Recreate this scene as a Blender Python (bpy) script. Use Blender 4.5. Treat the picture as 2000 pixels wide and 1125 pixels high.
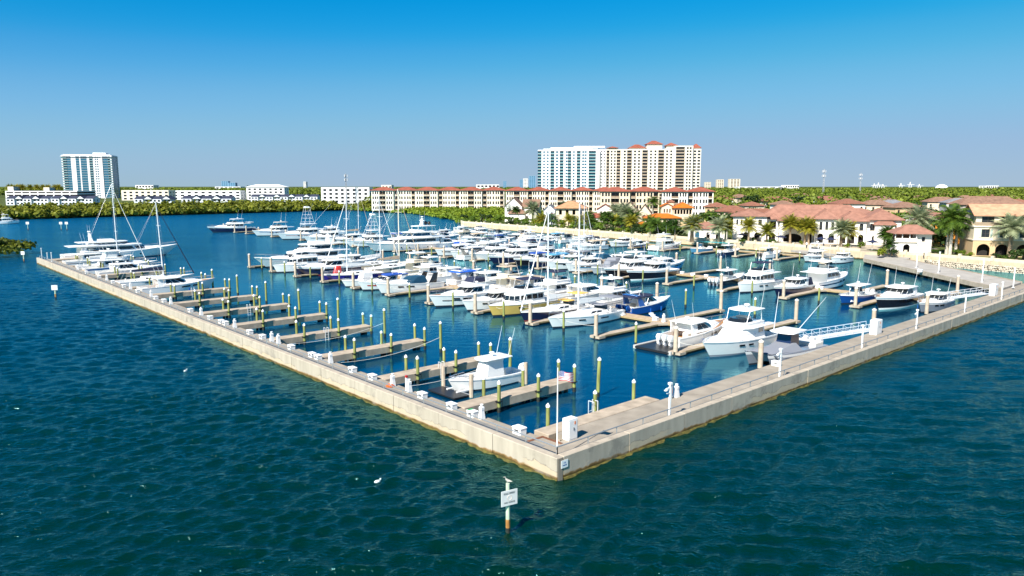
import bpy, math, random
import numpy as np

for _o in list(bpy.data.objects):
    bpy.data.objects.remove(_o)
scene = bpy.context.scene
PI = math.pi
R = math.radians

# ---------------------------------------------------------------- camera
FPX, CAM_H, HORIZON = 1418.0, 18.0, 364.0
PITCH = math.atan((562.5 - HORIZON) / FPX)
cam_data = bpy.data.cameras.new('camera')
cam_data.sensor_width = 36.0
cam_data.lens = 36.0 * FPX / 2000.0
cam_data.clip_start = 0.5
cam_data.clip_end = 60000.0
cam = bpy.data.objects.new('camera', cam_data)
scene.collection.objects.link(cam)
cam.location = (0, 0, CAM_H)
cam.rotation_euler = (PI / 2 - PITCH, 0, 0)
scene.camera = cam

# ---------------------------------------------------------------- sky, sun, exposure
SUN_AZ = math.atan2(-0.566, -0.824)      # azimuth of the sun, from +Y towards +X
SUN_EL = R(43)
world = bpy.data.worlds.new('World')
scene.world = world
world.use_nodes = True
wn, wl = world.node_tree.nodes, world.node_tree.links
wn.clear()
w_out = wn.new('ShaderNodeOutputWorld')
w_bg = wn.new('ShaderNodeBackground')
w_sky = wn.new('ShaderNodeTexSky')
w_sky.sky_type = 'NISHITA'
w_sky.sun_disc = False
w_sky.sun_elevation = SUN_EL
w_sky.sun_rotation = SUN_AZ
w_sky.altitude = 0.0
w_sky.air_density = 1.0
w_sky.dust_density = 0.0
w_sky.ozone_density = 6.0
# one colour grade over the whole sky, the photograph's saturated blues
SKY_K = 0.101
w_in = wn.new('ShaderNodeMix'); w_in.data_type = 'RGBA'; w_in.blend_type = 'MULTIPLY'; w_in.inputs['Factor'].default_value = 1
w_in.inputs[7].default_value = (0.8 * SKY_K, 0.95 * SKY_K, 1.2 * SKY_K, 1)
w_cur = wn.new('ShaderNodeRGBCurve')
w_map = w_cur.mapping
w_map.use_clip = False
for ch, pts in enumerate((((0, 0), (0.03, 0.005), (0.06, 0.065), (0.127, 0.185), (0.3, 0.3), (0.54, 0.352), (1.0, 0.41)),
                          ((0, 0), (0.24, 0.33), (0.44, 0.5), (0.79, 0.51), (1.0, 0.53)),
                          ((0, 0), (0.3, 0.34), (0.7, 0.75), (0.94, 0.78), (1.2, 0.82)))):
    cv = w_map.curves[ch]
    while len(cv.points) < len(pts):
        cv.points.new(0.5, 0.5)
    for p_, q_ in zip(cv.points, pts):
        p_.location = q_
w_map.update()
w_outk = wn.new('ShaderNodeVectorMath'); w_outk.operation = 'SCALE'; w_outk.inputs['Scale'].default_value = 1 / SKY_K
w_bg.inputs['Strength'].default_value = 0.0523
wl.new(w_sky.outputs[0], w_in.inputs[6])
w_hsv = wn.new('ShaderNodeHueSaturation')
w_hsv.inputs['Saturation'].default_value = 1.2
wl.new(w_in.outputs[2], w_hsv.inputs['Color'])
wl.new(w_hsv.outputs[0], w_cur.inputs['Color'])
w_sep = wn.new('ShaderNodeSeparateColor'); w_com = wn.new('ShaderNodeCombineColor')
wl.new(w_cur.outputs[0], w_sep.inputs[0])
w_m1 = wn.new('ShaderNodeMath'); w_m1.operation = 'SUBTRACT'; w_m1.inputs[1].default_value = 0.2; wl.new(w_sep.outputs[0], w_m1.inputs[0])
w_m2 = wn.new('ShaderNodeMath'); w_m2.operation = 'MAXIMUM'; w_m2.inputs[1].default_value = 0.0; wl.new(w_m1.outputs[0], w_m2.inputs[0])
w_m3 = wn.new('ShaderNodeMath'); w_m3.operation = 'MULTIPLY_ADD'; w_m3.inputs[1].default_value = -0.6
wl.new(w_m2.outputs[0], w_m3.inputs[0]); wl.new(w_sep.outputs[2], w_m3.inputs[2])
wl.new(w_sep.outputs[0], w_com.inputs[0]); wl.new(w_sep.outputs[1], w_com.inputs[1]); wl.new(w_m3.outputs[0], w_com.inputs[2])
wl.new(w_com.outputs[0], w_outk.inputs[0])
wl.new(w_outk.outputs[0], w_bg.inputs['Color'])
wl.new(w_bg.outputs[0], w_out.inputs['Surface'])

sun_data = bpy.data.lights.new('sun', 'SUN')
sun_data.energy = 5.0
sun_data.angle = R(0.53)
sun_data.color = (1.0, 0.95, 0.86)
sun = bpy.data.objects.new('sun', sun_data)
scene.collection.objects.link(sun)
sun.location = (-60, -80, 120)
# the lamp shines along its -Z: aim it away from the sun's place in the sky
sun.rotation_euler = (PI / 2 - SUN_EL, 0, PI - SUN_AZ)

scene.view_settings.view_transform = 'Standard'
scene.view_settings.look = 'None'
scene.view_settings.exposure = 0.95
scene.view_settings.gamma = 1.0
scene.render.engine = 'CYCLES'
scene.cycles.max_bounces = 6
scene.cycles.transparent_max_bounces = 8

# ---------------------------------------------------------------- places
CP, SP = math.cos(PITCH), math.sin(PITCH)
def P(u, v, z=0.0):
    """ground point (x, y) at height z seen at photograph pixel (u, v)"""
    a = (u - 1000) / FPX
    b = (562.5 - v) / FPX
    d = (a, CP + b * SP, -SP + b * CP)
    t = (z - CAM_H) / d[2]
    return (d[0] * t, d[1] * t)
TH = R(42.0)                              # direction of the right-hand seawall
E1 = (math.cos(TH), math.sin(TH))
E2 = (-E1[1], E1[0])
CO = P(1088, 940, 0)                      # corner of the seawall
def MW(a, b):
    """marina coordinates (along right wall, along left wall) -> world"""
    return (CO[0] + a * E1[0] + b * E2[0], CO[1] + a * E1[1] + b * E2[1])

# ---------------------------------------------------------------- materials
MATS = {}
def mat(name, col, rough=0.6, metal=0.0, var=0.0, vscale=1.0, bump=0.0, bscale=8.0, spec=0.5, streak=None, coat=0.0):
    if name in MATS:
        return MATS[name]
    m = bpy.data.materials.new(name)
    m.use_nodes = True
    nt = m.node_tree
    n, l = nt.nodes, nt.links
    b = n['Principled BSDF']
    b.inputs['Base Color'].default_value = (*col, 1)
    b.inputs['Roughness'].default_value = rough
    b.inputs['Metallic'].default_value = metal
    b.inputs['Specular IOR Level'].default_value = spec
    if coat:
        b.inputs['Coat Weight'].default_value = coat
        b.inputs['Coat Roughness'].default_value = 0.05
    if var > 0 or bump > 0:
        g = n.new('ShaderNodeNewGeometry')
        if streak:
            mp = n.new('ShaderNodeMapping')
            mp.inputs['Scale'].default_value = streak
            l.new(g.outputs['Position'], mp.inputs['Vector'])
            src = mp.outputs[0]
        else:
            src = g.outputs['Position']
    if var > 0:
        t = n.new('ShaderNodeTexNoise')
        t.inputs['Scale'].default_value = vscale
        t.inputs['Detail'].default_value = 5
        l.new(src, t.inputs['Vector'])
        rp = n.new('ShaderNodeMapRange')
        rp.inputs['From Min'].default_value = 0.3
        rp.inputs['From Max'].default_value = 0.7
        rp.inputs['To Min'].default_value = 1 - var
        rp.inputs['To Max'].default_value = 1 + var
        l.new(t.outputs['Fac'], rp.inputs['Value'])
        mx = n.new('ShaderNodeMix')
        mx.data_type = 'RGBA'
        mx.blend_type = 'MULTIPLY'
        mx.inputs['Factor'].default_value = 1
        mx.inputs[6].default_value = (*col, 1)
        l.new(rp.outputs[0], mx.inputs[7])
        l.new(mx.outputs[2], b.inputs['Base Color'])
    if bump > 0:
        t2 = n.new('ShaderNodeTexNoise')
        t2.inputs['Scale'].default_value = bscale
        t2.inputs['Detail'].default_value = 4
        l.new(src, t2.inputs['Vector'])
        bp = n.new('ShaderNodeBump')
        bp.inputs['Strength'].default_value = 1.0
        bp.inputs['Distance'].default_value = bump
        l.new(t2.outputs['Fac'], bp.inputs['Height'])
        l.new(bp.outputs[0], b.inputs['Normal'])
    MATS[name] = m
    return m

def leaf_mat(name, c0, c1, scale=0.35, isl=0.22):
    m = bpy.data.materials.new(name)
    m.use_nodes = True
    n, l = m.node_tree.nodes, m.node_tree.links
    b = n['Principled BSDF']
    b.inputs['Roughness'].default_value = 0.55
    b.inputs['Specular IOR Level'].default_value = 0.25
    oi = n.new('ShaderNodeObjectInfo')
    g = n.new('ShaderNodeNewGeometry')
    t = n.new('ShaderNodeTexNoise')
    t.inputs['Scale'].default_value = scale
    t.inputs['Detail'].default_value = 3
    l.new(g.outputs['Position'], t.inputs['Vector'])
    ad = n.new('ShaderNodeMath'); ad.operation = 'MULTIPLY_ADD'
    l.new(oi.outputs['Random'], ad.inputs[0])
    ad.inputs[1].default_value = 0.3
    l.new(t.outputs['Fac'], ad.inputs[2])
    ad2 = n.new('ShaderNodeMath'); ad2.operation = 'MULTIPLY_ADD'
    l.new(g.outputs['Random Per Island'], ad2.inputs[0])
    ad2.inputs[1].default_value = isl
    l.new(ad.outputs[0], ad2.inputs[2])
    rp = n.new('ShaderNodeMapRange')
    rp.inputs['From Min'].default_value = 0.5
    rp.inputs['From Max'].default_value = 1.15
    l.new(ad2.outputs[0], rp.inputs['Value'])
    mx = n.new('ShaderNodeMix'); mx.data_type = 'RGBA'
    mx.inputs[6].default_value = (*c0, 1)
    mx.inputs[7].default_value = (*c1, 1)
    l.new(rp.outputs[0], mx.inputs['Factor'])
    l.new(mx.outputs[2], b.inputs['Base Color'])
    tr = n.new('ShaderNodeBsdfTranslucent')
    l.new(mx.outputs[2], tr.inputs['Color'])
    ms = n.new('ShaderNodeMixShader')
    ms.inputs[0].default_value = 0.3
    l.new(b.outputs[0], ms.inputs[1]); l.new(tr.outputs[0], ms.inputs[2])
    l.new(ms.outputs[0], n['Material Output'].inputs['Surface'])
    MATS[name] = m
    return m

def ramp_node(nt, stops):
    r = nt.nodes.new('ShaderNodeValToRGB')
    e = r.color_ramp.elements
    while len(e) < len(stops):
        e.new(0.5)
    for i, (p, c) in enumerate(stops):
        e[i].position = p
        e[i].color = (*c, 1)
    return r

def seawall_mat(name, body, dark):
    """cast concrete with rust-brown tide stain, algae band and rain streaks (world z)"""
    m = bpy.data.materials.new(name)
    m.use_nodes = True
    nt = m.node_tree
    n, l = nt.nodes, nt.links
    b = n['Principled BSDF']
    b.inputs['Roughness'].default_value = 0.85
    b.inputs['Specular IOR Level'].default_value = 0.2
    g = n.new('ShaderNodeNewGeometry')
    sep = n.new('ShaderNodeSeparateXYZ')
    l.new(g.outputs['Position'], sep.inputs[0])
    big = n.new('ShaderNodeTexNoise'); big.inputs['Scale'].default_value = 0.7; big.inputs['Detail'].default_value = 6
    big.inputs['Roughness'].default_value = 0.65
    l.new(g.outputs['Position'], big.inputs['Vector'])
    mp = n.new('ShaderNodeMapping'); mp.inputs['Scale'].default_value = (1.1, 1.1, 0.2)
    l.new(g.outputs['Position'], mp.inputs['Vector'])
    st = n.new('ShaderNodeTexNoise'); st.inputs['Scale'].default_value = 1.5; st.inputs['Detail'].default_value = 4
    l.new(mp.outputs[0], st.inputs['Vector'])
    # height + noise drives the tide ramp
    ad = n.new('ShaderNodeMath'); ad.operation = 'MULTIPLY_ADD'
    l.new(big.outputs['Fac'], ad.inputs[0]); ad.inputs[1].default_value = -0.75
    l.new(sep.outputs['Z'], ad.inputs[2])
    rp = n.new('ShaderNodeMapRange')
    rp.inputs['From Min'].default_value = -0.45; rp.inputs['From Max'].default_value = 1.15
    l.new(ad.outputs[0], rp.inputs['Value'])
    tide = ramp_node(nt, [(0.0, (0.06, 0.05, 0.015)), (0.13, (0.1, 0.065, 0.02)), (0.2, (0.26, 0.155, 0.065)), (0.25, body), (1.0, body)])
    l.new(rp.outputs[0], tide.inputs[0])
    sr = n.new('ShaderNodeMapRange')
    sr.inputs['From Min'].default_value = 0.35; sr.inputs['From Max'].default_value = 0.68
    sr.inputs['To Min'].default_value = 0.86; sr.inputs['To Max'].default_value = 1.06
    l.new(st.outputs['Fac'], sr.inputs['Value'])
    mx = n.new('ShaderNodeMix'); mx.data_type = 'RGBA'; mx.blend_type = 'MULTIPLY'; mx.inputs['Factor'].default_value = 1
    l.new(tide.outputs[0], mx.inputs[6]); l.new(sr.outputs[0], mx.inputs[7])
    # patched, scuffed areas
    pt = n.new('ShaderNodeTexNoise'); pt.inputs['Scale'].default_value = 0.32; pt.inputs['Detail'].default_value = 8
    pt.inputs['Roughness'].default_value = 0.7
    l.new(g.outputs['Position'], pt.inputs['Vector'])
    pr = n.new('ShaderNodeMapRange')
    pr.inputs['From Min'].default_value = 0.56; pr.inputs['From Max'].default_value = 0.63
    l.new(pt.outputs['Fac'], pr.inputs['Value'])
    mx2 = n.new('ShaderNodeMix'); mx2.data_type = 'RGBA'
    pm = n.new('ShaderNodeMath'); pm.operation = 'MULTIPLY'; pm.inputs[1].default_value = 0.6
    l.new(pr.outputs[0], pm.inputs[0])
    l.new(pm.outputs[0], mx2.inputs['Factor'])
    l.new(mx.outputs[2], mx2.inputs[6]); mx2.inputs[7].default_value = (*dark, 1)
    # spalled lower course: paler ragged patch with a dark crack along its upper edge
    rg = n.new('ShaderNodeTexNoise'); rg.inputs['Scale'].default_value = 0.55; rg.inputs['Detail'].default_value = 7; rg.inputs['Roughness'].default_value = 0.7
    l.new(g.outputs['Position'], rg.inputs['Vector'])
    ez = n.new('ShaderNodeMath'); ez.operation = 'MULTIPLY_ADD'; l.new(rg.outputs['Fac'], ez.inputs[0]); ez.inputs[1].default_value = -1.5; l.new(sep.outputs['Z'], ez.inputs[2])
    lo_ = n.new('ShaderNodeMapRange'); lo_.inputs['From Min'].default_value = -0.12; lo_.inputs['From Max'].default_value = -0.15
    l.new(ez.outputs[0], lo_.inputs['Value'])
    hi_ = n.new('ShaderNodeMath'); hi_.operation = 'GREATER_THAN'; hi_.inputs[1].default_value = 0.24; l.new(sep.outputs['Z'], hi_.inputs[0])
    where = n.new('ShaderNodeTexNoise'); where.inputs['Scale'].default_value = 0.09; l.new(g.outputs['Position'], where.inputs['Vector'])
    wr = n.new('ShaderNodeMapRange'); wr.inputs['From Min'].default_value = 0.47; wr.inputs['From Max'].default_value = 0.52; l.new(where.outputs['Fac'], wr.inputs['Value'])
    k1 = n.new('ShaderNodeMath'); k1.operation = 'MULTIPLY'; l.new(lo_.outputs[0], k1.inputs[0]); l.new(wr.outputs[0], k1.inputs[1])
    k2 = n.new('ShaderNodeMath'); k2.operation = 'MULTIPLY'; l.new(k1.outputs[0], k2.inputs[0]); l.new(hi_.outputs[0], k2.inputs[1])
    k2b = n.new('ShaderNodeMath'); k2b.operation = 'MULTIPLY'; k2b.inputs[1].default_value = 0.75; l.new(k2.outputs[0], k2b.inputs[0])
    mx3 = n.new('ShaderNodeMix'); mx3.data_type = 'RGBA'; l.new(k2b.outputs[0], mx3.inputs['Factor']); l.new(mx2.outputs[2], mx3.inputs[6])
    mx3.inputs[7].default_value = (body[0] * 1.2, body[1] * 1.1, body[2] * .95, 1)
    ck = n.new('ShaderNodeMath'); ck.operation = 'COMPARE'; ck.inputs[1].default_value = -0.12; ck.inputs[2].default_value = 0.018; l.new(ez.outputs[0], ck.inputs[0])
    k3 = n.new('ShaderNodeMath'); k3.operation = 'MULTIPLY'; l.new(ck.outputs[0], k3.inputs[0]); l.new(wr.outputs[0], k3.inputs[1])
    k4 = n.new('ShaderNodeMath'); k4.operation = 'MULTIPLY'; k4.inputs[1].default_value = 0.6; l.new(k3.outputs[0], k4.inputs[0])
    mx4 = n.new('ShaderNodeMix'); mx4.data_type = 'RGBA'; l.new(k4.outputs[0], mx4.inputs['Factor']); l.new(mx3.outputs[2], mx4.inputs[6]); mx4.inputs[7].default_value = (.1, .085, .07, 1)
    l.new(mx4.outputs[2], b.inputs['Base Color'])
    bp = n.new('ShaderNodeBump'); bp.inputs['Distance'].default_value = 0.03
    l.new(big.outputs['Fac'], bp.inputs['Height'])
    l.new(bp.outputs[0], b.inputs['Normal'])
    MATS[name] = m
    return m

SEAWALL = seawall_mat('seawall_concrete', (0.41, 0.35, 0.275), (0.23, 0.2, 0.165))
CONC = mat('pier_concrete', (0.38, 0.31, 0.235), 0.85, var=0.2, vscale=1.3, bump=0.01, spec=0.2)
DECK = mat('deck_concrete', (0.29, 0.25, 0.2), 0.9, var=0.16, vscale=0.8, bump=0.008, spec=0.2)
DECK2 = mat('walk_asphalt_grey', (0.2, 0.195, 0.185), 0.9, var=0.12, vscale=0.7, spec=0.2)
RUST = mat('rusty_steel_plate', (0.16, 0.06, 0.025), 0.8, var=0.3, vscale=3)
PILE_G = mat('treated_timber', (0.23, 0.25, 0.08), 0.8, var=0.35, vscale=2.2, streak=(3, 3, 0.4), spec=0.2)
PILE_T = mat('piling_concrete', (0.46, 0.37, 0.28), 0.85, var=0.15, vscale=2, spec=0.2)
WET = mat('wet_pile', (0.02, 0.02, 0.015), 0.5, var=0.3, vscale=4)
WHITE = mat('white_plastic', (0.8, 0.8, 0.78), 0.4)
GEL = mat('white_gelcoat', (0.88, 0.87, 0.84), 0.25, coat=0.2, var=0.03, vscale=0.8)
GEL2 = mat('cream_gelcoat', (0.72, 0.64, 0.5), 0.3, coat=0.2, var=0.05, vscale=0.9)
DKG = mat('nonskid_deck', (0.66, 0.64, 0.6), 0.6, var=0.06, vscale=1.5)
NAVY = mat('navy_gelcoat', (0.012, 0.02, 0.06), 0.15, coat=0.6)
BLACK = mat('black_gelcoat', (0.012, 0.012, 0.015), 0.15, coat=0.6)
BLUE = mat('blue_gelcoat', (0.01, 0.08, 0.32), 0.18, coat=0.6)
SKYB = mat('light_blue_gelcoat', (0.12, 0.36, 0.55), 0.2, coat=0.5)
REDG = mat('red_gelcoat', (0.5, 0.03, 0.02), 0.25, coat=0.4)
YEL = mat('yellow_gelcoat', (0.66, 0.46, 0.12), 0.25, coat=0.4, var=0.05)
GREYG = mat('grey_gelcoat', (0.25, 0.27, 0.31), 0.25, coat=0.4)
BOOT_D = mat('dark_bottom_paint', (0.015, 0.02, 0.03), 0.6)
BOOT_R = mat('red_bottom_paint', (0.28, 0.04, 0.02), 0.6)
GLASS = mat('dark_boat_glass', (0.012, 0.016, 0.02), 0.06, spec=0.7)
GLASSB = mat('blue_boat_glass', (0.02, 0.06, 0.1), 0.06, spec=0.7)
TEAK = mat('teak', (0.33, 0.17, 0.07), 0.6, var=0.2, vscale=3)
STEEL = mat('stainless_tube', (0.6, 0.6, 0.6), 0.25, metal=0.9)
ALU = mat('painted_aluminium', (0.72, 0.73, 0.74), 0.35, metal=0.2)
GALV = mat('galvanised_rail', (0.3, 0.32, 0.33), 0.45, metal=0.5)
CANV_B = mat('blue_canvas', (0.01, 0.06, 0.3), 0.85)
CANV_N = mat('navy_canvas', (0.012, 0.018, 0.05), 0.85)
CANV_T = mat('tan_canvas', (0.45, 0.35, 0.25), 0.85)
CANV_W = mat('white_canvas', (0.75, 0.75, 0.73), 0.8)
CANV_G = mat('grey_canvas', (0.2, 0.21, 0.24), 0.85)
SEATW = mat('boat_vinyl', (0.7, 0.66, 0.58), 0.5)
BLKP = mat('black_plastic', (0.015, 0.015, 0.017), 0.4)
ORANGE = mat('orange_plastic', (0.7, 0.13, 0.02), 0.5)
GREENP = mat('green_label', (0.03, 0.35, 0.1), 0.5)
ALGAE = mat('algae', (0.085, 0.07, 0.01), 0.8, var=0.5, vscale=3, bump=0.03, bscale=6)

# ---------------------------------------------------------------- mesh helpers
COL = scene.collection
class MB:
    def __init__(self):
        self.v, self.f, self.m = [], [], []
        self.xf = None
    def add(self, vs, fs, m=0):
        o = len(self.v)
        if self.xf:
            ox, oy, oz, ang = self.xf
            c, s = math.cos(ang), math.sin(ang)
            vs = [(ox + x * c - y * s, oy + x * s + y * c, oz + z) for x, y, z in vs]
        self.v += [tuple(p) for p in vs]
        for f in fs:
            self.f.append(tuple(i + o for i in f))
            self.m.append(m)
        return self
    def box(self, x0, x1, y0, y1, z0, z1, m=0):
        vs = [(x0, y0, z0), (x1, y0, z0), (x1, y1, z0), (x0, y1, z0), (x0, y0, z1), (x1, y0, z1), (x1, y1, z1), (x0, y1, z1)]
        fs = [(3, 2, 1, 0), (4, 5, 6, 7), (0, 1, 5, 4), (1, 2, 6, 5), (2, 3, 7, 6), (3, 0, 4, 7)]
        return self.add(vs, fs, m)
    def bbox(self, x0, x1, y0, y1, z0, z1, c=0.03, m=0):
        """box with chamfered top edge"""
        r = [[(x0, y0, z0), (x1, y0, z0), (x1, y1, z0), (x0, y1, z0)],
             [(x0, y0, z1 - c), (x1, y0, z1 - c), (x1, y1, z1 - c), (x0, y1, z1 - c)],
             [(x0 + c, y0 + c, z1), (x1 - c, y0 + c, z1), (x1 - c, y1 - c, z1), (x0 + c, y1 - c, z1)]]
        return self.loft(r, m)
    def loft(self, rings, m=0, cap0=True, cap1=True):
        n = len(rings[0])
        vs = [p for r in rings for p in r]
        fs = []
        for i in range(len(rings) - 1):
            for j in range(n):
                k = (j + 1) % n
                fs.append((i * n + j, i * n + k, (i + 1) * n + k, (i + 1) * n + j))
        if cap0:
            fs.append(tuple(range(n - 1, -1, -1)))
        if cap1:
            o = (len(rings) - 1) * n
            fs.append(tuple(range(o, o + n)))
        return self.add(vs, fs, m)
    def prism(self, poly, z0, z1, m=0):
        return self.loft([[(x, y, z0) for x, y in poly], [(x, y, z1) for x, y in poly]], m)
    def cyl(self, p0, p1, r0, r1=None, n=8, m=0):
        if r1 is None:
            r1 = r0
        a, b = np.array(p0, float), np.array(p1, float)
        d = b - a
        ln = np.linalg.norm(d)
        if ln < 1e-6:
            return self
        d /= ln
        up = np.array((0, 0, 1.0)) if abs(d[2]) < 0.9 else np.array((1.0, 0, 0))
        u = np.cross(up, d); u /= np.linalg.norm(u)
        w = np.cross(d, u)
        rings = []
        for c, r in ((a, r0), (b, r1)):
            rings.append([tuple(c + r * (math.cos(t) * u + math.sin(t) * w)) for t in [2 * PI * k / n for k in range(n)]])
        return self.loft(rings, m)
    def path(self, pts, r, n=5, m=0):
        for i in range(len(pts) - 1):
            self.cyl(pts[i], pts[i + 1], r, r, n, m)
        return self
    def ball(self, c, rx, ry, rz, m=0, nu=10, nv=6):
        vs, fs = [], []
        for i in range(1, nv):
            a = PI * i / nv
            for j in range(nu):
                t = 2 * PI * j / nu
                vs.append((c[0] + rx * math.sin(a) * math.cos(t), c[1] + ry * math.sin(a) * math.sin(t), c[2] - rz * math.cos(a)))
        for i in range(nv - 2):
            for j in range(nu):
                k = (j + 1) % nu
                fs.append((i * nu + j, i * nu + k, (i + 1) * nu + k, (i + 1) * nu + j))
        b = len(vs)
        vs += [(c[0], c[1], c[2] - rz), (c[0], c[1], c[2] + rz)]
        for j in range(nu):
            k = (j + 1) % nu
            fs.append((b, k, j))
            fs.append((b + 1, (nv - 2) * nu + j, (nv - 2) * nu + k))
        return self.add(vs, fs, m)
    def quad(self, a, b, c, d, m=0):
        return self.add([a, b, c, d], [(0, 1, 2, 3)], m)
    def mesh(self, name, mats, smooth=0):
        me = bpy.data.meshes.new(name)
        me.from_pydata(self.v, [], self.f)
        if not isinstance(mats, (list, tuple)):
            mats = [mats]
        for k in mats:
            me.materials.append(k)
        if len(mats) > 1:
            me.polygons.foreach_set('material_index', self.m)
        if smooth:
            me.polygons.foreach_set('use_smooth', [True] * len(me.polygons))
            me.set_sharp_from_angle(angle=R(smooth))
        me.update()
        return me
    def build(self, name, mats, parent=None, loc=None, rz=0.0, smooth=0):
        if not self.v:
            return None
        return obj(name, self.mesh(name, mats, smooth), parent, loc, rz)

def obj(name, me, parent=None, loc=None, rz=0.0):
    o = bpy.data.objects.new(name, me)
    COL.objects.link(o)
    if parent is not None:
        o.parent = parent
    if loc is not None:
        o.location = loc
    if rz:
        o.rotation_euler = (0, 0, rz)
    return o
def tag(o, label=None, cat=None, group=None, kind=None):
    if label: o['label'] = label
    if cat: o['category'] = cat
    if group: o['group'] = group
    if kind: o['kind'] = kind
    return o
def empty(name, loc=(0, 0, 0), rz=0.0, label=None, cat=None, group=None, parent=None):
    o = obj(name, None, parent, loc, rz)
    o.empty_display_size = 0.3
    return tag(o, label, cat, group)
KIDS = {}
def copy_tree(src, parent=None):
    c = src.copy()
    COL.objects.link(c)
    c.parent = parent
    for ch in src.children:
        copy_tree(ch, c)
    return c
def nth(i):
    w = ['first', 'second', 'third', 'fourth', 'fifth', 'sixth', 'seventh', 'eighth', 'ninth', 'tenth', 'eleventh', 'twelfth',
         'thirteenth', 'fourteenth', 'fifteenth', 'sixteenth', 'seventeenth', 'eighteenth', 'nineteenth', 'twentieth', 'twenty-first',
         'twenty-second', 'twenty-third', 'twenty-fourth', 'twenty-fifth', 'twenty-sixth', 'twenty-seventh', 'twenty-eighth']
    return w[i]
rng = random.Random(7)
# ================================================================ WATER
def water_mat():
    m = bpy.data.materials.new('sea_water')
    m.use_nodes = True
    nt = m.node_tree
    n, l = nt.nodes, nt.links
    b = n['Principled BSDF']
    b.inputs['Roughness'].default_value = 0.04
    b.inputs['IOR'].default_value = 1.333
    b.inputs['Specular IOR Level'].default_value = 0.5
    g = n.new('ShaderNodeNewGeometry')
    def dot(vec, off):
        d = n.new('ShaderNodeVectorMath'); d.operation = 'DOT_PRODUCT'
        l.new(g.outputs['Position'], d.inputs[0]); d.inputs[1].default_value = vec
        s = n.new('ShaderNodeMath'); s.operation = 'SUBTRACT'
        l.new(d.outputs['Value'], s.inputs[0]); s.inputs[1].default_value = off
        return s.outputs[0]
    A = dot((E1[0], E1[1], 0), CO[0] * E1[0] + CO[1] * E1[1])
    B = dot((E2[0], E2[1], 0), CO[0] * E2[0] + CO[1] * E2[1])
    mn = n.new('ShaderNodeMath'); mn.operation = 'MINIMUM'
    l.new(A, mn.inputs[0]); l.new(B, mn.inputs[1])
    ins = n.new('ShaderNodeMapRange'); ins.interpolation_type = 'SMOOTHSTEP'
    ins.inputs['From Min'].default_value = -0.5; ins.inputs['From Max'].default_value = 3.0
    l.new(mn.outputs[0], ins.inputs['Value'])
    far = n.new('ShaderNodeMapRange'); far.interpolation_type = 'SMOOTHSTEP'     # the open channel past the docks
    far.inputs['From Min'].default_value = 95.0; far.inputs['From Max'].default_value = 190.0
    far.inputs['To Min'].default_value = 1.0; far.inputs['To Max'].default_value = 0.25
    l.new(B, far.inputs['Value'])
    calm = n.new('ShaderNodeMath'); calm.operation = 'MULTIPLY'
    l.new(ins.outputs[0], calm.inputs[0]); l.new(far.outputs[0], calm.inputs[1])
    amp = n.new('ShaderNodeMapRange')
    amp.inputs['To Min'].default_value = 1.0; amp.inputs['To Max'].default_value = 0.12
    l.new(calm.outputs[0], amp.inputs['Value'])
    def layer(rot, sx, sy, scale, det, rough, dist):
        mp = n.new('ShaderNodeMapping')
        mp.inputs['Rotation'].default_value = (0, 0, R(rot)); mp.inputs['Scale'].default_value = (sx, sy, 1)
        l.new(g.outputs['Position'], mp.inputs['Vector'])
        t = n.new('ShaderNodeTexNoise')
        t.inputs['Scale'].default_value = scale; t.inputs['Detail'].default_value = det
        t.inputs['Roughness'].default_value = rough; t.inputs['Distortion'].default_value = dist
        l.new(mp.outputs[0], t.inputs['Vector'])
        return t.outputs['Fac']
    def ridge(x, p=1.0):            # sharp crests: 1 - |2x-1|
        a = n.new('ShaderNodeMath'); a.operation = 'MULTIPLY_ADD'; l.new(x, a.inputs[0]); a.inputs[1].default_value = 2; a.inputs[2].default_value = -1
        c = n.new('ShaderNodeMath'); c.operation = 'ABSOLUTE'; l.new(a.outputs[0], c.inputs[0])
        d = n.new('ShaderNodeMath'); d.operation = 'SUBTRACT'; d.inputs[0].default_value = 1; l.new(c.outputs[0], d.inputs[1])
        return d.outputs[0]
    def mul(x, k):
        a = n.new('ShaderNodeMath'); a.operation = 'MULTIPLY'; l.new(x, a.inputs[0])
        if isinstance(k, (int, float)): a.inputs[1].default_value = k
        else: l.new(k, a.inputs[1])
        return a.outputs[0]
    def add(x, y):
        a = n.new('ShaderNodeMath'); a.operation = 'ADD'; l.new(x, a.inputs[0]); l.new(y, a.inputs[1])
        return a.outputs[0]
    w1 = ridge(layer(22, 0.62, 1.3, 0.42, 2, 0.5, 0.7))
    w2 = ridge(layer(-26, 0.75, 1.3, 1.1, 3, 0.55, 0.6))
    w3 = ridge(layer(35, 0.8, 1.25, 3.0, 3, 0.6, 0.4))
    w4 = layer(8, 0.35, 1.3, 0.05, 3, 0.55, 0.3)
    sy0 = n.new('ShaderNodeSeparateXYZ'); l.new(g.outputs['Position'], sy0.inputs[0])
    fy = n.new('ShaderNodeMapRange'); fy.inputs['From Min'].default_value = 100; fy.inputs['From Max'].default_value = 190
    l.new(sy0.outputs['Y'], fy.inputs['Value'])
    h = add(add(mul(mul(w1, fy.outputs[0]), 0.5), mul(w2, 0.16)), mul(w3, 0.12))
    gust = n.new('ShaderNodeMapRange')
    gust.inputs['From Min'].default_value = 0.3; gust.inputs['From Max'].default_value = 0.7
    gust.inputs['To Min'].default_value = 0.55; gust.inputs['To Max'].default_value = 1.3
    l.new(w4, gust.inputs['Value'])
    h = mul(mul(h, gust.outputs[0]), amp.outputs[0])
    bp = n.new('ShaderNodeBump')
    bp.inputs['Strength'].default_value = 1.0
    bp.inputs['Distance'].default_value = 0.55
    l.new(h, bp.inputs['Height'])
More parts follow.
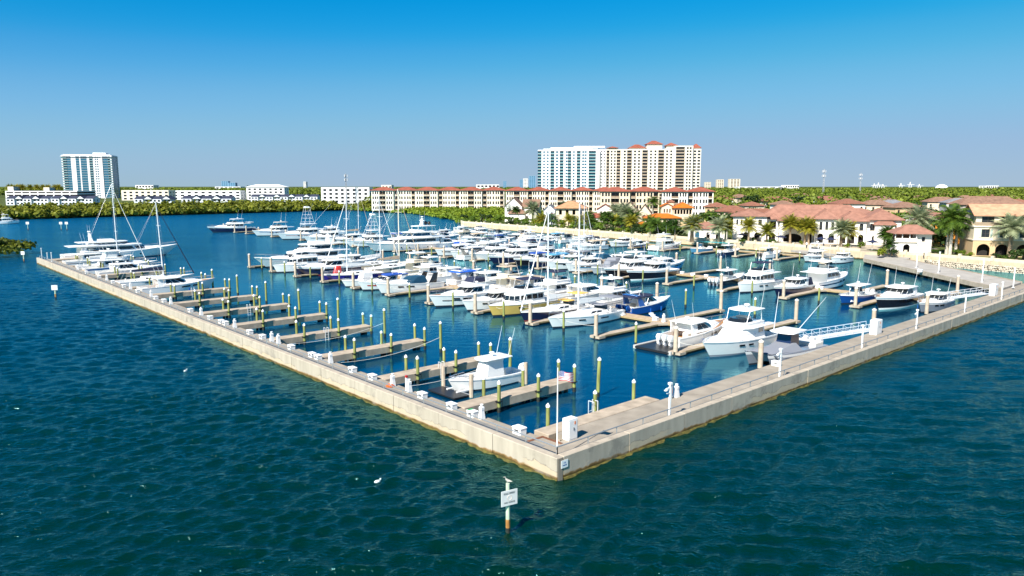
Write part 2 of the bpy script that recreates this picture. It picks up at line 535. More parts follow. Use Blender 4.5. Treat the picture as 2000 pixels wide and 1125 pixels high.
    # body colour: green near, sky reflection painted in as blue with distance, basin bluer
    dep = n.new('ShaderNodeTexNoise'); dep.inputs['Scale'].default_value = 0.012; dep.inputs['Detail'].default_value = 3
    l.new(g.outputs['Position'], dep.inputs['Vector'])
    sy = n.new('ShaderNodeSeparateXYZ'); l.new(g.outputs['Position'], sy.inputs[0])
    yy = n.new('ShaderNodeMath'); yy.operation = 'MULTIPLY_ADD'
    l.new(dep.outputs['Fac'], yy.inputs[0]); yy.inputs[1].default_value = 30.0; l.new(sy.outputs['Y'], yy.inputs[2])
    dr = n.new('ShaderNodeMapRange'); dr.inputs['From Min'].default_value = 45; dr.inputs['From Max'].default_value = 380
    l.new(yy.outputs[0], dr.inputs['Value'])
    c1 = ramp_node(nt, [(0.0, (0.0, 0.0125, 0.003)), (0.07, (0.0, 0.016, 0.012)), (0.14, (0.0, 0.02, 0.028)), (0.28, (0.0, 0.028, 0.058)), (1.0, (0.0, 0.08, 0.2))])
    l.new(dr.outputs[0], c1.inputs[0])
    c2 = n.new('ShaderNodeMix'); c2.data_type = 'RGBA'
    c2.inputs[7].default_value = (0.0, 0.026, 0.066, 1)
    l.new(calm.outputs[0], c2.inputs['Factor'])
    l.new(c1.outputs[0], c2.inputs[6])
    n.remove(b)
    df = n.new('ShaderNodeBsdfDiffuse'); l.new(c2.outputs[2], df.inputs['Color'])
    gl = n.new('ShaderNodeBsdfGlossy'); gl.inputs['Color'].default_value = (0.4, 0.9, 0.93, 1)
    gr = n.new('ShaderNodeMapRange'); gr.inputs['To Min'].default_value = 0.12; gr.inputs['To Max'].default_value = 0.05
    l.new(calm.outputs[0], gr.inputs['Value']); l.new(gr.outputs[0], gl.inputs['Roughness'])
    l.new(bp.outputs[0], gl.inputs['Normal'])
    fr = n.new('ShaderNodeFresnel'); fr.inputs['IOR'].default_value = 1.75; l.new(bp.outputs[0], fr.inputs['Normal'])
    fm = n.new('ShaderNodeMath'); fm.operation = 'MINIMUM'; fm.inputs[1].default_value = 0.5; l.new(fr.outputs[0], fm.inputs[0])
    ms = n.new('ShaderNodeMixShader'); l.new(fm.outputs[0], ms.inputs[0]); l.new(df.outputs[0], ms.inputs[1]); l.new(gl.outputs[0], ms.inputs[2])
    l.new(ms.outputs[0], n['Material Output'].inputs['Surface'])
    return m
WATER = water_mat()
def wave_sheet():
    """the water as one sheet: real wind chop out to 190 m, flat beyond; waves die down inside the breakwater"""
    rs = np.random.RandomState(12)
    N = 72
    lam = np.exp(rs.uniform(math.log(0.42), math.log(2.7), N))
    ang = np.where(rs.rand(N) < 0.42, rs.normal(-0.65, 0.16, N), rs.normal(-1.66, 0.15, N))
    k = 2 * PI / lam
    slope = 0.315 * math.sqrt(2.0 / N) * np.where(lam > 1.9, 0.85, 1.0)
    amp = slope / k
    ph = rs.uniform(0, 2 * PI, N)
    kx, ky = k * np.cos(ang), k * np.sin(ang)
    V, F, off = [], [], 0
    bands = ((-40.0, 28.0, 60.0, 1.6, 1.6), (28.0, 62.0, 62.0, 0.2, 0.2), (62.0, 122.0, 112.0, 0.42, 0.36), (122.0, 192.0, 160.0, 0.52, 0.5))
    for y0, y1, xm, rx, ry in bands:
        nx, ny = int(2 * xm / rx), int((y1 - y0) / ry)
        X, Y = np.meshgrid(np.linspace(-xm, xm, nx + 1), np.linspace(y0, y1, ny + 1))
        x, y = X.ravel(), Y.ravel()
        A = (x - CO[0]) * E1[0] + (y - CO[1]) * E1[1]
        B = (x - CO[0]) * E2[0] + (y - CO[1]) * E2[1]
        ins = np.clip((np.minimum(A, B) + 0.5) / 3.0, 0, 1)
        ins = ins * np.clip(1.25 - np.maximum(0, B - 95) / 110.0, 0.25, 1)
        gust = 0.8 + 0.3 * np.sin(x * 0.05 + 1.3 * np.sin(y * 0.03)) * np.sin(y * 0.045 + 0.8)
        edge = np.clip((xm - np.abs(x)) / (0.12 * xm), 0, 1) * np.clip((192 - y) / 55.0, 0, 1) * np.clip((y + 40) / 20.0, 0, 1)
        g = gust * edge * (1 - 0.9 * ins)
        keep = k < 2 * PI / (2.6 * max(rx, ry))
        z = np.zeros_like(x); dx = np.zeros_like(x); dy = np.zeros_like(x)
        for i in np.nonzero(keep)[0]:
            th = kx[i] * x + ky[i] * y + ph[i]
            c = np.cos(th) * amp[i]; sn = np.sin(th) * amp[i]
            z += c; dx -= 0.5 * math.cos(ang[i]) * sn; dy -= 0.5 * math.sin(ang[i]) * sn
        V.append(np.stack([x + dx * g * 1.0, y + dy * g * np.clip(np.minimum(y - y0, y1 - y) / 1.0, 0, 1), z * g], 1))
        i0 = np.arange(ny)[:, None] * (nx + 1) + np.arange(nx)[None, :]
        i0 = i0.ravel() + off
        F.append(np.stack([i0, i0 + 1, i0 + nx + 2, i0 + nx + 1], 1))
        # calm sheets to the sides of the band
        off += len(x)
        for xa, xb in ((-30000, -xm), (xm, 30000)):
            V.append(np.array([(xa, y0, 0), (xb, y0, 0), (xb, y1, 0), (xa, y1, 0)], float))
            F.append(np.array([[off, off + 1, off + 2, off + 3]])); off += 4
    for ya, yb in ((-300, -40.0), (192.0, 40000)):
        V.append(np.array([(-30000, ya, 0), (30000, ya, 0), (30000, yb, 0), (-30000, yb, 0)], float))
        F.append(np.array([[off, off + 1, off + 2, off + 3]])); off += 4
    V, F = np.concatenate(V), np.concatenate(F)
    me = bpy.data.meshes.new('water')
    me.vertices.add(len(V)); me.vertices.foreach_set('co', V.astype(np.float32).ravel())
    me.loops.add(F.size); me.loops.foreach_set('vertex_index', F.astype(np.int32).ravel())
    me.polygons.add(len(F)); me.polygons.foreach_set('loop_start', np.arange(0, F.size, 4, dtype=np.int32))
    me.polygons.foreach_set('use_smooth', np.ones(len(F), dtype=bool))
    me.update(calc_edges=True)
    me.materials.append(WATER)
    return me
tag(obj('water', wave_sheet()), 'dark teal rippled bay and marina water', kind='structure')

# ================================================================ SEAWALLS
WALL_TOP, DECK_Z = 1.45, 0.95
WL, WR = 171.0, 128.0                     # lengths of the left and right walls
DWL, DWR = 3.0, 4.3                       # deck widths
def frame(a, b, z=0.0):
    x, y = MW(a, b)
    return (x, y, z)
# left wall: local x runs along E2 (away), local y runs towards -E1 ... use a frame with x=E1, y=E2
def seawall(name, label, length, axis, dw, start):
    root = empty(name, frame(0, 0), TH, label, 'seawall')
    pl = 6.1
    n = int(length / pl)
    step = length / n
    body = MB()
    for hh in (0.0,):
        g = 0.025
        prof0, prof1 = 0.0, 0.55
        if axis == 'b':
            body.bbox(prof0, prof1, g, step - g, -1.2, WALL_TOP, 0.04)
        else:
            body.bbox(g, step - g, prof0, prof1, -1.2, WALL_TOP, 0.04)
    me = body.mesh('panel', SEAWALL)
    for i in range(n):
        o = obj('panel', me, root, (0, i * step + start, 0) if axis == 'b' else (i * step + start, 0, 0))
        j = rng.uniform(-0.012, 0.012)
        if axis == 'b': o.location.x = j
        else: o.location.y = j
    core = MB()
    if axis == 'b': core.box(0.08, 0.5, start, length + start, -1.2, WALL_TOP - 0.06)
    else: core.box(start, length + start, 0.08, 0.5, -1.2, WALL_TOP - 0.06)
    core.build('joint_core', mat('joint_dark', (0.25, 0.2, 0.15), 0.9), root)  # core darker than the panels, seen in the joints
    # deck slabs
    sl = 3.05
    ns = int((length - dw) / sl)
    st = (length - dw) / ns
    d = MB(); d2 = MB()
    if axis == 'b':
        d.box(0.5, dw, 0.012, st - 0.012, DECK_Z - 0.4, DECK_Z)
        d2.box(0.56, dw - 1.0, 0.012, st - 0.012, DECK_Z, DECK_Z + 0.006)
    else:
        d.box(0.012, st - 0.012, 0.5, dw, DECK_Z - 0.4, DECK_Z)
        d2.box(0.012, st - 0.012, 0.56, dw - 1.1, DECK_Z, DECK_Z + 0.006)
    m1, m2 = d.mesh('deck_slab', DECK), d2.mesh('walk_strip', DECK2 if axis == 'b' else DECK)
    for i in range(ns):
        off = dw + i * st
        loc = (0, off, rng.uniform(-.006, .006)) if axis == 'b' else (off, 0, rng.uniform(-.006, .006))
        s = obj('deck_slab', m1, root, loc)
        if axis == 'b':
            obj('walk_strip', m2, s)
    under = MB()
    if axis == 'b': under.box(dw - 0.35, dw - 0.05, start, length, -1.2, DECK_Z - 0.39)
    else: under.box(dw, length, dw - 0.35, dw - 0.05, -1.2, DECK_Z - 0.39)
    under.build('inner_face', SEAWALL, root)
    # algae shelf at the waterline: a ragged crust
    al = MB()
    vs, fs = [], []
    N = int(length / 0.5)
    r2 = random.Random(3)
    for i in range(N + 1):
        t = start + i * length / N
        fade = max(0.0, 1 - i / (N * (0.22 if axis == 'b' else 0.5)))
        wdt = 0.02 + (0.05 + 0.26 * r2.random() ** 2) * (0.1 + 0.9 * fade)
        z = 0.02 + 0.05 * r2.random()
        for off, zz in ((0.05, z + 0.07), (-wdt * 0.55, z), (-wdt, -0.06)):
            vs.append((off, t, zz) if axis == 'b' else (t, off, zz))
    for i in range(N):
        for k in range(2):
            a = i * 3 + k
            fs.append((a, a + 1, a + 4, a + 3))
    al.add(vs, fs)
    al.build('algae_crust', ALGAE, root)
    return root
lw = seawall('concrete_seawall', 'long sunlit concrete breakwater wall running from the near corner to the far left', WL, 'b', DWL, 0.0)
rw = seawall('concrete_seawall', 'shaded concrete breakwater wall running from the near corner out of frame right', WR, 'a', DWR, 0.57)
# corner slab and steel expansion plates
cs = MB().box(0.5, DWR, 0.5, DWL - 0.0, DECK_Z - 0.4, DECK_Z - 0.003).box(0.5, DWL, DWL, DWR, DECK_Z - 0.4, DECK_Z - 0.004)
cs.build('corner_slab', DECK, rw)
rp_ = MB().box(1.7, 3.2, 4.3, 4.55, DECK_Z + 0.003, DECK_Z + 0.02)
rp_.xf = None
rp_.build('expansion_plate', RUST, rw)
MB().box(2.95, 3.2, 2.6, 4.29, DECK_Z + 0.003, DECK_Z + 0.02).build('expansion_plate', RUST, rw)
# lower berthing pier on the inner side of the right wall
bp_ = MB().bbox(3.6, 16.2, 4.36, 5.8, 0.35, 0.98, 0.04)
bo = bp_.build('berthing_pier', CONC, None, frame(0, 0), TH)
tag(bo, 'low concrete berthing ledge beside the right wall near the flagpole', 'pier')

def railing(name, label, pts, h, spacing, parent=None, posts=True):
    """galvanised guard rail along marina points (a,b,z)"""
    root = empty(name, (0, 0, 0), 0, label, 'railing')
    tr, ps = MB(), None
    for (a0, b0, z0), (a1, b1, z1) in zip(pts[:-1], pts[1:]):
        p0, p1 = MW(a0, b0), MW(a1, b1)
        A0, A1 = (p0[0], p0[1], z0 + h), (p1[0], p1[1], z1 + h)
        tr.cyl(A0, A1, 0.04, 0.04, 6)
        ln = math.dist(A0, A1)
        k = max(1, round(ln / spacing))
        for i in range(k + 1):
            t = i / k
            q = MB()
            x, y, z = (A0[j] + (A1[j] - A0[j]) * t for j in range(3))
            q.box(x - 0.035, x + 0.035, y - 0.035, y + 0.035, z - h, z)
            q.build('post', GALV, root)
        lo = MB()
        lo.cyl((A0[0], A0[1], A0[2] - h * 0.5), (A1[0], A1[1], A1[2] - h * 0.5), 0.014, 0.014, 5)
        lo.cyl((A0[0], A0[1], A0[2] - h * 0.82), (A1[0], A1[1], A1[2] - h * 0.82), 0.014, 0.014, 5)
        lo.build('lower_rail', GALV, root)
    tr.build('top_rail', GALV, root)
    return root
railing('guard_rail', 'thin grey guard rail on top of the left breakwater wall', [(0.62, 0.62, 0.95), (0.62, 170.4, 0.95)], 0.92, 2.9)
railing('guard_rail', 'thin grey guard rail on top of the right breakwater wall', [(0.62, 0.62, 0.95), (127.0, 0.62, 0.95)], 0.92, 2.9)

# far end spur of the left wall
sp_ = empty('concrete_pier', frame(0, 0), TH, 'concrete pier spur at the far end of the left wall', 'pier')
MB().bbox(3.0, 15.0, 168.0, 171.0, 0.3, 0.95, 0.04).build('deck', CONC, sp_)
for i in range(4):
    MB().cyl((5 + i * 3, 169.5, -1), (5 + i * 3, 169.5, 0.3), 0.25, 0.25, 8).build('support_pile', CONC, sp_)

# ================================================================ FINGER PIERS of the left wall
FP_B = [13.0 + 11.35 * k for k in range(14)]
def pile_mesh(name, r, h, body, cap, cone=True):
    """timber / concrete pile: wet foot, shaft with slight taper, cap"""
    q = MB()
    n = 9
    def ring(rr, z): return [(rr * math.cos(2 * PI * k / n), rr * math.sin(2 * PI * k / n), z) for k in range(n)]
    foot = MB().loft([ring(r * 1.04, -1.5), ring(r * 1.04, 0.42)])
    shaft = MB().loft([ring(r, 0.42), ring(r * 0.98, h * 0.5), ring(r * 0.94, h)])
    c = MB().loft([ring(r * 1.08, h - 0.1), ring(r * 1.08, h + 0.03), ring(r * 0.12, h + (0.2 if cone else 0.06))])
    return [('foot', foot.mesh('foot', WET, 40)), ('shaft', shaft.mesh('shaft', body, 40)), ('cap', c.mesh('cap', cap, 40))]
PM_G = pile_mesh('timber', 0.15, 2.35, PILE_G, WHITE)
PM_GT = pile_mesh('timber_tall', 0.16, 3.3, PILE_G, WHITE)
PM_T = pile_mesh('concrete', 0.26, 3.05, PILE_T, mat('pile_cap_pale', (0.62, 0.56, 0.48), 0.7), True)
def pile(kind, a, b, label, group, lean=(0, 0), name='timber_piling', s=1.0):
    e = empty(name, frame(a, b), rng.uniform(0, 6), label, 'piling', group)
    e.rotation_euler = (lean[0], lean[1], rng.uniform(0, 6))
    e.scale = (1, 1, s)
    for nm, me in kind:
        obj(nm, me, e)
    return e

FW = 1.55                                  # finger width
def finger_pier(k, b):
    far = ' from the flagpole corner'
    root = empty('finger_pier', frame(0, b), TH, 'concrete finger pier off the left wall, %s%s' % (nth(k), far), 'pier', 'finger piers along the left wall')
    # three precast bays with recessed joints
    for (x0, x1) in ((3.02, 6.9), (6.96, 11.1), (11.16, 15.4)):
        MB().bbox(x0, x1, 0, FW, 0.32, 1.0, 0.035).build('beam', CONC, root)
    MB().box(3.02, 15.3, 0.1, FW - 0.1, 0.4, 0.94).build('beam_core', mat('joint_dark', (0.25, 0.2, 0.15)), root)
    for x in (6.93, 11.13, 15.0):
        for y in (0.35, FW - 0.35):
            MB().cyl((x - 0.3, y, -1.4), (x - 0.3, y, 0.33), 0.2, 0.2, 8).build('support_pile', WET, root)
    # pile collars (steel brackets) at the sides
    for x in (6.4, 10.8, 15.2):
        for s in (-1, 1):
            y0 = -0.36 if s < 0 else FW
            q = MB()
            q.box(x - 0.24, x + 0.24, y0, y0 + 0.36, 0.86, 0.95)
            q.build('pile_collar', BLKP, root)
    if k % 2 == 1 or k == 1:
        q = MB()
        for s in (-0.2, 0.2):
            q.path([(9.3 + s, -0.05, -0.2), (9.3 + s, -0.05, 1.55), (9.3 + s, 0.3, 1.55), (9.3 + s, 0.3, 1.0)], 0.028, 5)
        for z in (0.1, 0.4, 0.7, 1.0):
            q.cyl((9.1, -0.05, z), (9.5, -0.05, z), 0.02, 0.02, 5)
        q.build('ladder', ALU, root)
    pos = ('at the tip', 'at mid length', 'nearest the wall')
    for x, w_ in zip((15.2, 10.8, 6.4), pos):
        for s, sd in ((-1, 'near side'), (1, 'far side')):
            if (k * 7 + int(x) + s) % 11 == 3 and k > 2:
                pass
            y = b - 0.18 if s < 0 else b + FW + 0.18
            pile(PM_G, x, y, 'green timber piling %s, %s, %s finger pier from flagpole' % (w_, sd, nth(k)),
                 'timber pilings on the finger piers', (rng.uniform(-.012, .012), rng.uniform(-.012, .012)), s=rng.uniform(0.95, 1.06))
    return root
for k, b in enumerate(FP_B):
    finger_pier(k, b)
# three pilings standing along the berthing ledge of the right wall
for i, a in enumerate((5.2, 10.3, 15.0)):
    pile(PM_G, a, 6.05, 'green timber piling beside the right wall ledge, %s from the white cabinet' % nth(i), 'timber pilings along the ledge')
# tall free-standing mooring piles out in the fairway, one per slip
for i in range(9):
    lean = (0.02, -0.03) if i == 0 else (rng.uniform(-.015, .015), rng.uniform(-.015, .015))
    pile(PM_GT, 15.6, 10.4 + 11.35 * i, 'tall green mooring pile alone in the slip, %s from the flagpole corner' % nth(i), 'free standing mooring piles', lean)

# ================================================================ FLOATING DOCKS
PLANK = mat('dock_planks', (0.42, 0.31, 0.2), 0.85, var=0.22, vscale=1.6, spec=0.2)
FENDER = mat('dock_fender', (0.33, 0.24, 0.12), 0.7, var=0.2, vscale=2)
DW_, FD = 2.2, 1.1
def fingermesh(length):
    return [('deck', MB().box(0, length, -FD / 2, FD / 2, 0.28, 0.45).mesh('deck', CONC)),
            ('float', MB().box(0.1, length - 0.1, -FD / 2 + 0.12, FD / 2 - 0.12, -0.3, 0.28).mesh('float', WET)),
            ('fender', MB().box(0, length, -FD / 2 - 0.06, -FD / 2 - 0.004, 0.26, 0.44).box(0, length, FD / 2 + 0.004, FD / 2 + 0.06, 0.26, 0.44).mesh('fender', FENDER))]
FM12 = fingermesh(12.2)
def floating_dock(label, aw, b0, b1, minus, plus, length=12.2, fm=None):
    """walkway along b at a=aw; fingers at the listed b's towards -a and +a"""
    root = empty('floating_dock', frame(aw, b0), TH, label, 'dock')
    n = max(1, round((b1 - b0) / 5.7))
    st = (b1 - b0) / n
    seg = MB().box(-DW_ / 2, DW_ / 2, 0.02, st - 0.02, 0.26, 0.46).mesh('walkway_panel', PLANK)
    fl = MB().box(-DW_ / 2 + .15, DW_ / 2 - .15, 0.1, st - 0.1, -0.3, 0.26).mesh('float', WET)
    ed = MB().box(-DW_ / 2 - .06, -DW_ / 2 - .004, 0, st, 0.22, 0.44).box(DW_ / 2 + .004, DW_ / 2 + .06, 0, st, 0.22, 0.44).mesh('edge_beam', FENDER)
    for i in range(n):
        s = obj('walkway_panel', seg, root, (0, i * st, 0))
        obj('float', fl, s); obj('edge_beam', ed, s)
    fm = fm or FM12
    for lst, sg in ((minus, -1), (plus, 1)):
        for b in lst:
            f = obj('finger', fm[0][1], root, (sg * (DW_ / 2 + 0.08), b - b0, -0.012), 0 if sg > 0 else PI)
            obj('float', fm[1][1], f); obj('fender', fm[2][1], f)
            # flared knee where the finger meets the walkway
            q = MB().prism([(0, -1.3), (1.3, -FD / 2), (1.3, FD / 2), (0, 1.3)] if sg > 0 else [(0, 1.3), (-1.3, FD / 2), (-1.3, -FD / 2), (0, -1.3)], 0.24, 0.447)
            q.build('knee', CONC, root, (sg * (DW_ / 2 + 0.07), b - b0, 0))
            # pile guide pad at the tip
            tipx = sg * (DW_ / 2 + 0.08 + length)
            MB().box(-0.55, 0.55, -0.75, 0.75, 0.12, 0.4).build('pile_guide', CONC, root, (tipx, b - b0, 0))
    return root
A_MINUS = [15.1 + 11.35 * k for k in range(0, 11)]
A_PLUS = [15.6 + 11.35 * k for k in range(0, 11)]
B_MINUS = [15.3 + 11.35 * k for k in range(0, 23)]
B_PLUS = [10.0 + 11.35 * k for k in range(0, 14)]
C_MINUS = [47.0 + 11.35 * k for k in range(0, 9)]
floating_dock('floating dock walkway in the middle of the marina with fingers on both sides', 47.2, 7.5, 134, A_MINUS, A_PLUS)
floating_dock('floating dock walkway nearer the shore with fingers on both sides', 92.5, 8.0, 275, B_MINUS, B_PLUS)
floating_dock('narrow floating dock close to the shore promenade', 149.5, 46, 150, C_MINUS, [])
gA, gB = 'concrete pilings of the middle dock', 'concrete pilings of the inner dock'
def concrete_pile(a, b, label, group, s=1.0):
    return pile(PM_T, a, b, label, group, name='concrete_piling', s=s)
for i, b in enumerate(A_MINUS):
    concrete_pile(33.5, b, 'tan concrete piling at a finger tip, front row, %s from the gangway end' % nth(i), gA)
    if i < 10:
        pile(PM_G, 33.9, b + 5.7, 'green timber piling between boat bows, front row, %s from the gangway end' % nth(i), 'timber pilings of the middle dock', s=1.12)
for i, b in enumerate(A_PLUS):
    concrete_pile(61.2, b, 'tan concrete piling at a finger tip behind the front row, %s from the gangway end' % nth(i), gA)
    if i < 9:
        pile(PM_G, 60.7, b + 5.7, 'green timber piling behind the front row, %s from the gangway end' % nth(i), 'timber pilings of the middle dock', s=1.12)
for i, b in enumerate(B_MINUS):
    concrete_pile(78.9, b, 'tan concrete piling at a finger tip of the inner dock, %s from the right' % nth(i), gB)
    if i < 14:
        pile(PM_G, 79.2, b + 5.7, 'green timber piling on the near side of the inner dock, %s from the right' % nth(i), 'timber pilings of the inner dock', s=1.1)
for i, b in enumerate(B_PLUS):
    concrete_pile(106.4, b, 'tan concrete piling on the shore side of the inner dock, %s from the right' % nth(i), gB)
for i, b in enumerate(C_MINUS):
    concrete_pile(136.0, b, 'tan concrete piling by the shore boats, %s from the right' % nth(i), 'concrete pilings along the shore')
    if i < 8:
        pile(PM_G, 136.3, b + 5.7, 'dark timber piling by the shore boats, %s from the right' % nth(i), 'timber pilings along the shore')
concrete_pile(33.8, 5.4, 'tan concrete piling against the right wall beside the grey catamaran', gA, 1.0)
concrete_pile(61.0, 5.6, 'tan concrete piling against the right wall beside the gangway', gA, 1.0)
concrete_pile(79.0, 5.6, 'tan concrete piling against the right wall beside the white cruiser', gB, 1.0)

# ================================================================ GANGWAYS
def gangway(label, a0, b0, a1, b1, z0, z1):
    p0, p1 = MW(a0, b0), MW(a1, b1)
    ang = math.atan2(p1[1] - p0[1], p1[0] - p0[0])
    ln = math.hypot(p1[0] - p0[0], p1[1] - p0[1])
    root = empty('gangway', (p0[0], p0[1], 0), ang, label, 'gangway')
    sl = (z1 - z0) / ln
    def q(x, y, dz): return (x, y, z0 + sl * x + dz * .85)
    d = MB()
    d.add([q(0, -.7, 0), q(ln, -.7, 0), q(ln, .7, 0), q(0, .7, 0), q(0, -.7, .08), q(ln, -.7, .08), q(ln, .7, .08), q(0, .7, .08)],
          [(3, 2, 1, 0), (4, 5, 6, 7), (0, 1, 5, 4), (1, 2, 6, 5), (2, 3, 7, 6), (3, 0, 4, 7)])
    d.build('walkway', ALU, root)
    for s in (-.72, .72):
        t = MB()
        t.cyl(q(0, s, 1.05), q(ln, s, 1.05), .04, .04, 6).cyl(q(0, s, .05), q(ln, s, .05), .05, .05, 6).cyl(q(0, s, .55), q(ln, s, .55), .02, .02, 5)
        k = int(ln / 1.2)
        for i in range(k + 1):
            x = ln * i / k
            t.cyl(q(x, s, 0), q(x, s, 1.05), .025, .025, 5)
            if i < k:
                x2 = ln * (i + 1) / k
                t.cyl(q(x, s, 0.05), q(x2, s, 1.05), .02, .02, 5)
        t.build('truss_rail', ALU, root)
    return root
gangway('aluminium gangway from the right wall down to the middle dock', 58.5, 4.9, 48.2, 8.6, 1.0, 0.5)
gangway('aluminium gangway from the right wall down to the inner dock', 103.0, 4.9, 93.3, 8.8, 1.0, 0.5)
# ================================================================ BOATS  (local x = forward, origin amidships on the waterline)
class Hull:
    def __init__(s, L, B, hs, hb, k=0.86, p=2.3, rake=0.1, sp=1.7, wl=0.94, fl=0.42):
        s.L, s.B, s.hs, s.hb, s.k, s.p, s.rake, s.sp, s.wl, s.fl = L, B, hs, hb, k, p, rake * L, sp, wl, fl
    def half(s, t):
        t0 = 0.42
        if t < t0:
            return s.B / 2 * (s.k + (1 - s.k) * math.sin(t / t0 * PI / 2))
        q = (t - t0) / (1 - t0)
        return max(0.0, s.B / 2 * (1 - q ** s.p))
    def sheer(s, t):
        return s.hs + (s.hb - s.hs) * t ** s.sp
    def pt(s, t, q, side):
        """point on the topsides, q = 0 waterline .. 1 sheer"""
        w = s.wl - s.fl * t ** 4
        y = s.half(t) * (w + (1 - w) * q ** 0.8)
        x = t * s.L - s.rake * (1 - q) * t ** 3 - s.L / 2
        return (x, side * y, q * s.sheer(t))
    def X(s, t):
        return t * s.L - s.L / 2
TS = [0, 0.12, 0.25, 0.4, 0.55, 0.68, 0.79, 0.87, 0.93, 0.97, 0.99, 1.0]
def make_hull(h, root, mats, qs=(0, 0.13, 0.42, 0.8, 1.0), band=None):
    """mats: bottom, boot stripe, topsides, upper band"""
    rings = []
    for t in TS:
        r = []
        kx = h.X(t) - h.rake * t ** 3
        side = []
        for q in qs:
            side.append(h.pt(t, q, 1))
        chine = (h.pt(t, 0, 1)[0], h.pt(t, 0, 1)[1] * 0.92, -0.18)
        left = list(reversed(side)) + [chine] + [(kx, 0, -0.5)]
        right = [(x, -y, z) for x, y, z in reversed(left[:-1])]
        rings.append(left + right)
    n = len(rings[0])
    vs = [p for r in rings for p in r]
    m = MB()
    nq = len(qs) - 1
    b = MB()
    for i in range(len(rings) - 1):
        for j in range(n - 1):
            lv = j if j < nq else (n - 2 - j)
            mi = 0
            if lv < nq:
                seg = nq - 1 - lv          # 0 = lowest band above the water
                mi = 1 if seg == 0 else (3 if seg == nq - 1 else 2)
            b.f.append((i * n + j, (i + 1) * n + j, (i + 1) * n + j + 1, i * n + j + 1)); b.m.append(mi)
    b.f.append(tuple(range(n))); b.m.append(2)
    b.v = vs
    return b.build('hull', mats, root, smooth=38)
def make_deck(h, root, tc=0.0, sole=0.5, mat_d=None, gun=0.14, t1=0.995):
    """gunwale, foredeck and (aft of tc) a sunken cockpit"""
    mat_d = mat_d or DKG
    ts = sorted(set([t for t in TS if t < t1] + ([tc] if tc else [])))
    m = MB(); k = MB()
    def inner(t):
        x = h.X(t)
        return x, max(0.02, h.half(t) - gun)
    for a, b in zip(ts[:-1], ts[1:]):
        xa, ya = inner(a); xb, yb = inner(b)
        za, zb = h.sheer(a), h.sheer(b)
        fa, fb = za + 0.03, zb + 0.03
        for s in (1, -1):
            k.quad((xa, s * h.half(a), fa), (xb, s * h.half(b), fb), (xb, s * yb, fb), (xa, s * ya, fa))
            k.quad((xa, s * (h.half(a) + .02), fa), (xb, s * (h.half(b) + .02), fb), (xb, s * (h.half(b) + .02), fb - .12), (xa, s * (h.half(a) + .02), fa - .12))
        low = b <= tc + 1e-6
        da, db = (sole, sole) if low else (za - 0.02, zb - 0.02)
        crown = 0 if low else 0.05
        m.add([(xa, -ya, da), (xb, -yb, db), (xb, 0, db + crown), (xa, 0, da + crown), (xb, yb, db), (xa, ya, da)], [(0, 1, 2, 3), (3, 2, 4, 5)])
        for s in (1, -1):
            k.quad((xa, s * ya, fa), (xb, s * yb, fb), (xb, s * yb, db), (xa, s * ya, da))
    if tc:
        x, y = inner(tc)
        z = h.sheer(tc)
        k.quad((x, -y, sole), (x, y, sole), (x, y, z), (x, -y, z))
        x, y = inner(0)
        k.box(h.X(0), h.X(0) + 0.12, -y, y, sole, h.sheer(0) + 0.03)
    k.build('gunwale', GEL, root)
    m.build('deck', mat_d, root)
def house_pts(x0, x1, w, nose, wf=0.7):
    return [(x0, -w), (x1 - nose, -w), (x1 - nose * .3, -w * wf), (x1, -w * .3), (x1, w * .3), (x1 - nose * .3, w * wf), (x1 - nose, w), (x0, w)]
class House:
    """lofted superstructure with sloping front/back and windows as separate panes"""
    def __init__(s, x0, x1, w, z0, z1, rf=0.8, rr=0.1, tum=0.88, nose=1.0, wf=0.7):
        s.a = [(x, y, z0) for x, y in house_pts(x0, x1, w, nose, wf)]
        s.b = [(x, y, z1) for x, y in house_pts(x0 + rr, x1 - rf, w * tum, nose * .8, wf)]
    def at(s, i, e, q):
        n = len(s.a)
        j = (i + 1) % n
        lo = [s.a[i][k] + (s.a[j][k] - s.a[i][k]) * e for k in range(3)]
        hi = [s.b[i][k] + (s.b[j][k] - s.b[i][k]) * e for k in range(3)]
        return [lo[k] + (hi[k] - lo[k]) * q for k in range(3)]
    def body(s, root, m=GEL, name='cabin', crown=0.06, smooth=30):
        cx = sum(p[0] for p in s.b) / 8
        top = [(cx + (x - cx) * .93, y * .86, z + crown) for x, y, z in s.b]
        return MB().loft([s.a, s.b, top]).build(name, m, root, smooth=smooth)
    def pane(s, mb, i, e0, e1, q0, q1, out=0.025):
        c = [s.at(i, e0, q0), s.at(i, e1, q0), s.at(i, e1, q1), s.at(i, e0, q1)]
        u = np.subtract(c[1], c[0]); v = np.subtract(c[3], c[0])
        nn = np.cross(u, v); nn = nn / (np.linalg.norm(nn) + 1e-9)
        o = [tuple(np.add(p, nn * out)) for p in c]
        mb.add(o + [tuple(p) for p in c], [(0, 1, 2, 3), (0, 4, 5, 1), (1, 5, 6, 2), (2, 6, 7, 3), (3, 7, 4, 0)])
    def windows(s, root, q0=.35, q1=.85, nside=3, front=True, gap=.06, e0=.06, e1=.97, g=None, split=True):
        g = g or GLASS
        for i in (0, 6):
            a, b = (e0, e1) if i == 0 else (1 - e1, 1 - e0)
            mb = MB()
            for k in range(nside):
                d = (b - a) / nside
                s.pane(mb, i, a + d * k + gap * d, a + d * (k + 1) - gap * d, q0, q1)
                if split:
                    mb.build('window', g, root); mb = MB()
            if not split:
                mb.build('window', g, root)
        if front:
            mb = MB()
            for i, (a, b) in zip((1, 2, 3, 4, 5), ((.08, .96), (.04, .96), (.03, .97), (.04, .96), (.04, .92))):
                s.pane(mb, i, a, b, q0, q1)
            mb.build('windshield', g, root)
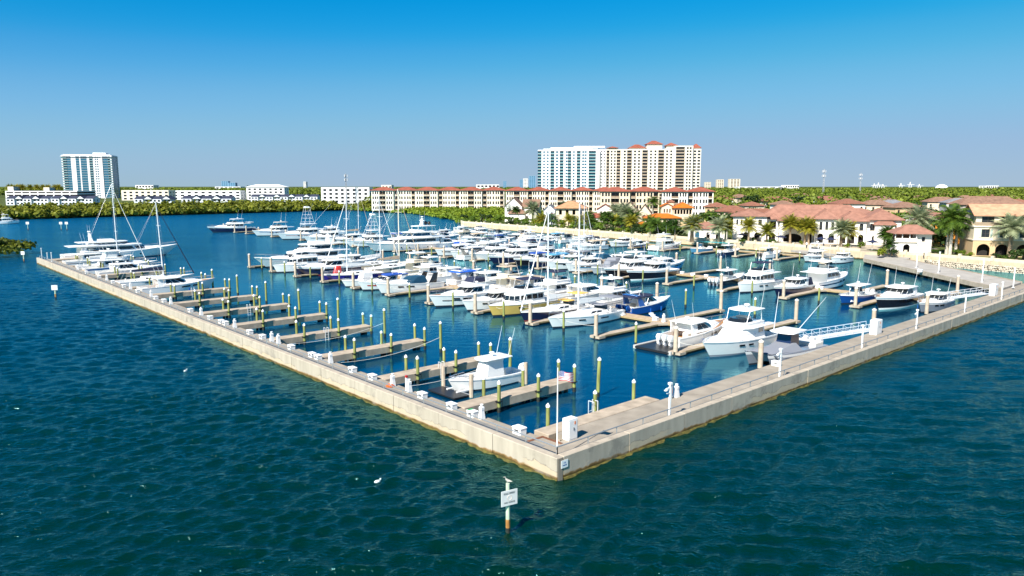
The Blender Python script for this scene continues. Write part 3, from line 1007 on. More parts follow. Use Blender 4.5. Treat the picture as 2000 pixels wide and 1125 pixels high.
def slab(root, name, x0, x1, w, z, th, m, nose=0.5, slope=0.0):
    p = house_pts(x0, x1, w, nose)
    cx = (x0 + x1) / 2
    f = lambda x: z + slope * (x - cx)
    r0 = [(x, y, f(x)) for x, y in p]
    r1 = [(x, y, f(x) + th * .6) for x, y in p]
    r2 = [(cx + (x - cx) * .94, y * .88, f(x) + th) for x, y in p]
    return MB().loft([r0, r1, r2]).build(name, m, root, smooth=30)
def bow_rail(h, root, t0=.5, hgt=.55, m=None):
    q = MB()
    ts = [t0 + (0.985 - t0) * i / 6 for i in range(7)]
    for s in (1, -1):
        pts = [(h.X(t) - .05, s * max(.05, h.half(t) - .1), h.sheer(t) + hgt) for t in ts]
        q.path(pts, .032, 4)
        for t, p in zip(ts[::2], pts[::2]):
            q.cyl((p[0], p[1], h.sheer(t)), p, .018, .018, 4)
    q.build('bow_rail', m or STEEL, root)
def outboards(root, h, n, cowl=None, z=0.9):
    for k in range(n):
        y = (k - (n - 1) / 2) * .78
        x = h.X(0) - .45
        cow = MB()
        cow.loft([[(x - .35, y - .2, z - .1), (x + .3, y - .2, z - .1), (x + .3, y + .2, z - .1), (x - .35, y + .2, z - .1)],
                  [(x - .45, y - .26, z + .25), (x + .3, y - .26, z + .25), (x + .3, y + .26, z + .25), (x - .45, y + .26, z + .25)],
                  [(x - .3, y - .18, z + .62), (x + .2, y - .18, z + .56), (x + .2, y + .18, z + .56), (x - .3, y + .18, z + .62)]])
        e = cow.build('outboard_motor', cowl or WHITE, root, smooth=35)
        MB().box(x - .12, x + .14, y - .09, y + .09, -.5, z - .1).box(x + .1, x + .5, y - .14, y + .14, z - .45, z - .2).build('outboard_leg', cowl or GREYG, e)
def radar(root, x, z, r=.3):
    MB().cyl((x, 0, z), (x, 0, z + .25), .07, .05, 6).ball((x, 0, z + .38), r, r, r * .42).build('radar_dome', WHITE, root, smooth=40)
def antennas(root, x, z, ys=(-.9, .9), ln=2.6, lean=.3):
    for y in ys:
        MB().cyl((x, y, z), (x - lean * ln, y * 1.1, z + ln), .022, .01, 4).build('antenna', WHITE, root)
def fenders(root, h, ts=(.3, .55), side=-1, m=None):
    for t in ts:
        p = h.pt(t, .75, side)
        MB().cyl((p[0], p[1] + side * .12, .15), (p[0], p[1] + side * .12, .75), .11, .11, 7).build('fender', m or BLUE, root)

ACC = random.Random(99)
def accent(h, root, hull):
    """painted cove stripe along white topsides"""
    if hull is not None and hull is not GEL:
        return
    m = ACC.choice((NAVY, NAVY, BLACK, GREYG, SKYB, BLUE, None, None, REDG))
    if m is None:
        return
    q0 = ACC.choice((.5, .62, .72)); q1 = q0 + ACC.choice((.05, .08, .14))
    for s in (-1, 1):
        st = MB()
        ts = [0.02, .2, .4, .55, .68, .8, .88]
        for a, b in zip(ts[:-1], ts[1:]):
            p = [h.pt(a, q0, s), h.pt(b, q0, s), h.pt(b, q1, s), h.pt(a, q1, s)]
            st.quad(*[(x, y + s * .022, z) for x, y, z in p])
        st.build('cove_stripe', m, root)
def boat_root(name, spec, label, cat, group=None):
    (x, y), rz = spec
    return empty(name, (x, y, 0), rz, label, cat, group)
HM = lambda c, bot=None, up=None, boot=None: [bot or BOOT_D, boot or (bot or BOOT_D), c, up or c]

def express(spec, L, label, hull=None, up=None, top='hard', canvas=None, bot=None, detail=1, outb=0, stripe=None, cowl=None, arch=None, hullwin=True, wcol=None, cat='motorboat', name='express_cruiser'):
    root = boat_root(name, spec, label, cat)
    hull = hull or GEL
    h = Hull(L, .3 * L if L > 8 else .33 * L, .075 * L + .35, .105 * L + .6, rake=.1)
    make_hull(h, root, HM(hull, bot, up, stripe))
    if not up: accent(h, root, hull)
    if detail == 1 and top != 'canvas' and ACC.random() < .45:
        House(h.X(.02), h.X(.24), h.half(.1) * .82, h.hs * .9, h.hs + ACC.uniform(.7, 1.3), rf=.05, rr=.5, tum=.85, nose=.3).body(root, ACC.choice((CANV_W, CANV_N, CANV_T, CANV_B, CANV_G, CANV_W)), 'cockpit_cover')
    tc = .4
    make_deck(h, root, tc, h.hs * .45, TEAK if detail > 1 else DKG)
    z = h.sheer(.55)
    zc = h.sheer(.5)
    # cambered foredeck trunk
    w = h.half(.6) * .72
    tr = House(h.X(.4), h.X(.9), h.half(.5) * .78, zc - .05, zc + .045 * L, rf=.16 * L, rr=0.0, tum=.7, nose=.3 * L, wf=.6)
    tr.body(root, GEL, 'foredeck_trunk', .05)
    hh = .05 * L + .45
    ws = House(h.X(.27), h.X(.66), h.half(.5) * .84, zc, zc + hh, rf=.17 * L, rr=.35, tum=.82, nose=.12 * L, wf=.75)
    ws.body(root, GEL if top != 'open' else (wcol or GLASS), 'helm_cabin')
    ws.windows(root, .3, .9, 2, True, .05, .1, .98, wcol or GLASS, split=detail > 1)
    if top == 'hard':
        slab(root, 'hardtop', h.X(.2), h.X(.54), h.half(.4) * .86, zc + hh + .03, .13, GEL, 1.0)
        for s in (-1, 1):
            y = s * h.half(.3) * .8
            MB().add([(h.X(.2) + .1, y - .05, h.sheer(.2)), (h.X(.3), y - .05, h.sheer(.2)), (h.X(.26), y * .95, zc + hh + .05), (h.X(.2), y * .95, zc + hh + .05),
                      (h.X(.2) + .1, y + .05, h.sheer(.2)), (h.X(.3), y + .05, h.sheer(.2)), (h.X(.26), y * .95 + .06, zc + hh + .05), (h.X(.2), y * .95 + .06, zc + hh + .05)],
                     [(3, 2, 1, 0), (4, 5, 6, 7), (0, 1, 5, 4), (1, 2, 6, 5), (2, 3, 7, 6), (3, 0, 4, 7)]).build('hardtop_strut', GEL, root)
    elif top == 'canvas':
        slab(root, 'bimini_top', h.X(.06), h.X(.5), h.half(.4) * .9, zc + hh + .1, .2, canvas or CANV_B, .8)
        q = MB()
        for s in (-1, 1):
            y = s * h.half(.3) * .88
            q.cyl((h.X(.12), y, h.sheer(.1)), (h.X(.1), y, zc + hh + .12), .03, .03, 5).cyl((h.X(.28), y, h.sheer(.1)), (h.X(.34), y, zc + hh + .12), .03, .03, 5)
        q.build('bimini_frame', STEEL, root)
    if arch or top == 'canvas':
        a = MB()
        am = arch or GEL
        for s in (-1, 1):
            y = s * h.half(.2) * .95
            a.add([(h.X(.14), y - .06, h.sheer(.1)), (h.X(.26), y - .06, h.sheer(.1)), (h.X(.17), y * .85, zc + hh + .38), (h.X(.1), y * .85, zc + hh + .38),
                   (h.X(.14), y + .06, h.sheer(.1)), (h.X(.26), y + .06, h.sheer(.1)), (h.X(.17), y * .85 + .1, zc + hh + .38), (h.X(.1), y * .85 + .1, zc + hh + .38)],
                  [(3, 2, 1, 0), (4, 5, 6, 7), (0, 1, 5, 4), (1, 2, 6, 5), (2, 3, 7, 6), (3, 0, 4, 7)])
        yb = h.half(.2) * .85
        a.box(h.X(.1), h.X(.17), -yb, yb, zc + hh + .36, zc + hh + .46)
        a.build('radar_arch', am, root)
    # cockpit furniture, swim platform
    MB().bbox(h.X(.03), h.X(.12), -h.half(.1) * .7, h.half(.1) * .7, h.hs * .45, h.hs * .45 + .55, .06).build('aft_bench', SEATW, root)
    MB().bbox(h.X(.2), h.X(.28), -h.half(.1) * .6, -h.half(.1) * .15, h.hs * .45, h.hs * .45 + .9, .06).build('helm_seat', SEATW, root)
    if outb:
        outboards(root, h, outb, cowl, h.hs * .8)
    else:
        MB().bbox(h.X(0) - .9, h.X(0) - .01, -h.half(0) * .85, h.half(0) * .85, .3, .42, .03).build('swim_platform', TEAK if detail > 1 else GEL, root)
    if hullwin:
        for s in (-1, 1):
            q = MB()
            for t0, t1 in ((.5, .62), (.66, .74)):
                a, b = h.pt(t0, .62, s), h.pt(t1, .62, s)
                c, d = h.pt(t1, .78, s), h.pt(t0, .78, s)
                q.quad(*[(p[0], p[1] + s * .03, p[2]) for p in (a, b, c, d)])
            q.build('hull_window', GLASS, root)
    radar(root, h.X(.3), zc + hh + (.16 if top == 'hard' else .3), .28)
    if detail:
        bow_rail(h, root, .55)
        fenders(root, h, (.35, .6), -1 if detail else 1)
    antennas(root, h.X(.26), zc + hh + .1, (-h.half(.3) * .7, h.half(.3) * .7), .2 * L)
    return root, h

def center_console(spec, L, label, hull=None, outb=2, top=None, cowl=None, bot=None, cover=None, ttop=True, stripe=None, cat='motorboat', name='center_console_boat'):
    root = boat_root(name, spec, label, cat)
    h = Hull(L, .3 * L + .15, .07 * L + .25, .1 * L + .5, rake=.1)
    make_hull(h, root, HM(hull or GEL, bot, GEL if stripe else None, stripe))
    make_deck(h, root, .79, h.hs * .35, DKG, .22)
    x0, x1 = h.X(.36), h.X(.55)
    s0 = h.hs * .35
    c = House(x0, x1, L * .055 + .1, s0, s0 + 1.25, rf=.25, rr=.05, tum=.95, nose=.4)
    c.body(root, GEL, 'console')
    w = House(x0 + .3, x1 - .1, L * .055 + .08, s0 + 1.26, s0 + 2.0, rf=.35, rr=.1, tum=.9, nose=.3)
    if cover:
        e = House(h.X(.3), h.X(.62), L * .1, s0 + .3, s0 + 2.1, rf=.6, rr=.1, tum=.75, nose=.5)
        e.body(root, cover, 'console_enclosure')
    else:
        w.body(root, GLASSB, 'windshield')
    MB().bbox(h.X(.26), h.X(.33), -.6, .6, s0, s0 + 1.0, .07).build('leaning_post', SEATW, root)
    MB().bbox(h.X(.62), h.X(.75), -h.half(.7) * .45, h.half(.7) * .45, s0, s0 + .5, .05).build('bow_seat', SEATW, root)
    if ttop:
        zt = s0 + 2.2
        slab(root, 't_top', h.X(.2), h.X(.6), h.half(.4) * .72, zt, .12, top or GEL, .5)
        q = MB()
        for s in (-1, 1):
            y = s * (L * .05 + .12)
            q.cyl((x0 + .1, y, s0), (h.X(.3), y * 1.2, zt), .035, .035, 5).cyl((x1 - .3, y, s0), (h.X(.52), y * 1.2, zt), .035, .035, 5)
        q.build('t_top_frame', ALU, root)
        antennas(root, h.X(.25), zt + .1, (-.8, .8), .3 * L)
        radar(root, h.X(.4), zt + .1, .26)
    outboards(root, h, outb, cowl, h.hs * .85)
    bow_rail(h, root, .7, .25)
    return root, h

def flybridge(spec, L, label, hull=None, up=None, tower=False, bot=None, bimini=None, trawler=False, detail=1, tender=False, stripe=None, house=None, cat='yacht', name='motor_yacht', enclosure=None, plain=False):
    root = boat_root(name, spec, label, cat)
    hm = house or GEL
    root.scale = (1, 1, .92)
    h = Hull(L, .31 * L, .075 * L + (.6 if trawler else .35), .1 * L + (.6 if trawler else .7), rake=.12 if not trawler else .07, sp=1.5)
    make_hull(h, root, HM(hull or GEL, bot, up, stripe))
    if not up: accent(h, root, hull)
    make_deck(h, root, .24, h.hs * .45)
    z = h.sheer(.4)
    hh = .035 * L + (1.1 if trawler else .85)
    fx = .74 if trawler else .7
    cab = House(h.X(.24), h.X(fx), h.half(.5) * .8, z - .1, z + hh, rf=.4 if trawler else .13 * L, rr=.05, tum=.9, nose=.1 * L, wf=.8)
    cab.body(root, hm, 'deckhouse')
    cab.windows(root, .5 if plain else .42, .86, (4 if trawler else 3) if not plain else 1, not plain, .07, .05, .97 if not plain else .35, split=detail > 1)
    if not trawler:
        tr = House(h.X(.5), h.X(.9), h.half(.6) * .75, h.sheer(.6) - .1, h.sheer(.6) + .045 * L, rf=.15 * L, rr=0, tum=.72, nose=.25 * L, wf=.6)
        tr.body(root, hm, 'foredeck_trunk')
    zt = z + hh
    slab(root, 'cabin_roof', h.X(.1), h.X(fx - .1), h.half(.4) * .92, zt + .02, .12, hm, .12 * L)
    fb = House(h.X(.26), h.X(fx - .14), h.half(.4) * .74, zt + .1, zt + .62, rf=-.15, rr=-.1, tum=1.05, nose=.1 * L, wf=.8)
    fb.body(root, hm, 'flybridge')
    vs = House(h.X(.4), h.X(fx - .16), h.half(.4) * .62, zt + .64, zt + .98, rf=.3, rr=.1, tum=.92, nose=.08 * L, wf=.8)
    vs.body(root, GLASS, 'venturi_screen')
    MB().bbox(h.X(.36), h.X(.42), -.7, .7, zt + .66, zt + 1.2, .06).build('helm_seat', SEATW, root)
    y = h.half(.3) * .68
    ztop = zt + 2.0
    if bimini or not tower:
        slab(root, 'bimini_top' if bimini else 'hardtop', h.X(.24), h.X(fx - .2), y * 1.08, ztop, .14, bimini or GEL, .06 * L)
        for s in (-1, 1):
            MB().cyl((h.X(.27), s * y, zt + .1), (h.X(.29), s * y, ztop + .05), .035, .035, 5).build('top_post', ALU, root)
            MB().cyl((h.X(fx - .2), s * y * .9, zt + .6), (h.X(fx - .24), s * y * .95, ztop + .05), .035, .035, 5).build('top_post', ALU, root)
        if enclosure:
            House(h.X(.28), h.X(fx - .22), y * .98, zt + .64, ztop, rf=.25, rr=0, tum=1.0, nose=.06 * L).body(root, enclosure, 'clear_enclosure', 0)
        radar(root, h.X(.34), ztop + .12, .34)
    if tower:
        tz = ztop + .32 * L
        q = MB()
        for sx, tx in ((.28, .36), (fx - .2, .44)):
            for s in (-1, 1):
                q.cyl((h.X(sx), s * y, zt + .1), (h.X(tx), s * y * .32, tz), .05, .04, 5)
        for k in range(1, 6):
            f = k / 6
            zz = zt + .1 + (tz - zt) * f
            ww = y * (1 - .68 * f)
            xa, xb = h.X(.28 + .08 * f), h.X(fx - .2 - (fx - .64) * f)
            q.path([(xa, -ww, zz), (xb, -ww, zz), (xb, ww, zz), (xa, ww, zz), (xa, -ww, zz)], .03, 4)
        q.build('tuna_tower', ALU, root)
        slab(root, 'hardtop', h.X(.26), h.X(fx - .18), y * 1.05, ztop, .12, GEL, .5)
        slab(root, 'tower_platform', h.X(.34), h.X(.46), y * .4, tz, .1, GEL, .3)
        MB().box(h.X(.36), h.X(.44), -y * .3, y * .3, tz + .1, tz + .55).build('tower_control_box', GEL, root)
        for s in (-1, 1):
            MB().cyl((h.X(.45), s * h.half(.4) * .85, zt), (h.X(.1), s * h.half(.4) * 2.2, zt + .5 * L), .045, .015, 4).build('outrigger', ALU, root)
    MB().bbox(h.X(0) - .9, h.X(0) - .01, -h.half(0) * .85, h.half(0) * .85, .3, .42, .03).build('swim_platform', GEL, root)
    if tender:
        MB().loft([[(h.X(.02), -1.0, zt + .2), (h.X(.2), -1.0, zt + .2), (h.X(.2), 1.0, zt + .2), (h.X(.02), 1.0, zt + .2)],
                   [(h.X(.01), -1.2, zt + .6), (h.X(.22), -1.2, zt + .6), (h.X(.22), 1.2, zt + .6), (h.X(.01), 1.2, zt + .6)]]).build('tender', WHITE, root)
    # portholes / hull windows
    for s in (-1, 1):
        q = MB()
        for t0, t1 in ((.48, .55), (.6, .67)):
            a, b, c, d = h.pt(t0, .6, s), h.pt(t1, .6, s), h.pt(t1, .74, s), h.pt(t0, .74, s)
            q.quad(*[(p[0], p[1] + s * .03, p[2]) for p in (a, b, c, d)])
        q.build('hull_window', GLASS, root)
    if detail:
        bow_rail(h, root, .45, .7)
    antennas(root, h.X(.3), ztop, (-y, y), .22 * L, .15)
    return root, h

def megayacht(spec, L, label, style=0, hull=None, stripe=None):
    root = boat_root('motor_yacht', spec, label, 'yacht')
    root.scale = (1, 1, .92)
    h = Hull(L, .235 * L, .055 * L + .2, .08 * L + .95, rake=.13, sp=2.2, p=2.6)
    make_hull(h, root, HM(hull or GEL, BOOT_D, None, stripe or BOOT_D))
    make_deck(h, root, .1, h.hs * .6, DKG)
    z = h.sheer(.45)
    hh = .018 * L + 1.25
    m1 = House(h.X(.13), h.X(.74), h.half(.45) * .88, z - .25, z + hh, rf=.09 * L, rr=.25, tum=.93, nose=.12 * L, wf=.75)
    m1.body(root, GEL, 'main_deckhouse')
    m1.windows(root, .45, .85, 3, True, .02, .1, .98, GLASS, split=True)
    fd = House(h.X(.62), h.X(.9), h.half(.7) * .7, h.sheer(.7) - .1, h.sheer(.7) + .55, rf=.08 * L, rr=0, tum=.7, nose=.16 * L, wf=.6)
    fd.body(root, GEL, 'foredeck_trunk')
    z2 = z + hh
    slab(root, 'upper_deck', h.X(.04), h.X(.66), h.half(.45) * .96, z2 + .02, .22, GEL, .12 * L)
    h2 = 1.75
    if style == 2:
        h2 = .95
    u = House(h.X(.22), h.X(.6), h.half(.45) * .7, z2 + .2, z2 + h2, rf=.09 * L, rr=.3, tum=.88, nose=.1 * L, wf=.75)
    u.body(root, GEL, 'upper_house')
    u.windows(root, .32, .8, 2, True, .02, .06, .98, GLASSB if style else GLASS)
    z3 = z2 + h2
    slab(root, 'sun_deck', h.X(.12), h.X(.54), h.half(.45) * .78, z3 + .02, .18, GEL, .08 * L)
    MB().bbox(h.X(.3), h.X(.42), -h.half(.4) * .5, h.half(.4) * .5, z3 + .15, z3 + .75, .1).build('flybridge_console', GEL, root)
    if style == 1:
        slab(root, 'hardtop', h.X(.16), h.X(.42), h.half(.45) * .62, z3 + 1.8, .16, GEL, .06 * L)
        for s in (-1, 1):
            for t in (.2, .38):
                MB().cyl((h.X(t), s * h.half(.4) * .5, z3 + .1), (h.X(t), s * h.half(.4) * .5, z3 + 1.8), .06, .06, 5).build('hardtop_post', GEL, root)
        for s in (-1, 1):
            MB().cyl((h.X(.22), s * .85, z3 + 1.9), (h.X(.22), s * .85, z3 + 2.3), .12, .1, 6).ball((h.X(.22), s * .85, z3 + 2.7), .5, .5, .55).build('satellite_dome', BLKP if L > 24 else WHITE, root, smooth=40)
    am = MB()
    xm = h.X(.24 if style != 1 else .3)
    zb = z3 + (.15 if style != 1 else 1.9)
    am.loft([[(xm - .5, -.35, zb), (xm + .4, -.35, zb), (xm + .4, .35, zb), (xm - .5, .35, zb)], [(xm - .6, -.12, zb + 2.4), (xm - .1, -.12, zb + 2.4), (xm - .1, .12, zb + 2.4), (xm - .6, .12, zb + 2.4)]])
    am.box(xm - .5, xm - .2, -1.2, 1.2, zb + 1.5, zb + 1.62)
    am.build('radar_mast', GEL, root)
    radar(root, xm - .35, zb + 2.4, .4)
    antennas(root, xm - .3, zb + 1.6, (-1.1, 1.1), 3.0, .05)
    for s in (-1, 1):
        for t in (.3, .42, .54, .64):
            a = h.pt(t, .5, s)
            MB().cyl((a[0], a[1] - s * .02, a[2]), (a[0], a[1] + s * .035, a[2]), .2, .2, 10).build('porthole', GLASS, root)
    bow_rail(h, root, .6, .75)
    MB().bbox(h.X(0) - 1.2, h.X(0) - .01, -h.half(0) * .85, h.half(0) * .85, .35, .5, .03).build('swim_platform', TEAK, root)
    return root, h

def sailboat(spec, L, label, hull=None, mast=None, cover=None, stripe=None, bot=None, mastcol=None, rigcol=None, dodger=None, jib=True, tilt=0.0, up=None, hullwin=True):
    root = boat_root('sailboat', spec, label, 'sailboat')
    h = Hull(L, .31 * L, .055 * L + .35, .07 * L + .55, k=.72, p=1.9, rake=.07, sp=1.6, wl=.9, fl=.3)
    make_hull(h, root, HM(hull or GEL, bot, up, stripe))
    make_deck(h, root, .3, h.hs * .55, DKG, .18)
    z = h.sheer(.5)
    t = House(h.X(.3), h.X(.7), h.half(.5) * .6, z - .05, z + .42, rf=.12 * L, rr=.05, tum=.82, nose=.14 * L, wf=.65)
    t.body(root, GEL, 'coachroof')
    t.windows(root, .35, .8, 2, False, .08, .1, .9, split=False)
    Hm = mast or 1.35 * L
    mx = h.X(.58)
    mcol = mastcol or ALU
    tx = mx - tilt * Hm
    MB().cyl((mx, 0, z + .3), (tx, 0, z + Hm), .13, .085, 8).build('mast', mcol, root, smooth=40)
    sp = MB()
    for f in (.4, .7):
        zz = z + Hm * f
        xx = mx - tilt * Hm * f
        sp.cyl((xx, -.09 * L, zz), (xx, .09 * L, zz), .035, .035, 5)
    sp.build('spreader', mcol, root)
    MB().cyl((mx, 0, z + 1.35), (h.X(.16), 0, z + 1.45), .09, .08, 7).build('boom', mcol, root)
    if cover is not False:
        MB().loft([[(mx - .1, -.16, z + 1.45), (mx - .1, .16, z + 1.45), (mx - .1, .1, z + 2.1), (mx - .1, -.1, z + 2.1)],
                   [(h.X(.18), -.12, z + 1.52), (h.X(.18), .12, z + 1.52), (h.X(.18), .07, z + 1.78), (h.X(.18), -.07, z + 1.78)]]).build('sail_cover', cover or CANV_W, root)
    rg = MB()
    top = (tx, 0, z + Hm - .1)
    for s in (-1, 1):
        c = (mx - .1, s * h.half(.56) * .95, h.sheer(.56))
        mid = (mx - tilt * Hm * .7, s * .09 * L, z + Hm * .7)
        rg.cyl(c, mid, .014, .014, 4).cyl(mid, top, .014, .014, 4)
        rg.cyl((h.X(.0) + .1, s * h.half(0) * .8, h.hs), (tx, 0, z + Hm * .995), .012, .012, 4)
    rg.build('rigging', rigcol or STEEL, root)
    bow = (h.X(.985), 0, h.sheer(1) + .1)
    if jib:
        MB().cyl(bow, (tx + .1, 0, z + Hm * .94), .1, .04, 6).build('furled_jib', cover or CANV_W, root)
    if dodger:
        slab(root, 'dodger', h.X(.24), h.X(.36), h.half(.3) * .6, z + .95, .12, dodger, .3)
        MB().box(h.X(.245), h.X(.255), -h.half(.3) * .55, h.half(.3) * .55, z + .3, z + .95).build('dodger_screen', GLASSB, root)
        slab(root, 'bimini_top', h.X(.02), h.X(.2), h.half(.2) * .7, z + 1.75, .1, dodger, .3)
        q = MB()
        for s in (-1, 1):
            for tt in (.03, .18):
                q.cyl((h.X(tt), s * h.half(.1) * .7, h.hs), (h.X(tt), s * h.half(.1) * .68, z + 1.76), .025, .025, 4)
        q.build('bimini_frame', STEEL, root)
    MB().cyl((h.X(.1), 0, h.hs * .55), (h.X(.1), 0, h.hs * .55 + 1.0), .12, .08, 6).build('steering_pedestal', GEL, root)
    if hullwin:
        for s in (-1, 1):
            q = MB()
            for t0, t1 in ((.3, .42), (.62, .7)):
                a, b, c, d = h.pt(t0, .55, s), h.pt(t1, .55, s), h.pt(t1, .7, s), h.pt(t0, .7, s)
                q.quad(*[(p[0], p[1] + s * .025, p[2]) for p in (a, b, c, d)])
            q.build('hull_window', GLASS, root)
    bow_rail(h, root, .15, .6)
    return root, h

def grey_catamaran(spec, L, label):
    root = boat_root('catamaran_boat', spec, label, 'motorboat')
    B = .36 * L
    for s in (-1, 1):
        hh = Hull(L, B * .42, 1.0, 1.55, k=.9, p=3.0, rake=.08)
        e = make_hull(hh, root, HM(GREYG, BOOT_D, WHITE))
        e.location = (0, s * B * .29, 0)
    MB().loft([[(-L / 2, -B * .46, .55), (L * .36, -B * .44, .6), (L * .36, B * .44, .6), (-L / 2, B * .46, .55)],
               [(-L / 2, -B * .48, 1.05), (L * .44, -B * .4, 1.5), (L * .44, B * .4, 1.5), (-L / 2, B * .48, 1.05)]]).build('bridge_deck', GREYG, root)
    # sagging grey bow cover
    MB().loft([[(-.5, -B * .42, 1.25), (L * .43, -B * .3, 1.55), (L * .43, B * .3, 1.55), (-.5, B * .42, 1.25)],
               [(-.3, -B * .25, 1.95), (L * .3, -B * .1, 1.7), (L * .3, B * .1, 1.7), (-.3, B * .25, 1.95)]]).build('bow_cover', CANV_G, root)
    MB().loft([[(-1.6, -.8, 1.1), (.6, -.8, 1.1), (.6, .8, 1.1), (-1.6, .8, 1.1)], [(-1.4, -.75, 3.0), (.1, -.75, 3.0), (.1, .75, 3.0), (-1.4, .75, 3.0)]]).build('console_enclosure', NAVY, root)
    slab(root, 't_top', -2.2, 1.3, 1.35, 3.0, .14, WHITE, .5)
    for s in (-1, 1):
        MB().cyl((.2, s * 1.2, 3.1), (-3.2, s * 2.6, 6.6), .045, .015, 5).build('outrigger', ALU, root)
    hz = Hull(L, B, 1.0, 1.5)
    outboards(root, hz, 3, WHITE, .95)
    MB().bbox(-L * .45, -L * .3, -B * .4, B * .4, 1.05, 1.5, .06).build('aft_bench', SEATW, root)
    return root, hz

# ---- slips
HD = {1: TH, -1: TH + PI}                    # +1: bow towards +a, -1: bow towards -a
def at(a, b, d, jit=0.0):
    return (MW(a, b), HD[d] + (jit or rng.uniform(-.015, .015)))
def slotA(k): return 29.3 + 5.7 * k
# ================================================================ BOATS IN THEIR BERTHS
K = slotA
# -- middle dock, front row (bows mostly towards the camera-left)
grey_catamaran(at(40.3, K(-4) - .2, -1), 11.6, 'grey power catamaran with grey bow cover beside the right wall')
flybridge(at(40.6, K(-3), -1), 13.2, 'white flybridge fisherman with clear enclosure between grey catamaran and tan express boat', up=GEL, detail=2, plain=True, stripe=GREYG)
r, h = express(at(42.0, K(-2), 1), 12.2, 'white express cruiser with teak cockpit and outboards, stern on a floating lift', outb=3, detail=2, wcol=GLASS)
_, hs = sailboat(at(40.3, K(1) - .4, -1), 13.6, 'white sailboat with dark hull window and grey dodger, front row', mast=14.6, dodger=CANV_G, cover=CANV_W, jib=False)
sailboat(at(40.2, K(2) - .4, -1), 12.4, 'navy hulled sailboat with yellow canvas beside the white sailboat', hull=NAVY, bot=BOOT_R, mast=14.4, dodger=mat('yellow_canvas', (.6, .38, .1), .85), up=NAVY)
flybridge(at(39.6, K(3) - .3, -1), 12.6, 'yellow hulled trawler with white house in the front row', hull=YEL, up=YEL, trawler=True, bot=BOOT_D, bimini=CANV_N)
express(at(38.6, K(4) - .2, -1), 10.6, 'white cabin boat with black wraparound windscreen beside the yellow trawler', detail=1)
express(at(38.2, K(5), -1), 13.2, 'long white sport yacht with black windscreen, two left of the yellow trawler', detail=2)
express(at(39.2, K(8) - .4, -1), 13.0, 'white express cruiser with black swept radar arch in the front row', top='open', arch=BLACK, detail=1, wcol=GLASSB)
express(at(38.0, K(9), -1), 10.2, 'small white cruiser with blue cockpit cover left of the black arched one', top='canvas', canvas=CANV_B)
center_console(at(37.4, K(10) + .3, -1), 8.6, 'small white open boat with rounded bow left of the blue covered cruiser', ttop=False, cover=CANV_W)
sailboat(at(40.2, K(11.6), -1), 12.8, 'navy blue sailboat beside the red dinghy in the front row', hull=mat('royal_gelcoat', (.02, .02, .22), .2, coat=.5), mast=15.2, cover=CANV_W, tilt=.02)
center_console(at(39.0, K(12.35), -1), 5.6, 'bright red small boat behind the navy blue sailboat', hull=REDG, ttop=False, outb=1, cover=REDG)
express(at(40.6, K(13.6), -1), 14.5, 'black hulled cruiser with red waterline in the front row', hull=NAVY, bot=BOOT_R, stripe=REDG, up=GEL, top='hard')
flybridge(at(39.6, K(15.2), -1), 12.6, 'small white pilothouse yacht beside the large white motor yacht', trawler=True)
megayacht(at(45.2, K(17.0), -1), 23.5, 'large white motor yacht with long black window bands and sharp raked bow', 0)
# -- middle dock, back row (bows away)
express(at(54.2, K(1) - .4, 1), 10.6, 'bright blue sport boat with blue outboards and black top', hull=BLUE, up=BLUE, outb=3, cowl=BLUE, top='canvas', canvas=CANV_N, hullwin=False, arch=BLUE)
flybridge(at(55.0, K(2) + .2, 1), 11.6, 'white fishing yacht with pipe tower left of the bright blue boat', tower=False, bimini=CANV_W, enclosure=None)
express(at(54.8, K(3), 1), 13.0, 'white hardtop cruiser with large arched side windows behind the white sailboat', detail=1)
flybridge(at(54.4, K(4), 1), 12.4, 'white yacht with navy blue bridge canopy behind the front row sailboats', bimini=CANV_N)
express(at(54.8, K(5), 1), 14.0, 'white cruiser with tan cockpit cover and dark hull windows behind yellow trawler', top='canvas', canvas=CANV_T)
flybridge(at(54.0, K(6), 1), 11.8, 'cream topped cabin yacht left of the tan covered cruiser', house=GEL2, bimini=CANV_T)
express(at(54.8, K(7), 1), 13.4, 'sleek white cruiser with long hull windows in the second row', detail=1)
express(at(54.2, K(8), 1), 11.0, 'white cruiser with bright blue bimini in the second row', top='canvas', canvas=mat('bright_blue_canvas', (.01, .1, .5), .8))
express(at(54.6, K(9), 1), 12.4, 'white cruiser with blue windscreen cover in the second row', wcol=CANV_B)
flybridge(at(54.0, K(10), 1), 11.6, 'white fishing yacht with enclosed flybridge left of the blue covered cruiser', bimini=GEL)
flybridge(at(54.4, K(11), 1), 12.0, 'cream coloured trawler among the sailboats in the second row', hull=GEL2, house=GEL2, trawler=True)
sailboat(at(54.2, K(12.7), 1), 13.4, 'cream sailboat with yellow based mast in the second row', hull=GEL2, mast=16.2, mastcol=mat('buff_mast', (.72, .66, .52), .4), cover=CANV_T)
sailboat(at(54.2, K(14), 1), 12.4, 'old cream sailboat with green rail stripe in the second row', hull=GEL2, up=mat('green_rail', (.05, .2, .06), .4), mast=14.6, cover=CANV_W)
express(at(54.0, K(15.2), 1), 11.4, 'white express boat beside the old cream sailboat', top='canvas', canvas=CANV_W)
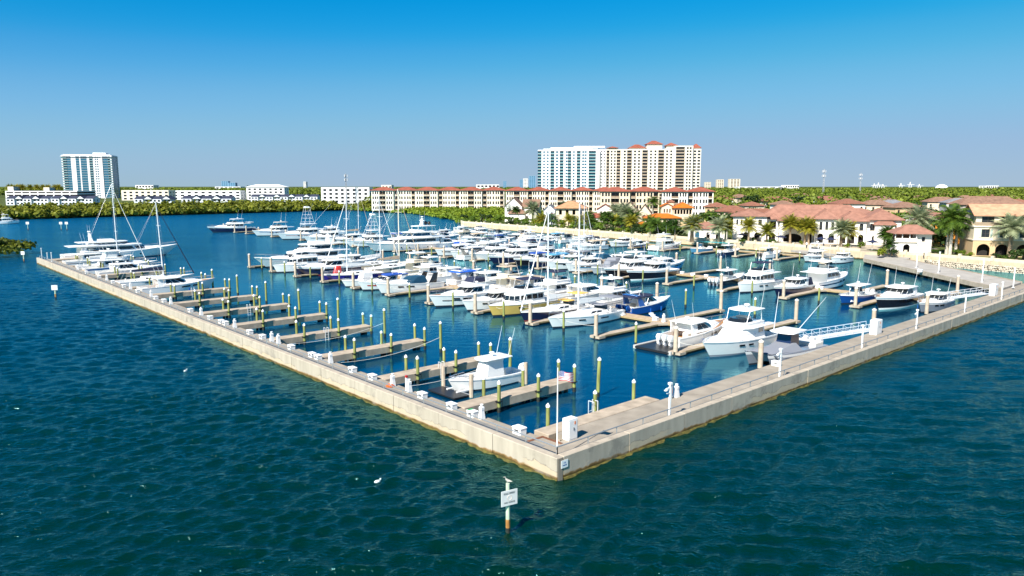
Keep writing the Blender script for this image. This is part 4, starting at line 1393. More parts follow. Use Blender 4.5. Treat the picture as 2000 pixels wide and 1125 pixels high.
# -- inner dock, near row (bows towards the camera-left)
express(at(85.8, K(-4) + .6, -1), 10.6, 'white express cruiser with dark underside beside the inner gangway', hull=GREYG, up=GEL, top='hard', detail=2)
express(at(85.6, K(-3) + .1, -1), 13.8, 'black hulled express yacht with blue canvas hardtop', hull=BLACK, up=GEL, top='hard', canvas=CANV_B, detail=2, stripe=GEL)
center_console(at(85.4, K(-2) + .3, -1), 10.6, 'blue hulled open boat with white hardtop and clear screens', hull=BLUE, outb=2)
express(at(85.6, K(0) - .4, -1), 11.8, 'navy hulled cruiser with white hardtop beside the white trawler', hull=NAVY, up=GEL, top='hard')
flybridge(at(85.6, K(1) + .1, -1), 12.6, 'white trawler with row of cabin windows and navy flybridge cover', trawler=True, bimini=CANV_N)
center_console(at(90.4, K(2) + 2.6, 1), 10.4, 'black hulled open fishing boat with white hardtop facing the shore', hull=BLACK, top=GEL, outb=3)
express(at(85.2, K(5) + .2, -1), 14.6, 'white sport yacht with broad black hull stripe', hull=BLACK, up=GEL, stripe=GEL, top='hard', detail=2)
flybridge(at(85.4, K(6) + .2, -1), 15.4, 'large white motor yacht with black lower hull beside the black striped one', hull=BLACK, up=GEL)
center_console(at(86.0, K(7) + .2, -1), 11.0, 'pale grey open boat with grey covers in the inner dock near row', hull=mat('pale_grey_gelcoat', (.5, .52, .55), .25), outb=3, ttop=False, cover=CANV_G)
express(at(85.4, K(9), -1), 12.8, 'white cruiser with green tinted windows in the inner dock near row', wcol=mat('green_glass', (.01, .06, .06), .08))
express(at(85.2, K(10) + .2, -1), 12.2, 'white cruiser with light blue arch in the inner dock near row', hull=NAVY, up=GEL, top='canvas', canvas=SKYB, arch=SKYB)
express(at(85.2, K(11), -1), 11.6, 'dark hulled cruiser with blue canvas in the inner dock near row', hull=BLACK, up=GEL, top='canvas', canvas=CANV_B)
flybridge(at(85.2, K(12.2), -1), 15.0, 'navy hulled motor yacht with white house in the inner dock near row', hull=NAVY, up=GEL)
flybridge(at(85.6, K(13.6), -1), 14.4, 'white yacht with long flat white canopy in the inner dock near row', bimini=GEL)
express(at(85.2, K(15), -1), 12.6, 'white cruiser right of the long white superyacht', top='hard')
express(at(86.0, K(16.4), -1), 12.0, 'small white cruiser just right of the long superyacht', top='canvas', canvas=CANV_W)
megayacht(at(85.5, K(20.2), -1), 27.0, 'long white superyacht with black satellite domes on its hardtop', 1)
flybridge(at(84.5, K(23.5), -1), 15.8, 'sport fishing yacht with tall tuna tower beyond the front row yacht', tower=True)
express(at(84.0, K(25.6), -1), 14.0, 'white cruiser between the two tall tuna tower yachts', top='hard')
flybridge(at(84.2, K(28.2), -1), 16.0, 'white cruiser yacht beyond the tuna tower yacht', bimini=GEL)
flybridge(at(84.0, K(31.0), -1), 19.0, 'sport fishing yacht with tuna tower in the far left row', tower=True)
flybridge(at(84.0, K(35.0), -1), 17.0, 'white yacht with dark blue hatless bridge in the far left row', bimini=GEL2)
flybridge(at(80.5, K(40.8), -1), 18.5, 'black hulled yacht with tender at the far left end of the docks', hull=NAVY, up=GEL, tender=True, bimini=GEL)
# -- inner dock, shore side row (bows away)
flybridge(at(100.2, K(0), 1), 15.5, 'white convertible yacht with black outboard tender and covered bow', bimini=GEL, detail=2)
express(at(99.6, K(6) + .6, 1), 12.6, 'white cruiser with light blue bow sides facing the shore', hull=SKYB, up=GEL)
express(at(100.0, K(7) + .4, 1), 13.6, 'white sedan cruiser with black side screen facing the shore', detail=1)
express(at(99.6, K(8) + .3, 1), 12.8, 'white cruiser with dark arched window facing the shore', detail=1)
express(at(99.6, K(9.2), 1), 11.0, 'white open cruiser with raked windscreen facing the shore', top='open', wcol=GLASSB)
express(at(99.8, K(11.2), 1), 13.0, 'long white cruiser with bow towards the shore, middle of the inner dock', top='hard')
flybridge(at(99.2, K(12.4), 1), 12.4, 'white yacht with navy bridge cover on the shore side of the inner dock', bimini=CANV_N)
flybridge(at(100.2, K(13.6), 1), 15.6, 'medium blue hulled sport fishing yacht with white house', hull=mat('mid_blue_gelcoat', (.015, .12, .34), .2, coat=.5), up=GEL)
express(at(99.4, K(15), 1), 11.6, 'white cruiser left of the medium blue yacht', top='canvas', canvas=CANV_W)
flybridge(at(99.6, K(16.4), 1), 13.2, 'white yacht with green canvas left of the medium blue yacht', bimini=mat('green_canvas', (.02, .1, .07), .8))
express(at(99.6, K(18), 1), 12.4, 'white cruiser on the shore side near the superyacht stern', top='hard')
express(at(99.6, K(20), 1), 12.8, 'white cruiser with black windows behind the superyacht stern', top='hard')
sailboat(at(99.4, K(29.3), 1), 12.5, 'sailboat with twin stays near the far channel', mast=16.5, cover=CANV_T, tilt=-.01)
# -- along the shore
express(at(141.6, K(13.2), 1), 8.6, 'small navy and white runabout near the shore wall', hull=NAVY, up=GEL, top='canvas', canvas=CANV_W, outb=1)
flybridge(at(142.6, K(11.6), 1), 13.4, 'white sport fishing yacht with open tower top near the shore wall', tower=False, bimini=GEL)
center_console(at(141.6, K(9.6), -1), 9.4, 'light blue open boat near the shore wall', hull=SKYB, outb=2, ttop=False)
center_console(at(142.2, K(8.0), 1), 9.6, 'dark blue open boat with tower frame near the shore wall', hull=NAVY, outb=2)
center_console(at(142.6, K(6.0), 1), 10.4, 'white open boat with black outboards near the shore wall', outb=2, cowl=BLKP, stripe=BLACK)
flybridge(at(142.2, K(4.0), -1), 10.6, 'white fishing yacht with clear bridge enclosure near the clubhouse', bimini=GEL)
express(at(142.6, K(2.9), -1), 9.8, 'white walkaround boat with hardtop beside the shore pier', outb=2, cowl=BLKP, top='hard')
sailboat(at(131.0, K(15.6), 1), 11.0, 'white sailboat with slim mast between inner dock and shore', mast=13.6)
for i, (k, c, lab, kw) in enumerate((
        (14.4, express, 'white cruiser by the shore wall with black bow rails', {}),
        (15.9, express, 'white cruiser with navy canvas by the shore wall', dict(top='canvas', canvas=CANV_N)),
        (17.0, express, 'white cruiser with black windscreen by the shore wall', {}),
        (18.2, center_console, 'open boat with black canopy by the shore wall', dict(top=BLKP)),
        (19.4, express, 'white cruiser with light blue canvas by the shore wall', dict(top='canvas', canvas=SKYB)),
        (20.8, express, 'white low cruiser by the shore wall left of light blue canvas', {}),
        (22.4, express, 'black topped cruiser by the shore wall', dict(top='canvas', canvas=BLKP, hull=BLACK, up=GEL)),
        (24.0, express, 'black canopied runabout by the shore wall corner', dict(top='canvas', canvas=BLKP)),
        (26.0, flybridge, 'white yacht with open bridge by the end of the shore wall', {}),
        (28.0, express, 'farthest white cruiser by the end of the shore wall', {}))):
    c(at(141.0 - (i % 3), K(k), 1 if i % 2 else -1), 11.2 if c is not flybridge else 12, lab, **kw)
for i, (a, k, lab, kw) in enumerate((
        (118, 22.0, 'white cruiser with tan canvas moored beyond the inner dock', dict(top='canvas', canvas=CANV_T)),
        (116, 24.0, 'white cruiser with grey canvas moored beyond the inner dock', dict(top='canvas', canvas=CANV_G)),
        (112, 26.0, 'white hardtop cruiser moored beyond the superyacht', dict()),
        (110, 18.6, 'white cruiser with navy canvas moored beyond the inner dock', dict(top='canvas', canvas=CANV_N)),
        (104, 22.4, 'white cruiser with black hull moored beyond the superyacht', dict(hull=BLACK, up=GEL)),
        (104, 25.0, 'white cruiser with blue canvas moored beyond the superyacht', dict(top='canvas')),
        (100, 33.0, 'lone white cruiser moored on the far channel side', dict()))):
    express(at(a, K(k), 1 if i % 2 else -1), 12.5, lab, **kw)
# second line of moorings between the inner dock and the shore
for i, (a, k, c, lab, kw) in enumerate((
        (124, 13.9, express, 'white cruiser with tan canvas between inner dock and shore, rightmost of that line', dict(top='canvas', canvas=CANV_T)),
        (123, 17.2, express, 'white sport cruiser between inner dock and shore sailboat', {}),
        (124, 18.6, flybridge, 'white flybridge yacht between inner dock and shore', {}),
        (122, 20.2, express, 'white cruiser with blue canvas between inner dock and shore', dict(top='canvas', canvas=CANV_B)),
        (123, 22.0, center_console, 'white open boat between inner dock and shore', dict(outb=3)),
        (126, 24.2, flybridge, 'cream yacht between inner dock and shore', dict(house=GEL2)),
        (124, 26.4, express, 'leftmost white cruiser between inner dock and shore', {}),
        (99.6, 10.2, express, 'white cruiser with grey canvas on the shore side of the inner dock', dict(top='canvas', canvas=CANV_G)),
        (85.4, 8.1, express, 'white cruiser right of the green windowed one', {}),
        (85.0, 14.3, express, 'white cruiser with black canvas right of the superyacht bow', dict(top='canvas', canvas=BLKP)))):
    c(at(a, K(k), 1 if i % 2 else -1), 12.0, lab, **kw)
# -- against the left wall
center_console((MW(10.6, 19.6), TH + PI), 8.4, 'white center console boat with white hardtop on a lift beside the nearest finger pier', outb=1, cover=CANV_W, cowl=WHITE)
megayacht((MW(19.2, 173.4), TH), 27.0, 'large white yacht with black window band behind the far end of the left wall', 2, stripe=GREYG)
flybridge((MW(10.4, 158.0), TH), 14.5, 'white motor yacht beside the big yacht near the far end of the left wall', bimini=GEL)
sailboat((MW(10.5, 147.2), TH), 14.0, 'tall two stay sailboat near the far end of the left wall', mast=17.4, cover=CANV_W, tilt=.01)
flybridge((MW(10.4, 139.5), TH), 14.5, 'white covered motor yacht beside the tall two stay sailboat', bimini=CANV_W, enclosure=CANV_W)
express((MW(10.0, 130.6), TH), 12.5, 'white hardtop cruiser under the left wall lamps', top='hard')
sailboat((MW(9.8, 113.0), TH), 13.5, 'sailboat with navy blue sail cover on the left wall', mast=13.8, cover=CANV_N, tilt=.035)
express((MW(9.6, 100.6), TH), 12.5, 'white express cruiser with red and white flag at its stern on the left wall', top='hard', detail=2)
# boat far out in the channel
flybridge((P(16, 437), TH), 9.5, 'small white boat out in the channel at the far left', trawler=True)

# lift under the centre console: four posts, two bunks, beams
lf = empty('boat_lift', frame(10.6, 19.6), TH, 'pile mounted boat lift cradling the white center console boat', 'boat lift')
for x in (-3.2, 3.2):
    MB().box(x - .12, x + .12, -1.9, 1.9, .02, .16).build('cradle_beam', GALV, lf)
    for y in (-2.0, 2.0):
        MB().cyl((x, y, -1.2), (x, y, 2.0), .2, .18, 8).build('lift_post', PILE_T, lf)
for y in (-.7, .7):
    MB().box(-3.8, 3.2, y - .1, y + .1, .165, .3).build('bunk', WHITE, lf)
MB().box(-5.0, -3.4, -1.9, 1.9, .1, .22).build('lift_platform', BLKP, lf)
# floating drive-on lift under the tan express
fl_ = empty('floating_lift', frame(35.4, K(-2)), TH, 'black floating lift platform under the stern of the tan express boat', 'boat lift')
MB().box(-2.4, 3.2, -2.3, 2.3, .05, .3).build('platform', BLKP, fl_)
for y in (-2.35, 2.35):
    MB().box(-2.4, 4.0, y - .18, y + .18, -.1, .38).build('float_tank', mat('lift_tank', (.45, .43, .4), .6), fl_)
# ================================================================ LAND AND SHORE
LAND_Z = 1.7
GRASS = mat('lawn_and_soil', (0.07, 0.09, 0.025), 0.95, var=0.45, vscale=0.05, spec=0.1)
PAVE = mat('promenade_paving', (0.42, 0.35, 0.26), 0.9, var=0.1, vscale=0.6, spec=0.2)
SHOREW = seawall_mat('shore_wall_stone', (0.5, 0.41, 0.28), (0.4, 0.32, 0.22))
BALU = mat('balustrade_limestone', (0.58, 0.5, 0.36), 0.85, var=0.1, vscale=1.0, spec=0.2)
SHORE = [(-23, 327), (41, 243), (72, 201), (87, 181), (97, 169), (108, 152), (150, 82), (215, -20)]
BANK = [(-900, 60), (-420, 290), (-275, 394), (-231, 440), (-175, 500), (-124, 553), (-95, 520), (-64, 481), (-40, 420), (-28, 382), (-22, 345)]
def off_left(pts, d):
    """polyline shifted to the left of its direction by d"""
    out = []
    for i, p in enumerate(pts):
        a = pts[max(0, i - 1)]; b = pts[min(len(pts) - 1, i + 1)]
        dx, dy = b[0] - a[0], b[1] - a[1]
        ln = math.hypot(dx, dy)
        out.append((p[0] - dy / ln * d, p[1] + dx / ln * d))
    return out
bank_in = off_left(BANK, 7)
poly = bank_in + off_left(SHORE, 0.6) + [(3000, -200), (30000, 3000), (30000, 39000), (-30000, 39000), (-30000, 500)]
g = MB()
g.add([(x, y, LAND_Z) for x, y in poly], [tuple(range(len(poly)))])
sk = len(g.v)
lo = [(x, y, -1.0) for x, y in poly]
n_ = len(poly)
g.add([(x, y, LAND_Z) for x, y in poly] + lo, [((i + 1) % n_, i, i + n_, (i + 1) % n_ + n_) for i in range(n_)])
tag(g.build('ground', GRASS), 'green and sandy shore land reaching to the horizon', kind='structure')
# paved promenade strip behind the wall
s0, s1 = off_left(SHORE, 0.7), off_left(SHORE, 5.5)
q = MB()
for i in range(len(SHORE) - 1):
    q.quad((*s0[i], LAND_Z + .01), (*s0[i + 1], LAND_Z + .01), (*s1[i + 1], LAND_Z + .01), (*s1[i], LAND_Z + .01))
tag(q.build('promenade', PAVE), 'pale paved promenade along the shore wall', kind='structure')
# clubhouse terrace
tz = MB().add([(58, 224, LAND_Z + .02), (76, 203, LAND_Z + .02), (91, 186, LAND_Z + .02), (112, 190, LAND_Z + .02), (112, 205, LAND_Z + .02), (66, 225, LAND_Z + .02)], [(0, 1, 2, 3, 4, 5)])
tag(tz.build('terrace', PAVE), 'pale stone terrace in front of the clubhouse', kind='structure')

# shore wall: stone panels between piers, each with a balustrade panel
sw = empty('shore_wall', (0, 0, 0), 0, 'long cream stone shore wall with balustrade posts in front of the houses', 'wall')
pan = {}
def wall_piece(name, ln, y0, y1, z0, z1, m):
    key = (name, round(ln, 1), y0, y1, z0, z1)
    if key not in pan:
        pan[key] = MB().bbox(0.03, ln - 0.03, y0, y1, z0, z1, .03).mesh(name, m)
    return pan[key]
def along(pts, step):
    for (a, b) in zip(pts[:-1], pts[1:]):
        ln = math.dist(a, b)
        n = max(1, round(ln / step))
        ang = math.atan2(b[1] - a[1], b[0] - a[0])
        for i in range(n):
            t = i / n
            yield (a[0] + (b[0] - a[0]) * t, a[1] + (b[1] - a[1]) * t), ang, ln / n
for p, ang, ln in along(SHORE[:-1], 6.0):
    if 84 < p[0] < 90:                       # opening where the pier lands
        hi = False
    else:
        hi = True
    obj('stone_panel', wall_piece('stone_panel', ln, 0, .6, -1.2, LAND_Z + .15, SHOREW), sw, (*p, 0), ang)
    if hi:
        obj('balustrade', wall_piece('balustrade', ln, .15, .4, LAND_Z + .16, LAND_Z + .85, BALU), sw, (*p, 0), ang)
        obj('post', wall_piece('post', .62, -.05, .58, LAND_Z + .16, LAND_Z + 1.25, BALU), sw, (*p, 0), ang)

# rip-rap rocks below the wall on the right
ROCK = mat('riprap_rock', (.42, .36, .27), .9, var=.35, vscale=1.2, bump=.05, bscale=3)
r3 = random.Random(11)
rocks = MB()
for p, ang, ln in along(SHORE[4:8], .5):
    for row in range(4):
        d = .3 + row * .75 + r3.uniform(-.2, .2)
        x, y = p[0] + math.sin(ang) * d, p[1] - math.cos(ang) * d
        s = r3.uniform(.28, .55)
        z = .95 - row * .32
        vs = []
        for k in range(6):
            t = k * PI / 3 + r3.uniform(-.3, .3)
            rr = s * r3.uniform(.7, 1.1)
            vs.append((x + rr * math.cos(t), y + rr * math.sin(t), z + r3.uniform(-.3, .05) * s))
        vs.append((x + r3.uniform(-.1, .1), y, z + s * r3.uniform(.5, .8)))
        vs.append((x, y, z - s))
        rocks.add(vs, [(k, (k + 1) % 6, 6) for k in range(6)] + [((k + 1) % 6, k, 7) for k in range(6)])
tag(rocks.build('riprap_rocks', ROCK), 'pale rip-rap rocks along the foot of the shore wall at right', 'rocks', kind='stuff')

# access pier from the shore to the right wall
pr = empty('access_pier', (0, 0, 0), 0, 'wide grey concrete pier linking the shore to the right breakwater wall', 'pier')
L0, L1 = P(1688, 506, 1.2), MW(109.5, 4.45)
R0, R1 = P(1772, 507, 1.2), MW(121.5, 4.45)
DKP = mat('pier_deck_grey', (.36, .33, .29), .9, var=.14, vscale=.6, spec=.2)
n_ = 13
for i in range(n_):
    def lp(t): return (L0[0] + (L1[0] - L0[0]) * t, L0[1] + (L1[1] - L0[1]) * t)
    def rp2(t): return (R0[0] + (R1[0] - R0[0]) * t, R0[1] + (R1[1] - R0[1]) * t)
    a, b = (i + .006) / n_, (i + .994) / n_
    MB().prism([lp(b), rp2(b), rp2(a), lp(a)], .62, 1.2 + rng.uniform(-.006, .006)).build('deck_panel', DKP, pr)
    for f in (0.12, .88):
        c0, c1 = lp((a + b) / 2), rp2((a + b) / 2)
        x, y = c0[0] + (c1[0] - c0[0]) * f, c0[1] + (c1[1] - c0[1]) * f
        MB().cyl((x, y, -1.3), (x, y, .62), .28, .28, 8).build('support_pile', WET, pr)
for c, d in ((L0, L1), (R0, R1)):
    ang = math.atan2(d[1] - c[1], d[0] - c[0]); ln = math.dist(c, d)
    o = MB().box(0, ln, -.14, .14, .55, 1.34).build('kerb', CONC, pr, (*c, 0), ang)
# landing platform at the shore end
lp_ = MB().prism([P(1686, 505.6, 1.2), P(1774, 506.6, 1.2), P(1786, 497, 1.2), P(1690, 495, 1.2)], .7, 1.25)
tag(lp_.build('landing_platform', DKP), 'grey landing at the shore end of the access pier', kind='structure')
jp = MB().prism([MW(147, 52.3), MW(151, 50), MW(157, 62), MW(154, 64)], .7, 1.15)
tag(jp.build('access_pier', DKP), 'narrow pier beside the shore wall below the clubhouse', 'pier')

# ================================================================ BUILDINGS
def fw_xy(u, Z):
    return ((u - 1000) / FPX * (Z * CP + 16.3 * SP), Z)
TERRA = mat('terracotta_tiles', (.23, .1, .065), .8, var=.22, vscale=.9, bump=.04, bscale=3, spec=.2)
PINKT = mat('pale_terracotta_tiles', (.28, .14, .1), .8, var=.2, vscale=.8, bump=.04, bscale=3, spec=.2)
ORNT = mat('orange_tiles', (.46, .13, .014), .8, var=.18, vscale=.9, bump=.04, bscale=3, spec=.2)
REDT = mat('red_tiles', (.27, .08, .05), .8, var=.2, vscale=.4, bump=.04, spec=.2)
BRNT = mat('brown_shingles', (.22, .13, .09), .85, var=.25, vscale=.8, spec=.2)
GRYT = mat('grey_shingles', (.2, .2, .21), .85, var=.2, vscale=.8, spec=.2)
NVYT = mat('dark_slate_roof', (.03, .035, .06), .7, var=.2, vscale=.5, spec=.3)
STUC = mat('white_stucco', (.78, .75, .68), .85, var=.05, vscale=.5, spec=.2)
STUB = mat('bluish_white_stucco', (.66, .72, .78), .85, var=.05, vscale=.5, spec=.2)
CREAM = mat('cream_stucco', (.68, .58, .43), .85, var=.07, vscale=.5, spec=.2)
TANS = mat('tan_stucco', (.6, .42, .24), .85, var=.08, vscale=.5, spec=.2)
ORNS = mat('orange_stucco', (.62, .24, .04), .85, var=.08, vscale=.5, spec=.2)
TRIM = mat('pale_trim', (.74, .66, .54), .8, spec=.2)
BGL = mat('building_glass', (.02, .025, .03), .1, spec=.6)
BGLB = mat('blue_tower_glass', (.03, .13, .2), .1, spec=.7)
BGLT = mat('teal_balcony_glass', (.09, .25, .27), .15, spec=.6)
BRRL = mat('bronze_railing', (.3, .22, .15), .5)
DARKIN = mat('dark_interior', (.02, .016, .014), .9)
FRAME = mat('window_frame_dark', (.06, .05, .045), .6)

def wall_panel(mb, W, h, ops, xf, z0=0, dep=.28):
    """wall in plane y=0 (outside towards -y) with real openings; ops: (x0,x1,z0,z1,arch)"""
    old = mb.xf
    mb.xf = xf
    xs = sorted({0, W} | {o[0] for o in ops} | {o[1] for o in ops})
    zs = sorted({0, h} | {o[2] for o in ops} | {o[3] for o in ops})
    for a, b in zip(xs[:-1], xs[1:]):
        for c, d in zip(zs[:-1], zs[1:]):
            mx, mz = (a + b) / 2, (c + d) / 2
            if any(o[0] < mx < o[1] and o[2] < mz < o[3] for o in ops):
                continue
            mb.quad((a, 0, z0 + c), (b, 0, z0 + c), (b, 0, z0 + d), (a, 0, z0 + d))
    for o in ops:
        a, b, c, d = o[:4]
        mb.quad((a, 0, z0 + c), (a, dep, z0 + c), (a, dep, z0 + d), (a, 0, z0 + d))
        mb.quad((b, dep, z0 + c), (b, 0, z0 + c), (b, 0, z0 + d), (b, dep, z0 + d))
        mb.quad((a, 0, z0 + d), (a, dep, z0 + d), (b, dep, z0 + d), (b, 0, z0 + d))
        mb.quad((a, 0, z0 + c), (b, 0, z0 + c), (b, dep, z0 + c), (a, dep, z0 + c))
        if len(o) > 4 and o[4]:
            r = (b - a) / 2
            rh = min(r, (d - c) * .5) if o[4] is True else o[4]
            cx = (a + b) / 2
            N = 6
            arc = [(cx - r * math.cos(PI * k / (2 * N)), d - rh + rh * math.sin(PI * k / (2 * N))) for k in range(N + 1)]
            for sgn in (1, -1):
                pts = [((x if sgn > 0 else 2 * cx - x), z) for x, z in arc]
                cor = (a if sgn > 0 else b, d)
                for p, q2 in zip(pts[:-1], pts[1:]):
                    t = [(cor[0], -.003, z0 + cor[1]), (p[0], -.003, z0 + p[1]), (q2[0], -.003, z0 + q2[1])]
                    mb.add(t, [(0, 1, 2)] if sgn > 0 else [(0, 2, 1)])
    mb.xf = old
def hip_roof(mb, x0, x1, y0, y1, z, h, ov=.6, caps=True):
    x0 -= ov; x1 += ov; y0 -= ov; y1 += ov
    W, D = x1 - x0, y1 - y0
    if W >= D:
        r0, r1 = (x0 + D / 2, (y0 + y1) / 2), (x1 - D / 2, (y0 + y1) / 2)
    else:
        r0, r1 = ((x0 + x1) / 2, y0 + W / 2), ((x0 + x1) / 2, y1 - W / 2)
    t = .16
    v = [(x0, y0, z), (x1, y0, z), (x1, y1, z), (x0, y1, z), (x0, y0, z + t), (x1, y0, z + t), (x1, y1, z + t), (x0, y1, z + t), (r0[0], r0[1], z + t + h), (r1[0], r1[1], z + t + h)]
    f = [(3, 2, 1, 0), (0, 1, 5, 4), (1, 2, 6, 5), (2, 3, 7, 6), (3, 0, 4, 7)]
    if W >= D:
        f += [(4, 5, 9, 8), (5, 6, 9), (6, 7, 8, 9), (7, 4, 8)]
        hips = [(4, 8), (7, 8), (5, 9), (6, 9), (8, 9)]
    else:
        f += [(4, 5, 8), (5, 6, 9, 8), (6, 7, 9), (7, 4, 8, 9)]
        hips = [(4, 8), (5, 8), (6, 9), (7, 9), (8, 9)]
    mb.add(v, f)
    if caps:
        for a, b in hips:
            if math.dist(v[a], v[b]) > .1:
                mb.cyl(v[a], v[b], .11, .11, 5, 1)
def gable_roof(mb, wall, x0, x1, y0, y1, z, h, ov=.45, axis='y'):
    """axis = direction of the ridge"""
    t = .18
    if axis == 'y':
        a, b, cx = x0, x1, (x0 + x1) / 2
        for s, e in ((a - ov, cx), (b + ov, cx)):
            zz = z - ov * h / ((b - a) / 2)
            lo_, hi_ = (s, zz), (e, z + h)
            mb.add([(lo_[0], y0 - ov, lo_[1]), (lo_[0], y1 + ov, lo_[1]), (hi_[0], y1 + ov, hi_[1]), (hi_[0], y0 - ov, hi_[1]),
                    (lo_[0], y0 - ov, lo_[1] + t), (lo_[0], y1 + ov, lo_[1] + t), (hi_[0], y1 + ov, hi_[1] + t), (hi_[0], y0 - ov, hi_[1] + t)],
                   [(0, 1, 2, 3), (7, 6, 5, 4), (0, 4, 5, 1), (1, 5, 6, 2), (3, 2, 6, 7), (0, 3, 7, 4)])
        for y in (y0, y1):
            wall.add([(a, y, z), (b, y, z), (cx, y, z + h)], [(0, 1, 2)])
    else:
        a, b, cy = y0, y1, (y0 + y1) / 2
        for s in (a - ov, b + ov):
            zz = z - ov * h / ((b - a) / 2)
            mb.add([(x0 - ov, s, zz), (x1 + ov, s, zz), (x1 + ov, cy, z + h), (x0 - ov, cy, z + h),
                    (x0 - ov, s, zz + t), (x1 + ov, s, zz + t), (x1 + ov, cy, z + h + t), (x0 - ov, cy, z + h + t)],
                   [(0, 1, 2, 3), (7, 6, 5, 4), (0, 4, 5, 1), (1, 5, 6, 2), (3, 2, 6, 7), (0, 3, 7, 4)])
        for x in (x0, x1):
            wall.add([(x, a, z), (x, b, z), (x, cy, z + h)], [(0, 1, 2)])
def volume(root, x0, x1, y0, y1, h, wm, roof=None, front=(), left=(), right=(), z0=0.0, rm=None, wname='wall', back_dark=True, panes=True):
    """one block of a house; roof = ('hip'|'gx'|'gy'|'flat', rise, overhang)"""
    wall = MB()
    sides = [((x0, y0, 0, 0), x1 - x0, front), ((x1, y0, 0, PI / 2), y1 - y0, right), ((x1, y1, 0, PI), x1 - x0, ()), ((x0, y1, 0, -PI / 2), y1 - y0, left)]
    for xf, W, ops in sides:
        wall_panel(wall, W, h, [o[:5] for o in ops], xf, z0)
    roofm = MB()
    z = z0 + h
    if roof:
        if roof[0] == 'hip':
            hip_roof(roofm, x0, x1, y0, y1, z, roof[1], roof[2])
        elif roof[0] == 'gx':
            gable_roof(roofm, wall, x0, x1, y0, y1, z, roof[1], roof[2], 'x')
        elif roof[0] == 'gy':
            gable_roof(roofm, wall, x0, x1, y0, y1, z, roof[1], roof[2], 'y')
        else:
            roofm.box(x0 - .15, x1 + .15, y0 - .15, y1 + .15, z + .003, z + roof[1])
    wall.build(wname, wm, root)
    if roofm.v:
        roofm.build('roof', [rm or TERRA, PINKT], root)
    if panes:
        for xf, W, ops in sides:
            for o in ops:
                kind = o[5] if len(o) > 5 else 'win'
                a, b, c, d = o[:4]
                p = MB(); p.xf = xf
                if kind == 'open':
                    p.box(a + .01, b - .01, 1.6, 1.65, z0 + c, z0 + d)
                    p.build('dark_interior', DARKIN, root)
                    continue
                p.quad((a, .24, z0 + c), (b, .24, z0 + c), (b, .24, z0 + d), (a, .24, z0 + d))
                w_ = p.build('window', BGL if kind == 'win' else BGLB, root)
                fr = MB(); fr.xf = xf
                t = .06
                fr.box((a + b) / 2 - t / 2, (a + b) / 2 + t / 2, .16, .23, z0 + c, z0 + d)
                fr.box(a, b, .17, .225, z0 + (c + d) / 2 - t / 2, z0 + (c + d) / 2 + t / 2)
                fr.build('frame', FRAME, w_)
                s = MB(); s.xf = xf
                s.box(a - .12, b + .12, -.09, -.004, z0 + c - .12, z0 + c - .005)
                s.build('sill', TRIM, w_)
    return wall
def building(name, label, xy, rz, cat='house', group=None):
    return empty(name, (xy[0], xy[1], LAND_Z), rz, label, cat, group)
def row_ops(n, x0, x1, w, z0, z1, arch=False, kind='win'):
    if n == 1:
        return [((x0 + x1) / 2 - w / 2, (x0 + x1) / 2 + w / 2, z0, z1, arch, kind)]
    return [(x0 + (x1 - x0) * i / (n - 1) - w / 2, x0 + (x1 - x0) * i / (n - 1) + w / 2, z0, z1, arch, kind) for i in range(n)]

# ---- the clubhouse
club = building('clubhouse', 'large white clubhouse with pale terracotta hip roofs and arched openings behind palms', (66.5, 219), R(-18), 'clubhouse')
volume(club, 0, 9.6, 0, 12, 7.4, STUC, ('hip', 2.0, .8), row_ops(3, 1.2, 3.6, .55, 4.9, 6.5) + [(7.2, 8.2, 4.9, 6.5, False, 'win'), (3.0, 4.6, 0.2, 2.7, True, 'open'), (6.2, 7.8, .2, 2.7, True, 'open')], left=row_ops(3, 2, 9, .8, 4.6, 6.2), rm=PINKT)
volume(club, 9.75, 13.0, 1.2, 12, 6.6, STUC, ('hip', 1.4, .7), [(.6, 2.5, 3.7, 6.0, False, 'open'), (.6, 2.4, .2, 2.6, True, 'open')], rm=PINKT)
volume(club, 13.15, 22.6, -1.0, 12, 6.3, STUC, ('hip', 3.0, .8), [(.9, 7.0, 3.6, 5.9, False, 'open'), (1.2, 6.2, .15, 2.6, 1.3, 'open'), (7.8, 8.9, .2, 2.5, True, 'open')], right=[(1, 2, 3.6, 5.6, False, 'win')], rm=PINKT)
bal = MB().box(14.0, 20.2, -1.12, -1.02, 3.6, 4.5)
bal.build('balcony_parapet', STUC, club)
volume(club, 22.75, 28.8, -2.6, 12, 7.0, STUC, ('hip', 2.6, .8), row_ops(3, 1.5, 4.6, .75, 3.9, 6.2) + row_ops(2, 1.5, 4.4, 1.5, .2, 2.9, True, 'open'), left=[(2, 3, 3.8, 6, False, 'win')], rm=PINKT)
volume(club, 28.95, 36.0, -3.4, 12, 6.5, STUC, ('hip', 2.4, .8), row_ops(3, 1.4, 5.8, 1.0, 3.9, 5.9, True) + row_ops(3, 1.2, 5.8, 1.35, .2, 2.8, True, 'open'), rm=PINKT)
volume(club, 36.15, 45.0, -2.2, 12, 6.9, STUC, ('hip', 2.7, .8), [(1.0, 2.2, 3.9, 5.9, False, 'win'), (1.6, 3.2, .2, 2.7, True, 'open'), (6.2, 7.4, 4.2, 5.6, False, 'win')], right=row_ops(2, 3, 9, 2.4, 4.0, 6.0, False, 'blue'), rm=PINKT)
volume(club, 38.2, 43.2, -3.6, -2.25, 5.6, STUC, ('hip', .8, .5), [], rm=PINKT)
volume(club, 15.0, 24.0, 12.2, 20, 9.4, STUC, ('hip', 1.6, .8), row_ops(4, 2.0, 5.6, .5, 7.3, 8.8), right=[(1, 5, 7.2, 8.8, False, 'blue')], left=[(2, 3, 7.3, 8.8, False, 'win')], rm=TERRA)
